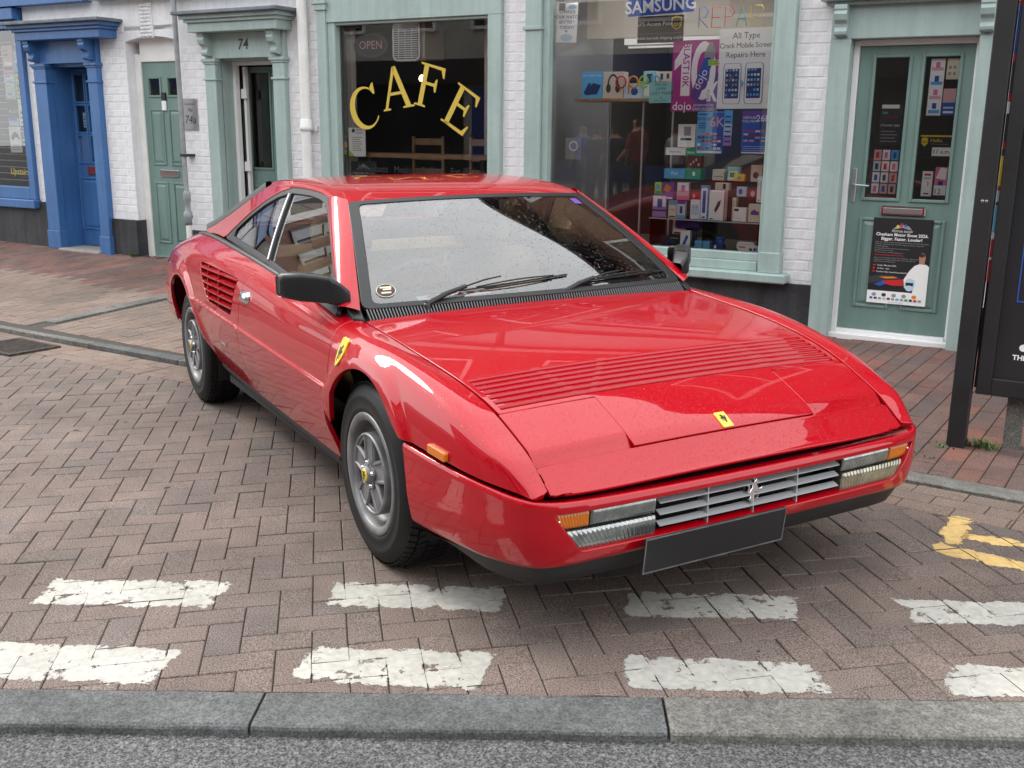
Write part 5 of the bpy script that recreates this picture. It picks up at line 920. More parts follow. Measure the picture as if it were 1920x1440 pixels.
box(t_, o_, 'poster_panel', 'poster_dark', (1.275, 2.48, -2.505, -2.42, .365, 2.78)); ftext('THE', .032, 1.375, -2.507, .468, 'print_white', t_, o_, bold=.001); b = FB(o_); b.prism(oval(1.385, .515, .016, .016, 14), lambda a, bb, d: (a, d, bb), -2.508, -2.5055); b.build('print', 'print_white', t_)
box(t_, o_, 'print', 'print_blue', (1.334, 1.339, -2.5075, -2.5055, .72, 1.0), (1.339, 1.7, -2.5075, -2.5055, .72, .726))
for z in (1.16,): 
    for x in (1.150, 1.166): b = FB(o_); b.lathe([(.003, -2.552), (.006, -2.553), (.007, -2.5505)], (x, 0, z), 'y', 10); b.build('screw', 'satin_metal', t_)
zz = .80
for h_, c_ in ((.10, 'red'), (.012, 'white'), (.08, 'red'), (.03, 'white'), (.12, 'sky'), (.015, 'dark'), (.05, 'paleblue'), (.02, 'red'), (.13, 'yellow'), (.03, 'dark'), (.03, 'red'), (.12, 'dark'), (.05, 'white'), (.035, 'red'), (.13, 'dark'), (.03, 'red'), (.20, 'blue'), (.02, 'red'), (.04, 'yellow'), (.06, 'dark'), (.10, 'red'), (.02, 'white'), (.02, 'dark'), (.02, 'white'), (.02, 'dark'), (.02, 'white')):
    box(t_, o_, 'sticker_edge', 'print_'+c_, (1.199, 1.211, -2.50, -2.46, zz, zz+h_-.001)); zz += h_
box(t_, o_, 'back_strip', 'board_black', (1.197, 1.2115, -2.459, -2.44, .3, 2.85))
# weeds at the foot of the post and by the left plinth
mat('weed', (.07, .13, .03), .7, noise=[(40, .6, 1.4, 2)])
def weed(x, y, n_, r_, h_, lb):
    o_ = (x, y, 0); t_ = empty('weed', lb, 'weed'); P0 = FM @ Vector((x, y, 0)); z = pav_z(P0.x, P0.y); t_.matrix_world = Matrix.Translation((P0.x, P0.y, z)); b = MB()
    for k in range(n_):
        a = rng.uniform(0, 2*PI); rr = r_*rng.random()**.7; bx0, by0 = rr*math.cos(a), rr*math.sin(a)*.6; hh = h_*rng.uniform(.4, 1); l = rng.uniform(0, 2*PI); dx, dy = math.cos(l), math.sin(l); w_ = .004+.004*rng.random()
        b.add([(bx0-dy*w_, by0+dx*w_, 0), (bx0+dy*w_, by0-dx*w_, 0), (bx0+dx*hh*.35+dy*w_*.7, by0+dy*hh*.35-dx*w_*.7, hh*.6), (bx0+dx*hh*.35-dy*w_*.7, by0+dy*hh*.35+dx*w_*.7, hh*.6), (bx0+dx*hh*.9, by0+dy*hh*.9, hh*rng.uniform(.5, .9))], [(0, 1, 2, 3), (3, 2, 4)])
    b.build('leaves', 'weed', t_, recalc=False); return t_
weed(1.27, -2.48, 60, .08, .05, 'green weeds growing between the legs of the black display board'); weed(1.10, -2.56, 18, .07, .02, 'small weeds in the paving at the foot of the black post'); weed(-7.36, -.05, 40, .05, .06, 'small green weed at the foot of the black plinth by door 74a'); weed(1.0, -2.75, 20, .12, .02, 'thin moss tufts in the brick joints before the display board')
# ---- the far side of the street, seen only as reflections
mat('far_render', (.42, .39, .34), .85, noise=[(2, .85, 1.1, 3)]); mat('far_brick', (.22, .11, .08), .85, noise=[(3, .8, 1.2, 3)]); mat('far_cream', (.55, .52, .45), .85, noise=[(2, .85, 1.1, 3)])
mat('far_glass', (.02, .022, .025), .08)
for i, (x0, x1, h_, m_, lb) in enumerate(((-26, -18.2, 7.0, 'far_brick', 'red brick terrace house across the street, far end'), (-18, -11.2, 6.2, 'far_render', 'grey rendered shop across the street beyond the brick one'), (-11, -4.7, 7.4, 'far_cream', 'cream shop with tall roof across the street'), (-4.5, 2.2, 6.4, 'far_brick', 'red brick shop straight across the street'), (2.4, 9.3, 7.2, 'far_render', 'grey rendered shop across the street, nearer end'), (9.5, 17, 6.5, 'far_cream', 'cream shop at the near end across the street'))):
    yb = -15.5; o_ = ((x0+x1)/2, yb, 0); t_ = fthing('street_building', lb, 'building', *o_); box(t_, o_, 'wall', m_, (x0, x1, yb-8, yb, -.3, h_))
    b = FB(o_); b.add([(x0-.1, yb+.4, h_-.05), (x1+.1, yb+.4, h_-.05), (x1+.1, yb-4, h_+2.6), (x0-.1, yb-4, h_+2.6), (x0-.1, yb-8.3, h_-.05), (x1+.1, yb-8.3, h_-.05)], [(0, 1, 2, 3), (3, 2, 5, 4), (0, 3, 4), (1, 5, 2)]); b.build('roof', 'slate', t_)
    box(t_, o_, 'shop_front', 'board_black' if i % 2 else 'print_navy', (x0+.4, x1-.4, yb, yb+.12, .2, .6), (x0+.4, x1-.4, yb, yb+.18, 2.5, 3.1)); box(t_, o_, 'shop_window', 'far_glass', (x0+.5, x1-2.0, yb+.004, yb+.05, .6, 2.5)); box(t_, o_, 'shop_door', 'print_navy', (x1-1.7, x1-.7, yb+.004, yb+.08, .0, 2.4))
    for k in range(3):
        c = x0+(x1-x0)*(k+.5)/3; fr_ = box(t_, o_, 'window', 'white_gloss', (c-.6, c-.52, yb, yb+.08, 3.8, 5.3), (c+.52, c+.6, yb, yb+.08, 3.8, 5.3), (c-.52, c+.52, yb, yb+.08, 5.22, 5.3), (c-.52, c+.52, yb, yb+.08, 3.8, 3.88), (c-.52, c+.52, yb, yb+.06, 4.5, 4.56)); g_ = box(t_, o_, 'pane', 'far_glass', (c-.52, c+.52, yb+.005, yb+.03, 3.88, 5.22)); g_.parent = fr_

# ---- the terrace goes on down the street, mirrored in the car's glass and paint
for i, (x0, x1, h_, m_, lb) in enumerate(((-19.6, -13.6, 5.8, 'far_brick', 'red brick house next along from the blue shop'), (-26.5, -19.7, 6.4, 'far_cream', 'cream shop two doors along from the blue shop'), (-36, -26.6, 6.8, 'far_brick', 'long red brick building at the end of the shop row'), (4.1, 11, 6.0, 'far_brick', 'red brick shop beyond the black display board'))):
    o_ = ((x0+x1)/2, 0, 0); t_ = fthing('terrace_house', lb, 'building', *o_); box(t_, o_, 'wall', m_, (x0, x1, 0, 7, -.3, h_)); b = FB(o_); b.add([(x0, -.35, h_-.05), (x1, -.35, h_-.05), (x1, 3.5, h_+2.6), (x0, 3.5, h_+2.6), (x0, 7.3, h_-.05), (x1, 7.3, h_-.05)], [(0, 1, 2, 3), (3, 2, 5, 4), (0, 3, 4), (1, 5, 2)]); b.build('roof', 'slate', t_)
    box(t_, o_, 'shop_front', 'print_navy' if i % 2 else 'board_black', (x0+.3, x1-.3, -.12, 0, 2.5, 3.1)); box(t_, o_, 'shop_window', 'far_glass', (x0+.5, x1-2, -.05, -.004, .6, 2.45)); box(t_, o_, 'shop_door', 'print_maroon', (x1-1.7, x1-.7, -.06, -.004, 0, 2.3))
    for k in range(3):
        c = x0+(x1-x0)*(k+.5)/3; fr_ = box(t_, o_, 'window', 'print_grey', (c-.55, c-.48, -.06, 0, 3.7, 5.2), (c+.48, c+.55, -.06, 0, 3.7, 5.2), (c-.48, c+.48, -.06, 0, 5.13, 5.2), (c-.48, c+.48, -.06, 0, 3.7, 3.77), (c-.48, c+.48, -.05, 0, 4.42, 4.48)); g_ = box(t_, o_, 'pane', 'far_glass', (c-.48, c+.48, -.02, -.004, 3.77, 5.13)); g_.parent = fr_
# ================================================================= the red coupe
# car frame: +X forward from the front axle, +Y to the car's left, ground at z = 0
def car_paint():
    m = mat('red_paint', (.41, .0008, .008), .35, coat=1.0, coat_rough=.012, spec=.05)
    bp, b, L = drops(m, 210, .28, .0007); L.new(bp.outputs['Normal'], b.inputs['Coat Normal']); L.new(bp.outputs['Normal'], b.inputs['Normal'])
    return m
car_paint()
mat('black_trim', (.012, .012, .013), .38, spec=.45, bump=[(900, .15, .001)])
mat('black_plastic', (.018, .018, .02), .55, bump=[(600, .3, .001)], noise=[(6, .7, 1.3, 3)])
mat('car_dark', (.006, .006, .006), .8)
mat('rubber', (.006, .006, .0065), .58, spec=.35, noise=[(9, .75, 1.4, 4), (60, .9, 1.15, 2)], bump=[(300, .12, .001)])
mat('alloy', (.25, .25, .255), .45, .5, noise=[(14, .6, 1.1, 4)], bump=[(500, .05, .001)])
mat('alloy_dull', (.20, .20, .205), .45, .5, noise=[(16, .6, 1.2, 4)])
mat('chrome', (.82, .83, .85), .08, 1.0)
mat('satin_metal', (.45, .46, .47), .35, .9)
mat('badge_yellow', (.85, .62, .02), .25, coat=.8)
mat('badge_black', (.01, .01, .01), .3)
mat('amber', (.62, .16, .006), .18, coat=.6, bump=[(40, .3, .002)])
mat('lamp_lens', (.34, .36, .35), .16, .75, coat=.8, noise=[(30, .65, 1.1, 2)])
mat('lamp_lens_yellow', (.38, .36, .27), .16, .7, coat=.8, noise=[(24, .6, 1.1, 2)])
mat('tan_leather', (.40, .235, .10), .5, noise=[(8, .8, 1.15, 3)], bump=[(120, .25, .002)])
mat('dark_carpet', (.02, .018, .017), .9)
mat('white_paper', (.80, .80, .78), .7)
mat('steering', (.10, .10, .10), .45)
glass('windscreen_glass', (.74, .79, .78), 1.0, wet=True, ior=1.78)
glass('side_glass', (.70, .76, .74), 1.0, ior=1.38)
CAR = empty('coupe', 'red wedge-nosed coupe parked on the block paving', 'car')
US = [.97, .91, .84, .75, .62, .5, .25, 0, -.3, -.6, -1.0, -1.4, -1.9, -2.3, -2.65, -3.0, -3.3, -3.5, -3.62]
TB = dict(  # feature lines: (v, z) per station
 f0=[(.70,.30),(.74,.28),(.77,.265),(.79,.26),(.80,.255),(.805,.255),(.805,.262),(.80,.266),(.795,.266),(.79,.266),(.787,.268),(.783,.272),(.778,.28),(.775,.29),(.775,.30),(.77,.32),(.75,.34),(.73,.36),(.70,.37)],
 f1=[(.72,.40),(.75,.39),(.78,.39),(.80,.39),(.82,.40),(.83,.40),(.838,.42),(.842,.42),(.845,.42),(.845,.425),(.846,.435),(.848,.445),(.85,.455),(.85,.46),(.85,.47),(.84,.475),(.81,.48),(.78,.485),(.745,.49)],
 f2=[(.715,.478),(.742,.498),(.775,.505),(.806,.511),(.832,.520),(.848,.527),(.864,.541),(.870,.553),(.873,.566),(.875,.577),(.878,.590),(.882,.603),(.886,.618),(.887,.630),(.885,.640),(.868,.640),(.83,.632),(.79,.622),(.75,.612)],
 f3=[(.708,.480),(.736,.508),(.768,.548),(.797,.573),(.822,.603),(.838,.622),(.858,.648),(.865,.662),(.868,.670),(.869,.680),(.871,.695),(.874,.712),(.878,.733),(.880,.748),(.878,.757),(.86,.742),(.82,.708),(.78,.68),(.74,.65)],
 f4=[(.70,.482),(.722,.514),(.748,.570),(.768,.611),(.786,.662),(.797,.697),(.815,.744),(.826,.768),(.832,.775),(.835,.782),(.840,.800),(.845,.822),(.850,.850),(.848,.866),(.842,.868),(.82,.84),(.785,.785),(.745,.73),(.71,.69)],
 f5=[(.690,.478),(.684,.512),(.683,.565),(.686,.613),(.693,.668),(.703,.703),(.722,.747),(.730,.775),(.740,.803),(.760,.828),(.775,.858),(.778,.892),(.770,.922),(.758,.938),(.748,.936),(.725,.893),(.695,.825),(.67,.76),(.65,.715)])
FS = [(natcub(US, [p[0] for p in TB['f%d' % k]]), natcub(US, [p[1] for p in TB['f%d' % k]])) for k in range(6)]
BL = [natcub([0, 1, 2], np.eye(3)[k]) for k in range(3)]
BU = [natcub([2, 3, 4, 5], np.eye(4)[k]) for k in range(4)]
AF = (.035, .345, .352); AR = (-2.655, .345, .378)
def sstep(x, a, b):
    t = np.clip((x-a)/(b-a), 0, 1); return t*t*(3-2*t)
def flank(u, t):
    u = np.asarray(u, float); t = np.asarray(t, float)
    vz = []
    for c in (0, 1):
        f = [FS[k][c](u) for k in range(6)]
        lo = sum(BL[k](t)*f[k] for k in range(3)); up = sum(BU[k](t)*f[2+k] for k in range(4))
        vz.append(np.where(t < 2, lo, up))
    v, z = vz
    v = v + .011*(1-sstep(t, 1.985, 2.075))*sstep(-u, .28, .36)*(1-sstep(-u, 2.25, 2.4))     # raised lower side with a ledge
    for cx, cz, r in (AF, AR):
        d = np.hypot(u-cx, z-cz); v = v + .016*(1-sstep(d-r, .026, .080))*sstep(z, .30, .46)
    return np.column_stack([u, v, z])
TT = np.linspace(0, 5, 401)
def uz(L):
    out = []
    for u, z in L:
        zz = flank(np.full(401, u), TT)[:, 2]; out.append((u, float(np.interp(z, zz, TT))))
    return out
SB = (1, .12)
CR = (1.90, 1.955, 1.985, 2.01, 2.035, 2.06, 2.085, 2.14)
def line_t(u0, u1, t, n=12): return [(u0+(u1-u0)*i/n, t) for i in range(n+1)]
RED = MATS['red_paint']
g = .0042
# crease rows are sampled tightly so that the ledge stays crisp
def crease_rows(u0, u1): return None
_sp = surf_panel
# ---- front wings
archF = [(AF[0]+AF[2]*math.cos(R(a)), AF[1]+AF[2]*math.sin(R(a))) for a in np.linspace(33, 193, 34)]
dF = [(-.362, .31), (-.352, .40), (-.333, .48), (-.305, .56), (-.292, .65), (-.286, .74), (-.30, .80)]          # door front cut
wing = uz([(u+.0035, z) for u, z in dF[2:]])
wing = wing + line_t(-.278, .915, 4.97, 40) + [(.922, 4.6), (.926, 3.8), (.926, 3.0), (.922, 2.3)] + line_t(.912, .345, 2.10, 20) + uz(archF[2:])[:-6]
wing = [w for w in wing]
surf_panel('front_wing', flank, wing, RED, CAR, sc=SB, step=.022, flip=True, rows=CR, sides=(-1, 1), edge=.003)
# ---- doors
dR = [(-1.505, .275), (-1.525, .40), (-1.515, .50), (-1.475, .61), (-1.458, .72), (-1.44, .80), (-1.405, .855), (-1.345, .882)]
door = uz([(u-.0035, z) for u, z in dF])[::1] + [(-.31, 4.99)] + line_t(-.36, -1.33, 4.99, 20) + uz([(u+.0035, z) for u, z in dR[::-1]]) + line_t(-1.49, -.375, .05, 14)
doors = surf_panel('door', flank, door, RED, CAR, sc=SB, step=.022, flip=True, rows=CR, sides=(-1, 1))
# ---- rear quarters with the side intake
archR = [(AR[0]+AR[2]*math.cos(R(a)), AR[1]+AR[2]*math.sin(R(a))) for a in np.linspace(-8, 190, 40)]
def rpoly(P, r, n=4):
    out = []
    for i in range(len(P)):
        a, b, c = [Vector(P[(i+k-1) % len(P)]) for k in range(3)]
        d0 = (a-b).normalized(); d1 = (c-b).normalized(); rr = min(r, (a-b).length*.45, (c-b).length*.45)
        p0 = b+d0*rr; p1 = b+d1*rr
        for k in range(n+1):
            t = k/n; out.append(tuple((1-t)**2*p0+2*t*(1-t)*b+t*t*p1))
    return out
VENT = rpoly([(-2.21, .838), (-1.525, .822), (-1.60, .640), (-2.03, .655), (-2.17, .765)], .022)
quarter = uz([(u-.0035, z) for u, z in dR]) + line_t(-1.36, -3.58, 4.99, 30) + [(-3.6, 4), (-3.6, 3), (-3.6, 2), (-3.58, 1.2)] + line_t(-3.5, -3.06, 1.0, 6) + uz(archR[::-1]) + line_t(-2.2, -1.53, .05, 10)
surf_panel('rear_quarter', flank, quarter, RED, CAR, holes=[uz(VENT)], sc=SB, step=.024, flip=True, rows=CR, sides=(-1, 1))
for s in (-1, 1):
    bk = MB()
    V2 = VENT; n = len(V2); X = flank(np.array([p[0] for p in uz(V2)]), np.array([p[1] for p in uz(V2)]))
    out = [(x, s*y, z) for x, y, z in X]; inn = [(x, s*(y-.055), z) for x, y, z in X]
    bk.add(out+inn, [(i, (i+1) % n, n+(i+1) % n, n+i) for i in range(n)]); bk.add(inn, [tuple(range(n))])
    vent = bk.build('side_intake', 'car_dark', CAR)
    vp = np.array(V2)
    def chord(z):    # u extent of the intake at height z
        xs = []
        for i in range(n):
            a, b = V2[i], V2[(i+1) % n]
            if (a[1] > z) != (b[1] > z): xs.append(a[0]+(b[0]-a[0])*(z-a[1])/(b[1]-a[1]))
        return min(xs), max(xs)
    for k in range(5):
        z = .672+k*.034
        u0, u1 = chord(z); us = np.linspace(u0+.004, u1-.002, 14); sl = MB(); pts = []
        for u in us:
            vv = flank(np.array([u]), np.array([uz([(u, z)])[0][1]]))[0][1]
            pts.append([(u, s*(vv+.002), z), (u, s*(vv+.002), z+.006), (u, s*(vv-.05), z+.026), (u, s*(vv-.05), z+.020)])
        sl.add([q for p in pts for q in p], [(4*i+j, 4*i+(j+1) % 4, 4*i+4+(j+1) % 4, 4*i+4+j) for i in range(len(us)-1) for j in range(4)]+[(0, 1, 2, 3), tuple(4*len(us)-4+j for j in range(4))])
        sl.build('intake_slat', RED, vent)
    for u in (-2.03, -1.83):
        zs = np.linspace(.662, .832, 9); vs = [flank(np.array([u-.02*(z-.75)/.1]), np.array([uz([(u, z)])[0][1]]))[0] for z in zs]; d = MB(); pts = []
        for p in vs: pts.append([(p[0]-.003, s*(p[1]+.001), p[2]), (p[0]+.003, s*(p[1]+.001), p[2]), (p[0]+.003, s*(p[1]-.03), p[2]), (p[0]-.003, s*(p[1]-.03), p[2])])
        d.add([q for p in pts for q in p], [(4*i+j, 4*i+(j+1) % 4, 4*i+4+(j+1) % 4, 4*i+4+j) for i in range(len(zs)-1) for j in range(4)]+[(0, 1, 2, 3)])
        d.build('intake_divider', RED, vent)
# ---- bonnet, louvres, headlight covers, nose
hz = FS[5][1]; hv = FS[5][0]
def hood(u, v):
    u = np.asarray(u, float); v = np.asarray(v, float)
    return np.column_stack([u, v, hz(u)+.014*(1-(np.abs(v)/.70)**2.4)-.001])
def hedge(u, gap=.012): return float(hv(u))-gap
ul = np.linspace(-.272, .640, 26)
LV0, LV1 = .425, .628
bon = [(u, -hedge(u)) for u in ul] + [(.640, -.352), (.848, -.349), (.848, .349), (.640, .352)] + [(u, hedge(u)) for u in ul[::-1]]
lh = [(LV0, -.682), (LV1, -.668), (LV1, .668), (LV0, .682)]
surf_panel('bonnet', hood, bon, RED, CAR, holes=[lh], step=.028, depth=.016)
NL = 7; pit = (LV1-LV0)/NL
for k in range(NL):
    u0 = LV0+k*pit; u1 = u0+pit; sl = MB(); vs = np.linspace(-.685, .685, 25); rows = []
    w = .684-.014*k/NL; vs = np.linspace(-w, w, 25)
    for v in vs:
        z0 = float(hood([u0], [v])[0][2]); z1 = float(hood([u1], [v])[0][2])
        rows.append([(u0+.001, v, z0-.0005), (u0+.008, v, z0-.0025), (u0+.011, v, z0-.007), (u0+.014, v, z0-.026), (u0+.001, v, z0-.026)])
    q = 5; sl.add([p for r_ in rows for p in r_], [(q*i+j, q*i+(j+1) % q, q*i+q+(j+1) % q, q*i+q+j) for i in range(len(vs)-1) for j in range(q)]+[tuple(range(q)), tuple(q*len(vs)-q+j for j in range(q))])
    sl.build('bonnet_louvre', RED, CAR)
def lid(u, v):
    p = hood(u, v); p[:, 2] -= .020*sstep(p[:, 0], .800, .842); return p
surf_panel('headlight_cover', lid, [(.648, .357), (.838, .354), (.836, .674), (.646, .682)], RED, CAR, step=.018, depth=.02, sides=(1, -1))
def nose(u, v):
    p = hood(u, v); p[:, 2] += -.006*sstep(p[:, 0], .835, .855)-.004*sstep(p[:, 0], .905, .935)-.0; return p
ns = [(.852, -.677), (.890, -.676)]+[(.937-.016*(abs(v)/.674)**5, v) for v in np.linspace(-.674, .674, 45)]+[(.890, .676), (.852, .677)]
surf_panel('nose_panel', nose, ns, RED, CAR, step=.016, depth=.009, edge=.004)
# ---- front bumper: swept round the nose, with the lamp and grille opening
BP = [(0, .992), (.2, .991), (.4, .987), (.55, .981), (.64, .973), (.70, .957), (.742, .926), (.772, .875), (.797, .80), (.822, .70), (.842, .58), (.858, .46), (.867, .36)]
bs = [0.]
for i in range(1, len(BP)): bs.append(bs[-1]+math.dist(BP[i], BP[i-1]))
by = natcub(bs, [p[0] for p in BP]); bx = natcub(bs, [p[1] for p in BP])
btop = natcub([0, .4, .66, .78, .9, 1.1, bs[-1]], [.480, .481, .484, .489, .499, .513, .530])
bbot = natcub([0, .4, .66, .78, .9, 1.1, bs[-1]], [.285, .285, .280, .274, .264, .256, .250])
PT = [0, .12, .2, .32, .55, .8, .92, 1.0]
PO = natcub(PT, [-.085, -.030, -.004, .002, .0, -.014, -.035, -.075]); PZ = natcub(PT, [.075, .028, -.010, .13, .48, .82, .955, 1.0])
def bumper(s, t):
    s = np.asarray(s, float); t = np.asarray(t, float); a = np.abs(s); sg = np.where(s < 0, -1, 1)
    x = bx(a); y = by(a); e = 1e-3; tx = (bx(a+e)-bx(np.maximum(a-e, 0))); ty = (by(a+e)-by(np.maximum(a-e, 0))); l = np.hypot(tx, ty); nx, ny = ty/l, -tx/l
    o = PO(t); zt = btop(a); zb = bbot(a); z = zt+(zb-zt)*PZ(t)
    return np.column_stack([x+nx*o, sg*(y+ny*o), z])
def bt(s, z):
    tt = np.linspace(.12, 1, 300); zz = bumper(np.full(300, s), tt)[:, 2]; return float(np.interp(-z, -zz, tt))
op = rpoly([(-.700, .4575), (.700, .4575), (.612, .332), (-.612, .332)], .020)
S1 = bs[-1]-.004
bout = [(-S1, .02), (S1, .02), (S1, .25), (S1-.012, .5), (S1-.01, .75), (S1-.005, .99)]+[(S1*(1-i/30), .99) for i in range(1, 60)]+[(-S1+.005, .99), (-S1+.01, .75), (-S1+.012, .5), (-S1, .25)]
surf_panel('front_bumper', bumper, bout, RED, CAR, holes=[[(s, bt(s, z)) for s, z in densify(op, np.array([1, 1]), .02)]], sc=(1, .3), step=.018, depth=.03, edge=.004, flip=True)
# recess behind the opening
rc = MB(); rc.add([(bumper([s], [bt(s, z)])[0][0]-.012, s*.999, z) for s, z in op]+[(.86, s*.97, z) for s, z in op], [(i, (i+1) % len(op), len(op)+(i+1) % len(op), len(op)+i) for i in range(len(op))]); rc.add([(.86, s*.97, z) for s, z in op], [tuple(range(len(op)))])
rc.build('lamp_recess', 'car_dark', CAR)
def lens(name, y0, y1, z0, z1, m, par, ribs=0, x=None, y0b=None, y1b=None, rad=.006):
    """ribbed lamp lens in the bumper front, y0b/y1b: the lower ends"""
    y0b = y0 if y0b is None else y0b; y1b = y1 if y1b is None else y1b
    ny, nz = max(6, ribs*4), 6; mb = MB(); vs = []
    for i in range(ny+1):
        for j in range(nz+1):
            f = i/ny; h = j/nz; ya = y0b+(y0-y0b)*h; yb = y1b+(y1-y1b)*h; y = ya+(yb-ya)*f; z = z0+(z1-z0)*h
            xx = float(bx(abs(y)))-.010-.006*(1-h)
            ed = min(min(f, 1-f)*abs(yb-ya), min(h, 1-h)*(z1-z0)); xx -= .006*max(0, 1-ed/.004)
            if ribs: xx += .0011*math.sin(2*PI*f*ribs)
            vs.append((xx, y, z))
    mb.add(vs, [(i*(nz+1)+j, (i+1)*(nz+1)+j, (i+1)*(nz+1)+j+1, i*(nz+1)+j+1) for i in range(ny) for j in range(nz)], True)
    n0 = [(x-.03, y, z) for x, y, z in vs]; idx = [(i, 0) for i in range(ny+1)]+[(ny, j) for j in range(1, nz+1)]+[(i, nz) for i in range(ny-1, -1, -1)]+[(0, j) for j in range(nz-1, 0, -1)]
    e = [vs[i*(nz+1)+j] for i, j in idx]; b = [(p[0]-.035, p[1], p[2]) for p in e]; n = len(e)
    mb.add(e+b, [(i, (i+1) % n, n+(i+1) % n, n+i) for i in range(n)])
    return mb.build(name, m, par)
for s in (-1, 1):
    lu = MB()     # lamp unit body
    lu.add([(.925, s*y, z) for y, z in ((.352, .452), (.69, .452), (.615, .338), (.352, .338))]+[(.88, s*y, z) for y, z in ((.352, .452), (.69, .452), (.615, .338), (.352, .338))], [(0, 1, 2, 3), (0, 4, 5, 1), (1, 5, 6, 2), (2, 6, 7, 3), (3, 7, 4, 0)])
    unit = lu.build('front_lamp', 'black_trim', CAR)
    k = .6
    lens('indicator_lens', s*.580, s*.683, .4035, .451, 'amber', unit, 11, y1b=s*.664)
    lens('sidelight_lens', s*.362, s*.574, .4035, .451, 'lamp_lens', unit, 26)
    lens('driving_lamp_lens', s*.362, s*.658, .339, .397, 'lamp_lens' if s < 0 else 'lamp_lens_yellow', unit, 20, y1b=s*.612)
    sc_ = MB(); sc_.lathe([(.0001, 0), (.004, -.001), (.005, -.004)], (float(bx(.672))-.006, s*.672, .43), 'x', 10); sc_.build('lens_screw', 'chrome', unit)
# grille
gr = empty('grille'); gr.parent = CAR
for k, z in enumerate((.432, .398, .364)):
    sl = MB(); ys = np.linspace(-.348, .348, 17)
    sl.add([p for y in ys for p in ((float(bx(abs(y)))-.016, y, z-.004), (float(bx(abs(y)))-.016, y, z-.001), (.952, y, z+.007), (.952, y, z+.004))], [(4*i+j, 4*i+(j+1) % 4, 4*i+4+(j+1) % 4, 4*i+4+j) for i in range(16) for j in range(4)]+[(0, 1, 2, 3)])
    sl.build('grille_slat', mat('grille_silver', (.50, .51, .52), .4, .35), gr)
for y in (-.174, 0, .174):
    sl = MB(); sl.box(.925, .972, y-.0018, y+.0018, .338, .455); sl.build('grille_bar', 'grille_silver', gr)
# prancing horse outline, unit height, used flat on badges and solid on the grille
HORSE = [(.34,.0),(.42,.03),(.40,.10),(.44,.20),(.42,.28),(.48,.36),(.44,.42),(.52,.46),(.62,.44),(.72,.36),(.70,.26),(.62,.20),(.66,.16),(.76,.26),(.80,.38),(.74,.48),(.80,.52),(.92,.52),(.98,.60),(.96,.66),(.88,.60),(.78,.60),(.70,.64),(.66,.72),(.60,.80),(.66,.84),(.74,.80),(.78,.84),(.72,.92),(.62,.97),(.58,1.0),(.54,.95),(.44,.90),(.38,.80),(.34,.68),(.26,.60),(.20,.52),(.16,.60),(.20,.70),(.18,.80),(.10,.84),(.02,.80),(.06,.74),(.12,.72),(.08,.62),(.06,.52),(.12,.42),(.20,.38),(.24,.32),(.18,.24),(.20,.16),(.30,.10),(.28,.04)]
HORSE = [(x-.5, y-.5) for x, y in HORSE]
def mirror_poly(p): return [(-x, y) for x, y in p[::-1]]
hb = MB(); hb.prism(HORSE, lambda a, b, d: (.962+d, a*.062, .405+b*.078), 0, .014); hb = hb.build('horse_emblem', 'chrome', gr); bevel_obj(hb, .003, 2)
# ---- black valance under the bumper
va = MB(); path = [(by(a), bx(a)) for a in np.linspace(0, bs[-1]-.02, 26)]; prof = [(-.035, .015), (-.055, -.015), (-.075, -.05), (-.10, -.066), (-.17, -.055), (-.25, .0)]
pts = []
for sg in (-1, 1):
    for i, a in enumerate(np.linspace(bs[-1]-.02, 0, 26) if sg < 0 else np.linspace(0, bs[-1]-.02, 26)[1:]):
        B = [bumper([a*sg], [t])[0] for t in (.5, 1.0)]; c = Vector((.2, 0)); q = Vector((B[0][0], B[0][1]))
        e = 1e-3; tx = float(bx(a+e)-bx(max(a-e, 0))); ty = float(by(a+e)-by(max(a-e, 0))); l = math.hypot(tx, ty); nn = Vector((ty/l, -tx/l*sg))
        zb = float(bbot(a)); fade = min(1, max(.35, (bs[-1]-a)/.35))
        pts.append([(q.x+nn.x*o, q.y+nn.y*o, zb+dz*fade) for o, dz in prof])
m_ = len(prof); va.add([p for r_ in pts for p in r_], [(i*m_+j, (i+1)*m_+j, (i+1)*m_+j+1, i*m_+j+1) for i in range(len(pts)-1) for j in range(m_-1)], True)
va.build('front_valance', 'black_plastic', CAR)
# ---- number plate, black with a pale edge, hung under the lip
np_ = empty('number_plate'); np_.parent = CAR; np_.matrix_local = Matrix.Translation((.998, -.165, .296)) @ Matrix.Rotation(R(8), 4, 'Y')
b_ = MB(); b_.box(0, .008, -.26, .26, -.055, .055, .002); b_.build('plate', 'black_trim', np_)
b_ = MB()
for z in (-.055, .051): b_.box(.0083, .0095, -.26, .26, z, z+.004)
for y in (-.26, .256): b_.box(.0083, .0095, y, y+.004, -.0508, .0508)
b_.build('plate_border', 'alloy_dull', np_)
# ---- sills
for s in (-1, 1):
    us = np.linspace(-.40, -2.22, 20); mb = MB(); rows = []
    for u in us:
        p = flank([u], [.12])[0]; rows.append([(u, s*(p[1]-.004), p[2]), (u, s*(p[1]-.008), p[2]-.03), (u, s*(p[1]-.05), p[2]-.085), (u, s*(p[1]-.25), p[2]-.095)])
    mb.add([q for r_ in rows for q in r_], [(4*i+j, 4*i+4+j, 4*i+5+j, 4*i+1+j) for i in range(19) for j in range(3)], True); mb.build('sill', 'black_plastic', CAR)
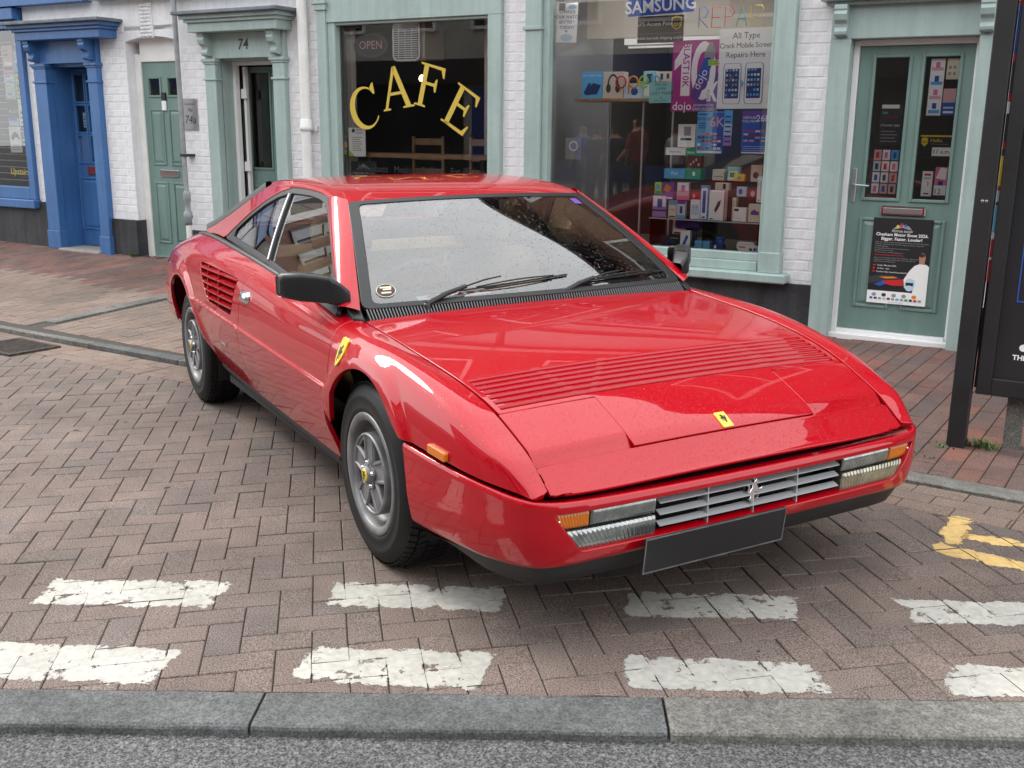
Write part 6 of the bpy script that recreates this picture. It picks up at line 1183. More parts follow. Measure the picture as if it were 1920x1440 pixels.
# ---- dark inner shell so that the shut lines and arches are dark
sh = MB(); us = np.linspace(-3.55, .78, 88)
for s in (-1, 1):
    rows = []; ts = np.linspace(.1, 4.9, 22)
    for u in us:
        X = flank(np.full(22, u), ts); rows.append([(x, s*(y-(.032 if t > .3 else .05)), z-(.02 if t > 4 else 0)) for (x, y, z), t in zip(X, ts)])
    vs = [q for r_ in rows for q in r_]; fs = []
    for i in range(len(us)-1):
        for j in range(21):
            uu = (us[i]+us[i+1])/2; zz = (rows[i][j][2]+rows[i+1][j+1][2])/2
            if math.hypot(uu-AF[0], zz-AF[1]) < AF[2]+.035 or math.hypot(uu-AR[0], zz-AR[1]) < AR[2]+.035: continue
            if -2.24 < uu < -1.5 and .62 < zz < .86: continue
            if uu > .40 and ts[j] < 2.2: continue
            if -2.4 < uu < -.25 and ts[j] > 4.3: continue
            fs.append((i*22+j, i*22+j+1, (i+1)*22+j+1, (i+1)*22+j))
    sh.add(vs, fs, True)
    for (cx, cz, r) in (AF, AR):     # wheel wells
        n = 28; prof = [(r+.004, .0), (r+.012, -.05), (r+.02, -.32), (.02, -.33)]; vs = []
        for k in range(n+1):
            a = R(-25+230*k/n)
            for rr, dy in prof:
                u = cx+rr*math.cos(a); z = max(.16, cz+rr*math.sin(a)); y0 = .80
                vs.append((u, s*(y0+dy), z))
        sh.add(vs, [(k*4+j, k*4+j+1, k*4+5+j, k*4+4+j) for k in range(n) for j in range(3)], True)
sh.box(-3.4, .80, -.5, .5, .19, .22); sh.box(-2.2, -.42, -.76, .76, .195, .23)
sh.box(-.32, .83, -.66, .66, .50, .505); sh.box(.60, .86, -.66, .66, .30, .33)
hs = np.linspace(-.25, .86, 24); sh.add([(u, v*.985, float(hood([u], [v])[0][2])-.035) for u in hs for v in (-.70, -.35, 0, .35, .70)], [(i*5+j, i*5+5+j, i*5+6+j, i*5+1+j) for i in range(23) for j in range(4)])
sh.build('inner_shell', 'car_dark', CAR)

# ================================================================= cabin
def gv(u, z): return .774-.50*(z-.87)-.28*(np.maximum(z, .87)-.87)**2-.045*sstep(-np.asarray(u, float), 1.6, 2.9)
def gside(u, z):
    u = np.asarray(u, float); z = np.asarray(z, float); return np.column_stack([u, gv(u, z), z])
beltz = FS[5][1]
def bl(u, d=0.): return float(beltz(u))+d
RAIL = [(-.415, .875), (-.60, .985), (-.80, 1.095), (-.95, 1.168), (-1.03, 1.196), (-1.12, 1.210), (-1.27, 1.219), (-1.45, 1.219), (-1.58, 1.212), (-1.70, 1.192), (-1.84, 1.150), (-2.0, 1.085), (-2.14, 1.015), (-2.25, .955)]
def off(poly, d):      # offset an open polyline to its left
    out = []
    for i in range(len(poly)):
        a = Vector(poly[max(i-1, 0)]); b = Vector(poly[min(i+1, len(poly)-1)]); t = (b-a).normalized(); out.append((poly[i][0]-t.y*d, poly[i][1]+t.x*d))
    return out
blk = MATS['black_trim']
belt_lo = [(u, bl(u, .012)) for u in np.linspace(-.415, -2.25, 24)]
# black frame round the side windows: one strip with two openings
def bline(z): return -1.362-.60*(z-.891)       # division bar
in_rail = off(RAIL, .022)
fr_out = off(RAIL, -.004)+[(-2.29, .953), (-2.24, bl(-2.24, .004))]+[(u, bl(u, .004)) for u in np.linspace(-2.15, -.40, 22)]+[(-.38, bl(-.38, .004))]
def clip_open(side_):
    top = [p for p in in_rail if (p[0] > bline(p[1])+.013)] if side_ > 0 else [p for p in in_rail if (p[0] < bline(p[1])-.013)]
    if side_ > 0:
        zt = 1.196; return [p for p in top if p[0] < -.46]+[(bline(zt)+.014, zt)]+[(bline(.92)+.014, bl(-1.36, .026))]+[(u, bl(u, .026)) for u in np.linspace(-1.30, -.50, 10)]
    zt = 1.190; return [(bline(zt)-.014, zt)]+[p for p in top if p[0] > -2.16]+[(-2.13, bl(-2.13, .03))]+[(u, bl(u, .028)) for u in np.linspace(-2.05, -1.43, 8)]+[(bline(.92)-.016, bl(-1.38, .028))]
oD = clip_open(1); oQ = clip_open(-1)
frames = surf_panel('window_frame', gside, fr_out, blk, CAR, holes=[oD, oQ], step=.02, depth=.02, edge=.002, flip=True, sides=(-1, 1))
def gin(u, z): p = gside(u, z); p[:, 1] -= .010; return p
G2 = MATS['side_glass']
def grow(poly, d):
    c = Vector((sum(p[0] for p in poly)/len(poly), sum(p[1] for p in poly)/len(poly))); return [tuple(c+(Vector(p)-c)*(1+d)) for p in poly]
for f_, s in zip(frames, (-1, 1)):
    surf_panel('door_glass', gin, grow(oD, .02), G2, f_, step=.03, depth=0, flip=True, sides=(s,))
    surf_panel('quarter_glass', gin, grow(oQ, .02), G2, f_, step=.03, depth=0, flip=True, sides=(s,))
    # bright edge on the division bar
    mb = MB(); zs = np.linspace(.915, 1.19, 9); mb.tube([(bline(z)+.004, s*(float(gv(bline(z), z))+.004), z) for z in zs], .0055, 6); mb.build('division_bar', 'satin_metal', f_)
# belt strip
for s in (-1, 1):
    us = np.linspace(-.33, -2.72, 40); mb = MB(); rows = []
    for u in us:
        p = flank([u], [4.97])[0]; rows.append([(u, s*(p[1]+.004), p[2]+.001), (u, s*(p[1]+.002), p[2]+.010), (u, s*(p[1]-.016), p[2]+.014), (u, s*(p[1]-.03), p[2]+.004)])
    mb.add([q for r_ in rows for q in r_], [(4*i+j, 4*i+4+j, 4*i+5+j, 4*i+1+j) for i in range(39) for j in range(3)], True); mb.build('belt_strip', blk, CAR)
# C pillars (red buttress beside the rear window)
CP_top = [(-1.60, 1.246), (-1.72, 1.243), (-1.86, 1.232), (-1.97, 1.200), (-2.10, 1.152), (-2.35, 1.062), (-2.6, .985), (-2.77, .945)]
def gout(u, z): p = gside(u, z); p[:, 1] += .006; return p
cp = CP_top+[(-2.70, bl(-2.7, .004))]+[(u, bl(u, .006)) for u in np.linspace(-2.6, -2.31, 5)]+[(p[0], p[1]) for p in off(RAIL, -.006)[::-1] if p[0] < -1.56]
surf_panel('rear_pillar', gout, cp, RED, CAR, step=.02, depth=.05, edge=.006, flip=True, sides=(-1, 1))
# roof: section from the centre line to the window rail
rzc = natcub([-.86, -.93, -1.05, -1.2, -1.45, -1.7, -1.95], [1.188, 1.209, 1.234, 1.251, 1.262, 1.262, 1.250])
rze = natcub([-.86, -.93, -1.05, -1.2, -1.45, -1.7, -1.95], [1.166, 1.180, 1.203, 1.217, 1.223, 1.214, 1.190])
def roof(u, t):
    u = np.asarray(u, float); t = np.asarray(t, float); a = np.abs(t); sg = np.where(t < 0, -1, 1)
    zc = rzc(u); ze = rze(u); ve = gv(u, ze)+.006
    w = a; v = ve*(1-(1-np.minimum(w, 1))**1.25*1.0) if False else ve*np.sin(np.minimum(w, 1)*PI/2*.92)/math.sin(PI/2*.92)
    z = zc-(zc-ze)*(.25*w**2+.75*w**7)
    return np.column_stack([u, sg*v, z])
ro = [(-.868, x) for x in np.linspace(-.93, .93, 21)]+[(-1.0, .985), (-1.12, .995), (-1.5, .998), (-1.72, .99), (-1.90, .90)]+[(-1.93, x) for x in np.linspace(.8, -.8, 12)]+[(-1.90, -.90), (-1.72, -.99), (-1.5, -.998), (-1.12, -.995), (-1.0, -.985)]
# sunroof panel cut into it
sr = rpoly([(-1.02, -.60), (-1.02, .60), (-1.47, .60), (-1.47, -.60)], .03); sri = rpoly([(-1.026, -.590), (-1.026, .590), (-1.464, .590), (-1.464, -.590)], .03)
surf_panel('roof', roof, ro, RED, CAR, holes=[sr], sc=(1, .6), step=.028, depth=.02, edge=.003)
surf_panel('sunroof', roof, sri, RED, CAR, sc=(1, .6), step=.028, depth=.02, edge=.003)
def roofin(u, t): p = roof(u, t); p[:, 2] -= .03; p[:, 1] *= .97; return p
surf_panel('headlining', roofin, [(-.90, -.95), (-.90, .95), (-1.9, .9), (-1.9, -.9)], 'car_dark', CAR, sc=(1, .6), step=.1, depth=0)
# windscreen
def screen(a, b):       # a across -1..1, b up 0..1
    a = np.asarray(a, float); b = np.asarray(b, float)
    w = .694-.162*b; y = a*w; u = -.318-.535*b+.030*(1-a*a)*(1-.4*b); z = .835+.346*b+.012*(1-a*a)*b+.016*np.sin(PI*b)
    return np.column_stack([u, y, z])
def ssc(x): return x
surf_panel('windscreen', screen, [(-1, 0), (1, 0), (1, 1), (-1, 1)], 'windscreen_glass', CAR, sc=(.6, .6), step=.04, depth=0)
def scr_off(a, b, d=.004): p = screen(a, b); p[:, 2] += d*.84; p[:, 0] += d*.54; return p
so = rpoly([(-1.036, -.002), (1.036, -.002), (1.05, 1.012), (-1.05, 1.012)], .05); si = rpoly([(-.984, .026), (.984, .026), (.976, .978), (-.976, .978)], .05)
surf_panel('windscreen_seal', scr_off, so, blk, CAR, holes=[si], sc=(.6, .6), step=.02, depth=.012, edge=.003)
# A pillars
for s in (-1, 1):
    mb = MB(); n = 24; rows = []
    for i in range(n+1):
        b = -.015+1.055*i/n; w = screen([1.05], [b])[0]; k = i/n
        d = Vector((-.36-.64*k*1.03, 0, 0)); zD = .842+(1.197-.842)*k**.96; uD = -.372-.655*k; vD = float(gv(uD, zD))+.004
        A = Vector((w[0], w[1], w[2]+.003)); D_ = Vector((uD, vD, zD)); o_ = Vector((.2, .75, .45)).normalized()
        row = []
        for j in range(9):
            t = j/8; p = A.lerp(D_, t)+o_*(.020*math.sin(PI*t)**.7); row.append((p.x, s*p.y, p.z))
        rows.append(row)
    mb.add([q for r_ in rows for q in r_], [(9*i+j, 9*i+9+j, 9*i+10+j, 9*i+1+j) for i in range(n) for j in range(8)], True); mb.build('windscreen_pillar', RED, CAR)
# scuttle: black slatted panel at the foot of the windscreen
sc_p = MB(); 
def scut(u, v): p = hood(u, v); return p
us0, us1 = -.335, -.276
sc_b = MB(); sc_b.add([(us0-.02, -.72, .800), (us1, -.735, .782), (us1, .735, .782), (us0-.02, .72, .800)]+[(us0-.02, 0, .815), (us1, 0, .797)], [(0, 1, 5, 4), (4, 5, 2, 3)])
sct = sc_b.build('scuttle_panel', 'car_dark', CAR)
fins = MB(); NF = 118
for k in range(NF):
    y = -.705+1.41*k/(NF-1); c = .014*(1-(abs(y)/.70)**2.4)
    p0 = screen([y/.70], [-.004])[0]; us0 = p0[0]-.005; z0 = p0[2]+.001; z1 = float(hz(us1))+c-.001
    fins.add([(us0+.005, y-.0022, z0), (us0+.005, y+.0022, z0), (us1, y+.0022, z1), (us1, y-.0022, z1), (us0+.005, y-.0022, z0-.012), (us0+.005, y+.0022, z0-.012), (us1, y+.0022, z1-.012), (us1, y-.0022, z1-.012)], [(0, 1, 2, 3), (0, 3, 7, 4), (1, 5, 6, 2), (2, 6, 7, 3)])
mat('fin_black', (.085, .085, .088), .3, spec=.8)
fo = fins.build('scuttle_fins', 'fin_black', sct); fo['kind'] = 'stuff'
# corner pieces at the pillar foot
for s in (-1, 1):
    mb = MB(); P_ = [(-.34, .72, .838), (-.275, .728, .803), (-.30, .762, .810), (-.375, .762, .842)]
    mb.add([(x, s*y, z) for x, y, z in P_]+[(x, s*y, z-.03) for x, y, z in P_], [(0, 1, 2, 3), (0, 4, 5, 1), (1, 5, 6, 2), (2, 6, 7, 3), (3, 7, 4, 0)]); o = mb.build('pillar_foot', blk, CAR); bevel_obj(o, .005)
# wipers
def wiper(y0, a0, b0, a1, b1, aj, bj):
    w = empty('wiper'); w.parent = CAR
    on = lambda a, b, k: Vector(screen([a], [b])[0])+Vector((.55, 0, .83))*k
    base = Vector((-.300, y0, .812)); mb = MB()
    mb.lathe([(.0001, .030), (.012, .028), (.016, .020), (.016, -.02)], base, 'z', 12); mb.build('pivot', blk, w)
    b2 = base+Vector((0, 0, .024)); j = on(aj, bj, .026); mid = b2.lerp(j, .52)+Vector((.0, 0, .012)); mb = MB()
    mb.tube([b2, b2.lerp(mid, .5)+Vector((.0, 0, .006)), mid], [.012, .010, .008], 8); mb.tube([mid, mid.lerp(j, .5)+Vector((0, 0, .004)), j], [.0035, .0035, .003], 6); mb.build('arm', blk, w)
    mb = MB(); pts = [on(a0+(a1-a0)*i/14, b0+(b1-b0)*i/14, .006) for i in range(15)]
    mb.tube(pts, .0038, 6); mb.tube([p+Vector((.55, 0, .83))*(.007+.009*math.sin(PI*i/10)) for i, p in enumerate(pts[2:13])], .003, 6); mb.build('blade', blk, w)
wiper(-.473, -.475, .075, .263, .135, -.20, .135); wiper(.129, .35, .07, .975, .095, .62, .10)
# door mirrors
for s in (-1, 1):
    mr = MB(); bm = bmesh.new()
    # housing: a tapered rounded box, swept back
    prof = [(-.565, .905, .060, .030), (-.555, .88, .098, .042), (-.50, .86, .110, .050), (-.42, .83, .108, .046)]
    ring = []
    secs = [(.950, -.572, .912, .022, .066), (.940, -.562, .910, .036, .090), (.89, -.528, .907, .048, .106), (.84, -.475, .904, .050, .104), (.805, -.42, .900, .048, .098)]
    vs = []
    for y, u, z, hw, hh in secs:
        rr = rrect(-hw, hw, -hh/2, hh/2, .022, 4)
        vs.append([(u+a, s*y, z+b) for a, b in rr])
    n = len(vs[0]); mr.add([q for r_ in vs for q in r_], [(i*n+j, i*n+(j+1) % n, (i+1)*n+(j+1) % n, (i+1)*n+j) for i in range(len(vs)-1) for j in range(n)], True); mr.add(vs[0], [tuple(range(n))]); mr.add(vs[-1], [tuple(range(n))])
    mo = mr.build('door_mirror', 'black_trim', CAR)
    mb = MB(); secs = [(.815, -.43, .900, .050, .10), (.785, -.405, .890, .050, .085), (.752, -.385, .872, .035, .06)]; vs = []
    for y, u, z, hw, hh in secs: vs.append([(u+a, s*y, z+b) for a, b in rrect(-hw, hw, -hh/2, hh/2, .018, 4)])
    mb.add([q for r_ in vs for q in r_], [(i*n+j, i*n+(j+1) % n, (i+1)*n+(j+1) % n, (i+1)*n+j) for i in range(len(vs)-1) for j in range(n)], True); mb.build('mirror_stalk', 'black_trim', mo)
    mb = MB(); P_ = [(-.36, .756, .846), (-.53, .768, .850), (-.53, .742, .935), (-.50, .735, .935)]
    mb.add([(x, s*(y+.012), z) for x, y, z in P_]+[(x, s*(y-.01), z) for x, y, z in P_], [(0, 1, 2, 3), (0, 4, 5, 1), (1, 5, 6, 2), (2, 6, 7, 3), (3, 7, 4, 0)]); mb.build('mirror_sail', 'black_trim', mo)
    mb = MB(); mb.add([(-.60+.012, s*y, z) for y, z in rrect(.855, .955, .862, .952, .02, 4)], [tuple(range(20))]); mb.build('mirror_glass', 'chrome', mo)
# interior
it = empty('interior'); it.parent = CAR
mb = MB(); mb.box(-2.2, -.32, -.70, .70, .235, .25); mb.box(-2.25, -2.2, -.68, .68, .25, 1.0); mb.build('floor', 'dark_carpet', it)
ds = MB(); secs = []
for y in np.linspace(-.69, .69, 13):
    k = abs(y)/.69; secs.append([(-.33+.02*(1-k), y, .822-.012*k), (-.50, y, .832), (-.60, y, .815), (-.64, y, .76), (-.60, y, .60), (-.40, y, .40)])
ds.add([q for r_ in secs for q in r_], [(6*i+j, 6*i+6+j, 6*i+7+j, 6*i+1+j) for i in range(12) for j in range(5)], True); ds.build('dashboard', 'black_plastic', it)
# instrument hood (left-hand side of the photo is the car's right)
mb = MB(); mb.box(-.66, -.46, -.52, -.18, .81, .862, .02); mb.build('instrument_hood', 'black_plastic', it)
def seat(y):
    st = empty('seat'); st.parent = it
    def pad(n_, x0, x1, y0, y1, z0, z1, lean, rnd):
        bm = bmesh.new(); bmesh.ops.create_cube(bm, size=1); bmesh.ops.subdivide_edges(bm, edges=bm.edges[:], cuts=3, use_grid_fill=True)
        for v in bm.verts:
            c = v.co; k = 1-rnd*(abs(2*c.y)**3)*.5-rnd*(abs(2*c.z)**3)*.25
            X = (x0+x1)/2+c.x*(x1-x0)*k; Y = (y0+y1)/2+c.y*(y1-y0)*(1-rnd*.3*abs(2*c.z)**3); Z = (z0+z1)/2+c.z*(z1-z0); X -= lean*(Z-z0); v.co = (X, Y, Z)
        mb = MB(); mb.bm(bm, True); return mb.build(n_, 'tan_leather', st)
    pad('seat_cushion', -1.22, -.72, y-.25, y+.25, .34, .50, 0, .3); pad('backrest', -1.30, -1.16, y-.25, y+.25, .46, .90, .42, .45); pad('headrest', -1.50, -1.40, y-.14, y+.14, .895, 1.085, .3, .8)
seat(-.37); seat(.37)
mb = MB(); mb.box(-2.1, -1.75, -.6, .6, .45, .62, .05); mb.box(-2.2, -2.05, -.6, .6, .6, .90, .05); mb.build('rear_bench', 'tan_leather', it)
# steering wheel (car's right or left: seen behind the left of the screen)
stw = MB(); c = Vector((-.665, -.37, .80)); ax = Vector((-.90, 0, .44)).normalized(); e1 = Vector((0, 1, 0)); e2 = ax.cross(e1).normalized(); ringp = [c+(e1*math.cos(t)+e2*math.sin(t))*.175 for t in np.linspace(0, 2*PI, 33)]
stw.tube(ringp, .014, 8, False)
for a in (0, PI, PI*1.5): stw.tube([c, c+(e1*math.cos(a)+e2*math.sin(a))*.17], .011, 6)
stw.tube([c-ax*.03, c+ax*.02], [.045, .04], 12); stw.build('steering_wheel', 'steering', it)
# folded paper with red print lying on the dash
pp = MB(); pp.add([(-.375, -.47, .838), (-.36, -.17, .846), (-.47, -.15, .850), (-.485, -.44, .842)], [(0, 1, 2, 3)]); pp = pp.build('paper', 'white_paper', it)
# rear window and engine deck
mb = MB(); mb.add([(-2.72, -.66, .94), (-2.72, .66, .94), (-1.96, .50, 1.235), (-1.96, -.50, 1.235)], [(0, 1, 2, 3)]); mb.build('rear_window', 'side_glass', CAR)
for s in (-1, 1):
    mb = MB(); rows = []
    for u, z in CP_top[3:]:
        v = float(gv(u, z)); rows.append([(u-.004, s*(v+.002), z-.002), (u-.022, s*(v-.004), z+.030), (u-.03, s*(v-.03), z+.036), (u, s*(v-.08), z-.05)])
    mb.add([q for r_ in rows for q in r_], [(4*i+j, 4*i+4+j, 4*i+5+j, 4*i+1+j) for i in range(len(rows)-1) for j in range(3)], True); mb.build('buttress_trim', 'black_plastic', CAR)
def deck(u, v):
    u = np.asarray(u, float); v = np.asarray(v, float); return np.column_stack([u, v, hz(u)+.01*(1-(np.abs(v)/.7)**2)])
dk = [(u, -(float(hv(u))-.006)) for u in np.linspace(-3.58, -2.68, 12)]+[(u, float(hv(u))-.006) for u in np.linspace(-2.68, -3.58, 12)]
surf_panel('engine_cover', deck, dk, RED, CAR, step=.05, depth=.02)
tl = MB(); tl.add([(-3.60, -.66, .72), (-3.60, .66, .72), (-3.62, .70, .45), (-3.62, -.70, .45)], [(0, 1, 2, 3)]); tl = tl.build('tail_panel', 'black_plastic', CAR)
for s in (-1, 1):
    for k in (0, 1):
        mb = MB(); mb.lathe([(.0001, -.02), (.055, -.015), (.062, 0)], (-3.615, s*(.56-.15*k), .60), 'x', 20); mb.build('tail_lamp', 'amber', tl)
rb = MB(); rows = []
for y, u in ((-.845, -3.06), (-.835, -3.3), (-.80, -3.52), (-.72, -3.64), (0, -3.67), (.72, -3.64), (.80, -3.52), (.835, -3.3), (.845, -3.06)): rows.append([(u+.06*(abs(u) > 3.5), y*.97, .625), (u, y*1.012, .610), (u, y*1.012, .53), (u+.02, y, .40), (u+.05, y*.94, .36)])
rb.add([q for r_ in rows for q in r_], [(5*i+j, 5*i+5+j, 5*i+6+j, 5*i+1+j) for i in range(8) for j in range(4)]); o = rb.build('rear_bumper', RED, CAR); md = o.modifiers.new('s', 'SUBSURF'); md.levels = 2; md.render_levels = 2
for p_ in o.data.polygons: p_.use_smooth = True
# ---- badges, handles, markers
for s in (-1, 1):
    # shield on the wing
    sh_ = [(-.5, .42), (-.25, .5), (0, .44), (.25, .5), (.5, .42), (.5, 0), (.38, -.25), (.15, -.45), (0, -.52), (-.15, -.45), (-.38, -.25), (-.5, 0)]
    fp = lambda u, z: flank([u], [uz([(u, z)])[0][1]])[0]
    u0, z0 = -.165, .722; q0, qu, qv, qz, qw = fp(u0, z0), fp(u0+.03, z0), fp(u0-.03, z0), fp(u0, z0+.045), fp(u0, z0-.045); gu = (qu[1]-qv[1])/.06; gz = (qz[1]-qw[1])/.09; top_ = max(q[1]-(q0[1]+gu*du+gz*dz) for q, du, dz in ((qu, .03, 0), (qv, -.03, 0), (qz, 0, .045), (qw, 0, -.045)))
    def onw(a, b, d, w=.062, h=.092):
        du = a*w*(-1 if s > 0 else 1); dz = b*h; return (u0+du, s*(q0[1]+gu*du+gz*dz+max(0, top_)+d), z0+dz)
    mb = MB(); mb.prism(sh_, onw, .0, .006); sb = mb.build('shield_badge', 'badge_yellow', CAR)
    mb = MB(); mb.prism([(a*.62, b*.60-.04) for a, b in (HORSE if s < 0 else HORSE)], onw, .0062, .0072); mb.build('horse', 'badge_black', sb)
    # door handle
    mb = MB(); hp = [(a, b) for a, b in rrect(-.062, .062, -.026, .026, .024, 5)]; N_ = len(hp)
    def onf(u, z, d): t = uz([(u, z)])[0][1]; p = flank([u], [t])[0]; return (p[0], s*(p[1]+d), p[2])
    mb.add([onf(-1.375+a, .757+b, .001) for a, b in hp]+[onf(-1.375+a*.85, .757+b*.75, .013) for a, b in hp], [tuple(range(N_, 2*N_))]+[(i, (i+1) % N_, N_+(i+1) % N_, N_+i) for i in range(N_)], True); o = mb.build('door_handle', 'chrome', [d for d in doors][0 if s < 0 else 1])
    # amber marker
    mk = MB(); mk.prism(rrect(-.046, .046, -.0135, .0135, .004, 2), lambda a, b, d: onf(.565+a, .548+b-.10*a, d), .0, .014); o = mk.build('side_marker', 'amber', CAR); bevel_obj(o, .003)
    # small chrome script badge
    mk = MB(); mk.prism([(-.05, -.008), (.05, -.008), (.05, .008), (-.05, .008)], lambda a, b, d: onf(-1.83+a, .474+b, d), 0, .004); mk.build('script_badge', 'chrome', CAR)
# nose badge
def onn(a, b, d): p = hood([.822+b*.052], [a*.040])[0]; return (p[0]+d*.5, -p[1], p[2]+d*.86)
mb = MB(); mb.prism(rrect(-.5, .5, -.5, .5, .06, 2), lambda a, b, d: onn(a, -b, d), 0, .004); nb = mb.build('nose_badge', 'badge_yellow', CAR)
mb = MB(); mb.prism([(a*.62, b*.58) for a, b in HORSE], lambda a, b, d: onn(a, -b-.04, d), .0042, .005); mb.build('horse', 'badge_black', nb)
# ---- wheels
def tread(R0, w0, w1):
    mb = MB(); n = 64
    lanes = [(w0, w0+.030, .0), (w0+.034, w0+.070, .5), (w0+.074, w0+.112, 0), (w0+.116, w0+.152, .5), (w0+.156, w1, 0)]
    for li, (a, b, ph) in enumerate(lanes):
        for k in range(n):
            t0 = 2*PI*(k+ph)/n; dt = 2*PI/n*.80; sk = (.35 if li % 2 else -.35)*2*PI/n
            r0 = R0-.012; r1 = R0-(.006 if li in (0, 4) else 0)
            ra = R0-.009 if li == 0 else r1; rb_ = R0-.009 if li == 4 else r1
            P_ = []
            for r_a, r_b in ((r0, r0), (ra, rb_)):
                for t, y, r in ((t0, a, r_a), (t0+dt, a, r_a), (t0+dt+sk, b, r_b), (t0+sk, b, r_b)): P_.append((r*math.cos(t), y, r*math.sin(t)))
            mb.add(P_, [(4, 5, 6, 7), (0, 1, 5, 4), (1, 2, 6, 5), (2, 3, 7, 6), (3, 0, 4, 7)])
    return mb
def wheel(u, s, yo, steer=0):
    wh = empty('wheel'); wh.parent = CAR; RT = .326
    wh.matrix_local = Matrix.Translation((u, s*yo, RT-.004)) @ Matrix.Rotation(steer, 4, 'Z') @ Matrix.Rotation(PI if s > 0 else 0, 4, 'Z')
    # local: outer face towards -y, centre plane of the outer sidewall at y = 0
    ty = MB(); ty.lathe([(.206, .010), (.212, .001), (.222, -.004), (.232, -.0045), (.236, -.003), (.262, -.006), (.268, -.0075), (.273, -.006), (.290, .001), (.304, .009), (.311, .018), (.3135, .030), (.314, .10), (.3135, .165), (.308, .182), (.29, .195), (.25, .20), (.205, .19)], seg=80); ty.build('tyre', 'rubber', wh)
    tread(RT, .014, .184).build('tread', 'rubber', wh, recalc=False)
    rm = MB(); rm.lathe([(.205, .012), (.213, .004), (.2135, -.002), (.210, -.0045), (.200, -.004), (.188, -.0005), (.1845, .004), (.181, .030), (.174, .056), (.150, .064), (.140, .066)], seg=72); rim = rm.build('rim', 'alloy', wh)
    # star disc
    outer = arc(0, 0, .139, 0, 360, 60)[:-1]; holes = []
    for k in range(5):
        a0 = 90+36+72*k; hp = rpoly([(.064*math.cos(R(a0)), .064*math.sin(R(a0)))]+arc(0, 0, .124, a0-18, a0+18, 5), .006, 3); holes.append(hp)
    def disc(a, b): r = np.hypot(a, b); return np.column_stack([a, .0+.004*sstep(r, .05, .13)*0+.002-.0*r, b])
    st = surf_panel('star', disc, outer, 'alloy', wh, holes=holes, step=.016, depth=.030, edge=.002)[0]
    w_ = MB(); w_.lathe([(.1425, .004), (.1425, .0), (.139, -.0045), (.1345, -.0045), (.132, .001)], seg=60); w_.lathe([(.1425, .003), (.143, .066)], seg=60); w_.build('star_ring', 'alloy', wh)
    # raised ribs that edge the five spokes
    rb_ = MB()
    for k in range(5):
        a0 = 90+36+72*k
        for e in (-1, 1):
            p0 = (.056*math.cos(R(a0+e*4)), .056*math.sin(R(a0+e*4))); p1 = (.134*math.cos(R(a0+e*21)), .134*math.sin(R(a0+e*21))); dx, dz = p1[0]-p0[0], p1[1]-p0[1]; l = math.hypot(dx, dz); nx, nz = -dz/l*.0028, dx/l*.0028
            rb_.add([(p0[0]-nx, -.004, p0[1]-nz), (p0[0]+nx, -.004, p0[1]+nz), (p1[0]+nx, -.004, p1[1]+nz), (p1[0]-nx, -.004, p1[1]-nz), (p0[0]-2*nx, .002, p0[1]-2*nz), (p0[0]+2*nx, .002, p0[1]+2*nz), (p1[0]+2*nx, .002, p1[1]+2*nz), (p1[0]-2*nx, .002, p1[1]-2*nz)], [(0, 1, 2, 3), (0, 4, 5, 1), (1, 5, 6, 2), (2, 6, 7, 3), (3, 7, 4, 0)])
    rb_.build('spoke_ribs', 'alloy', st)
    # petals round the hub with bolts
    hp = [((.047+.007*math.cos(5*t))*math.sin(t), (.047+.007*math.cos(5*t))*math.cos(t)) for t in np.linspace(0, 2*PI, 60)[:-1]]
    hu = MB(); hu.prism(hp, lambda a, b, d: (a, d, b), .004, -.006); hub = hu.build('hub_flange', 'alloy_dull', wh); bevel_obj(hub, .002)
    for k in range(5):
        a = R(90+72*k); b_ = MB(); b_.lathe([(.0001, -.016), (.006, -.015), (.0085, -.011), (.0085, -.004)], (.043*math.cos(a), 0, .043*math.sin(a)), 'y', 10); b_.build('wheel_bolt', 'chrome', hub)
    cp_ = MB(); cp_.lathe([(.0001, -.021), (.026, -.021), (.029, -.018), (.031, -.004)], seg=28); cp_.build('hub_cap', 'alloy', wh)
    yl = MB(); yl.lathe([(.0001, -.0225), (.0225, -.0225), (.0235, -.021)], seg=28); yb = yl.build('cap_badge', 'badge_yellow', wh)
    hh = MB(); hh.prism([(a*.030, b*.034) for a, b in HORSE], lambda a, b, d: (a, d, b), -.0226, -.0232); hh.build('horse', 'badge_black', yb)
    bd = MB(); bd.lathe([(.03, .075), (.12, .075), (.12, .09)], seg=36); bd.build('brake_disc', 'black_plastic', wh)  # brake disc coloured black to put shade behind the wheel openings
    bk = MB(); bk.lathe([(.18, .058), (.16, .095), (.0001, .11)], seg=30); bk.build('wheel_back', 'car_dark', wh)
    vl = MB(); vl.tube([(.02, .058, .165), (.022, .03, .158)], .004, 6); vl.build('valve', 'satin_metal', wh)
for u in (0, -2.65):
    for s in (-1, 1): wheel(u, s, .838)

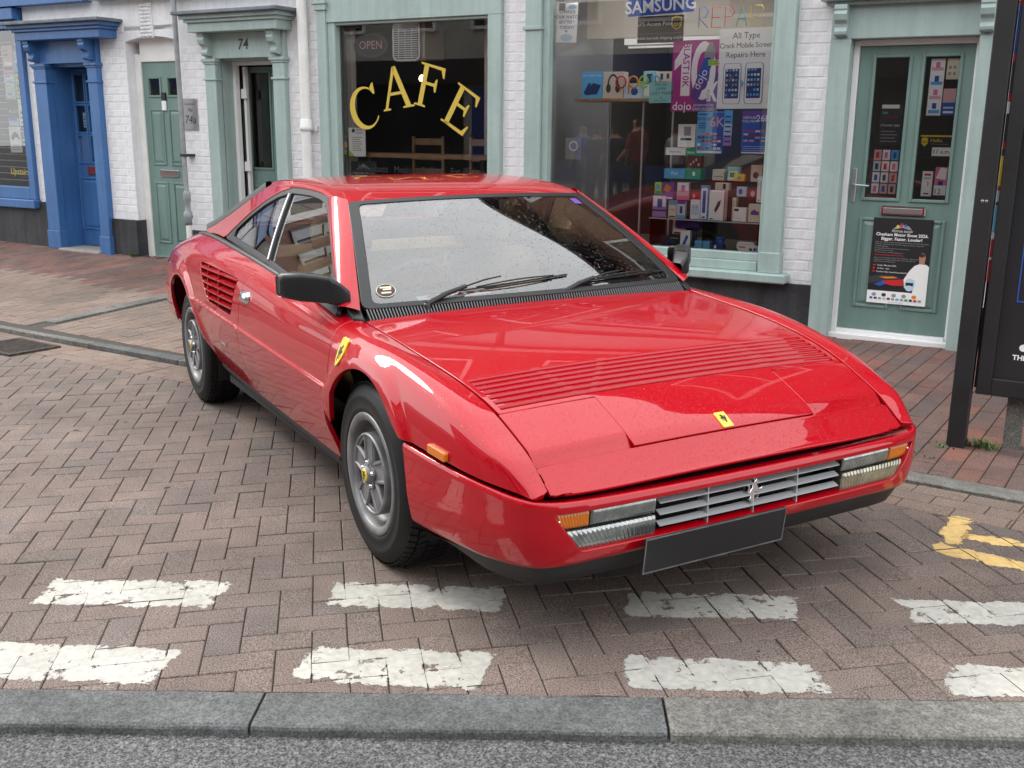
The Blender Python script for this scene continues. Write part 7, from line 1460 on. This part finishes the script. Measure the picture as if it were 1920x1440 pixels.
# stickers on the windscreen
def on_screen(ca, cb, w, h):
    def f(x, y, d):
        p = screen([ca+x*w], [cb+y*h])[0]; return (p[0]+.0015+d*.55, p[1], p[2]+.0025+d*.83)
    return f
ws = [o for o in CAR.children if o.name.startswith('windscreen') and 'seal' not in o.name and 'pillar' not in o.name][0]
mb = MB(); mb.prism([(math.cos(t), math.sin(t)) for t in np.linspace(0, 2*PI, 29)[:-1]], on_screen(-.895, .125, .056, .052), 0, .0006); st_ = mb.build('sticker', 'print_cream', ws)
mb = MB(); mb.prism([(math.cos(t)*.93, math.sin(t)*.93) for t in np.linspace(0, 2*PI, 29)[:-1]], on_screen(-.895, .125, .056, .052), .0007, .0010); mb.build('print', 'print_brown', ws)
for (z_, a0_, a1_) in ((.35, -.6, .6), (.05, -.3, .55), (-.45, -.5, .5)):
    mb = MB(); mb.prism([(a0_, z_), (a1_, z_), (a1_, z_+.22), (a0_, z_+.22)], on_screen(-.895, .125, .056, .052), .0011, .0014); mb.build('print', 'print_cream', ws)
mb = MB(); mb.prism([(-1, -1), (1, -1), (1, 1), (-1, 1)], on_screen(.90, .90, .035, .035), 0, .0006); mb.build('sticker', 'print_purple', ws)
mb = MB()
for k in range(5): mb.add([(-.40, -.42+.055*k, .8465), (-.395, -.385+.055*k, .8475), (-.43, -.38+.055*k, .849), (-.435, -.41+.055*k, .849)], [(0, 1, 2, 3)])
mb.build('paper_print', 'print_red', it)
# ================================================================= passers-by on the far side of the road, mirrored in the shop windows
for n_, c_ in dict(shirt_white=(.62, .62, .62), shirt_blue=(.02, .10, .42), shirt_navy=(.02, .025, .05), shirt_red=(.20, .02, .025), shirt_grey=(.40, .39, .40), vest_yellow=(.55, .75, .03), trousers_dark=(.02, .022, .03), trousers_blue=(.05, .07, .14), skin_tone=(.48, .27, .19), hair_dark=(.03, .02, .015), hair_grey=(.30, .29, .28), shoe=(.02, .02, .02)).items(): mat(n_, c_, .8)
def person(x, d, face, hgt, shirt, trousers, hair, label, arm=0.):
    """standing figure: joints joined by edges, a skin grown over them; x, d in facade coordinates (d metres out from the wall)"""
    k = hgt/1.75; J = {}; E_ = []
    def j(n, p, r, par=None): J[n] = (len(J), Vector(p)*k, r*k); E_.append((J[par][0], J[n][0])) if par else None
    j('pelvis', (0, 0, .95), .155); j('waist', (0, 0, 1.10), .145, 'pelvis'); j('chest', (0, .01, 1.30), .165, 'waist'); j('upper', (0, .0, 1.42), .13, 'chest'); j('neck', (0, .01, 1.50), .058, 'upper'); j('head', (0, .025, 1.60), .092, 'neck'); j('crown', (0, .015, 1.69), .075, 'head')
    for s, n in ((-1, 'l'), (1, 'r')):
        j('sh'+n, (s*.17, 0, 1.41), .068, 'upper'); j('el'+n, (s*.25, -.02+arm*.1, 1.14), .046, 'sh'+n); j('wr'+n, (s*.26, .06+arm*.2, .92+arm*.18), .034, 'el'+n); j('ha'+n, (s*.26, .09+arm*.24, .84+arm*.2), .036, 'wr'+n)
        j('hip'+n, (s*.09, 0, .90), .095, 'pelvis'); j('kn'+n, (s*.10, .01, .50), .066, 'hip'+n); j('an'+n, (s*.105, -.02, .10), .044, 'kn'+n); j('to'+n, (s*.115, .13, .045), .04, 'an'+n)
    me = bpy.data.meshes.new('person'); vs = sorted(J.values()); me.from_pydata([v[1][:] for v in vs], E_, []); o = bpy.data.objects.new('person', me); COL.objects.link(o)
    md = o.modifiers.new('skin', 'SKIN'); sub = o.modifiers.new('sub', 'SUBSURF'); sub.levels = 2; sub.render_levels = 2
    sk = me.skin_vertices[0].data
    for i, v in enumerate(vs): sk[i].radius = (v[2]*(1.0), v[2]*(.72 if v[1].z > .85*k and v[1].z < 1.45*k and abs(v[1].x) < .1 else 1))
    sk[0].use_root = True
    dg = bpy.context.evaluated_depsgraph_get(); m2 = bpy.data.meshes.new_from_object(o.evaluated_get(dg)); bpy.data.objects.remove(o)
    for m_ in (shirt, trousers, 'skin_tone', hair, 'shoe'): m2.materials.append(MATS[m_])
    for p_ in m2.polygons:
        c = p_.center/k; p_.use_smooth = True
        if c.z > 1.655 or (c.z > 1.56 and c.y < -.01): p_.material_index = 3
        elif c.z > 1.475: p_.material_index = 2
        elif abs(c.x) > .19 and c.z < 1.17: p_.material_index = 2
        elif c.z < .09: p_.material_index = 4
        elif c.z < .97 and abs(c.x) < .21: p_.material_index = 1
    P0 = FM @ Vector((x, -d, 0)); o = bpy.data.objects.new('person', m2); COL.objects.link(o)
    o.matrix_world = Matrix.Translation((P0.x, P0.y, -.034)) @ Matrix.Rotation(face, 4, 'Z'); tag(o, label, 'person'); return o
person(-9.9, 12.2, R(40), 1.74, 'shirt_white', 'trousers_dark', 'hair_dark', 'person in a white top, leftmost reflection in the phone shop window')
person(-8.3, 12.6, R(160), 1.76, 'shirt_blue', 'trousers_blue', 'hair_grey', 'person in a bright blue shirt reflected in the phone shop window')
person(-7.7, 12.0, R(200), 1.70, 'shirt_navy', 'trousers_dark', 'hair_dark', 'person in navy beside the blue shirt, reflected in the window')
person(-7.1, 11.6, R(170), 1.72, 'shirt_navy', 'trousers_blue', 'hair_dark', 'person in navy next to the red shirt, reflected in the window', .4)
person(-6.1, 10.4, R(140), 1.86, 'shirt_red', 'trousers_dark', 'hair_dark', 'tall person in a dark red shirt reflected in the phone shop window', .6)
person(-5.9, 11.8, R(230), 1.72, 'shirt_grey', 'trousers_dark', 'hair_dark', 'person in a pale grey shirt right of the red one, reflected')
person(-2.4, 9.6, R(120), 1.74, 'vest_yellow', 'trousers_dark', 'hair_dark', 'person in a yellow high visibility vest reflected among the boxed goods', .8)
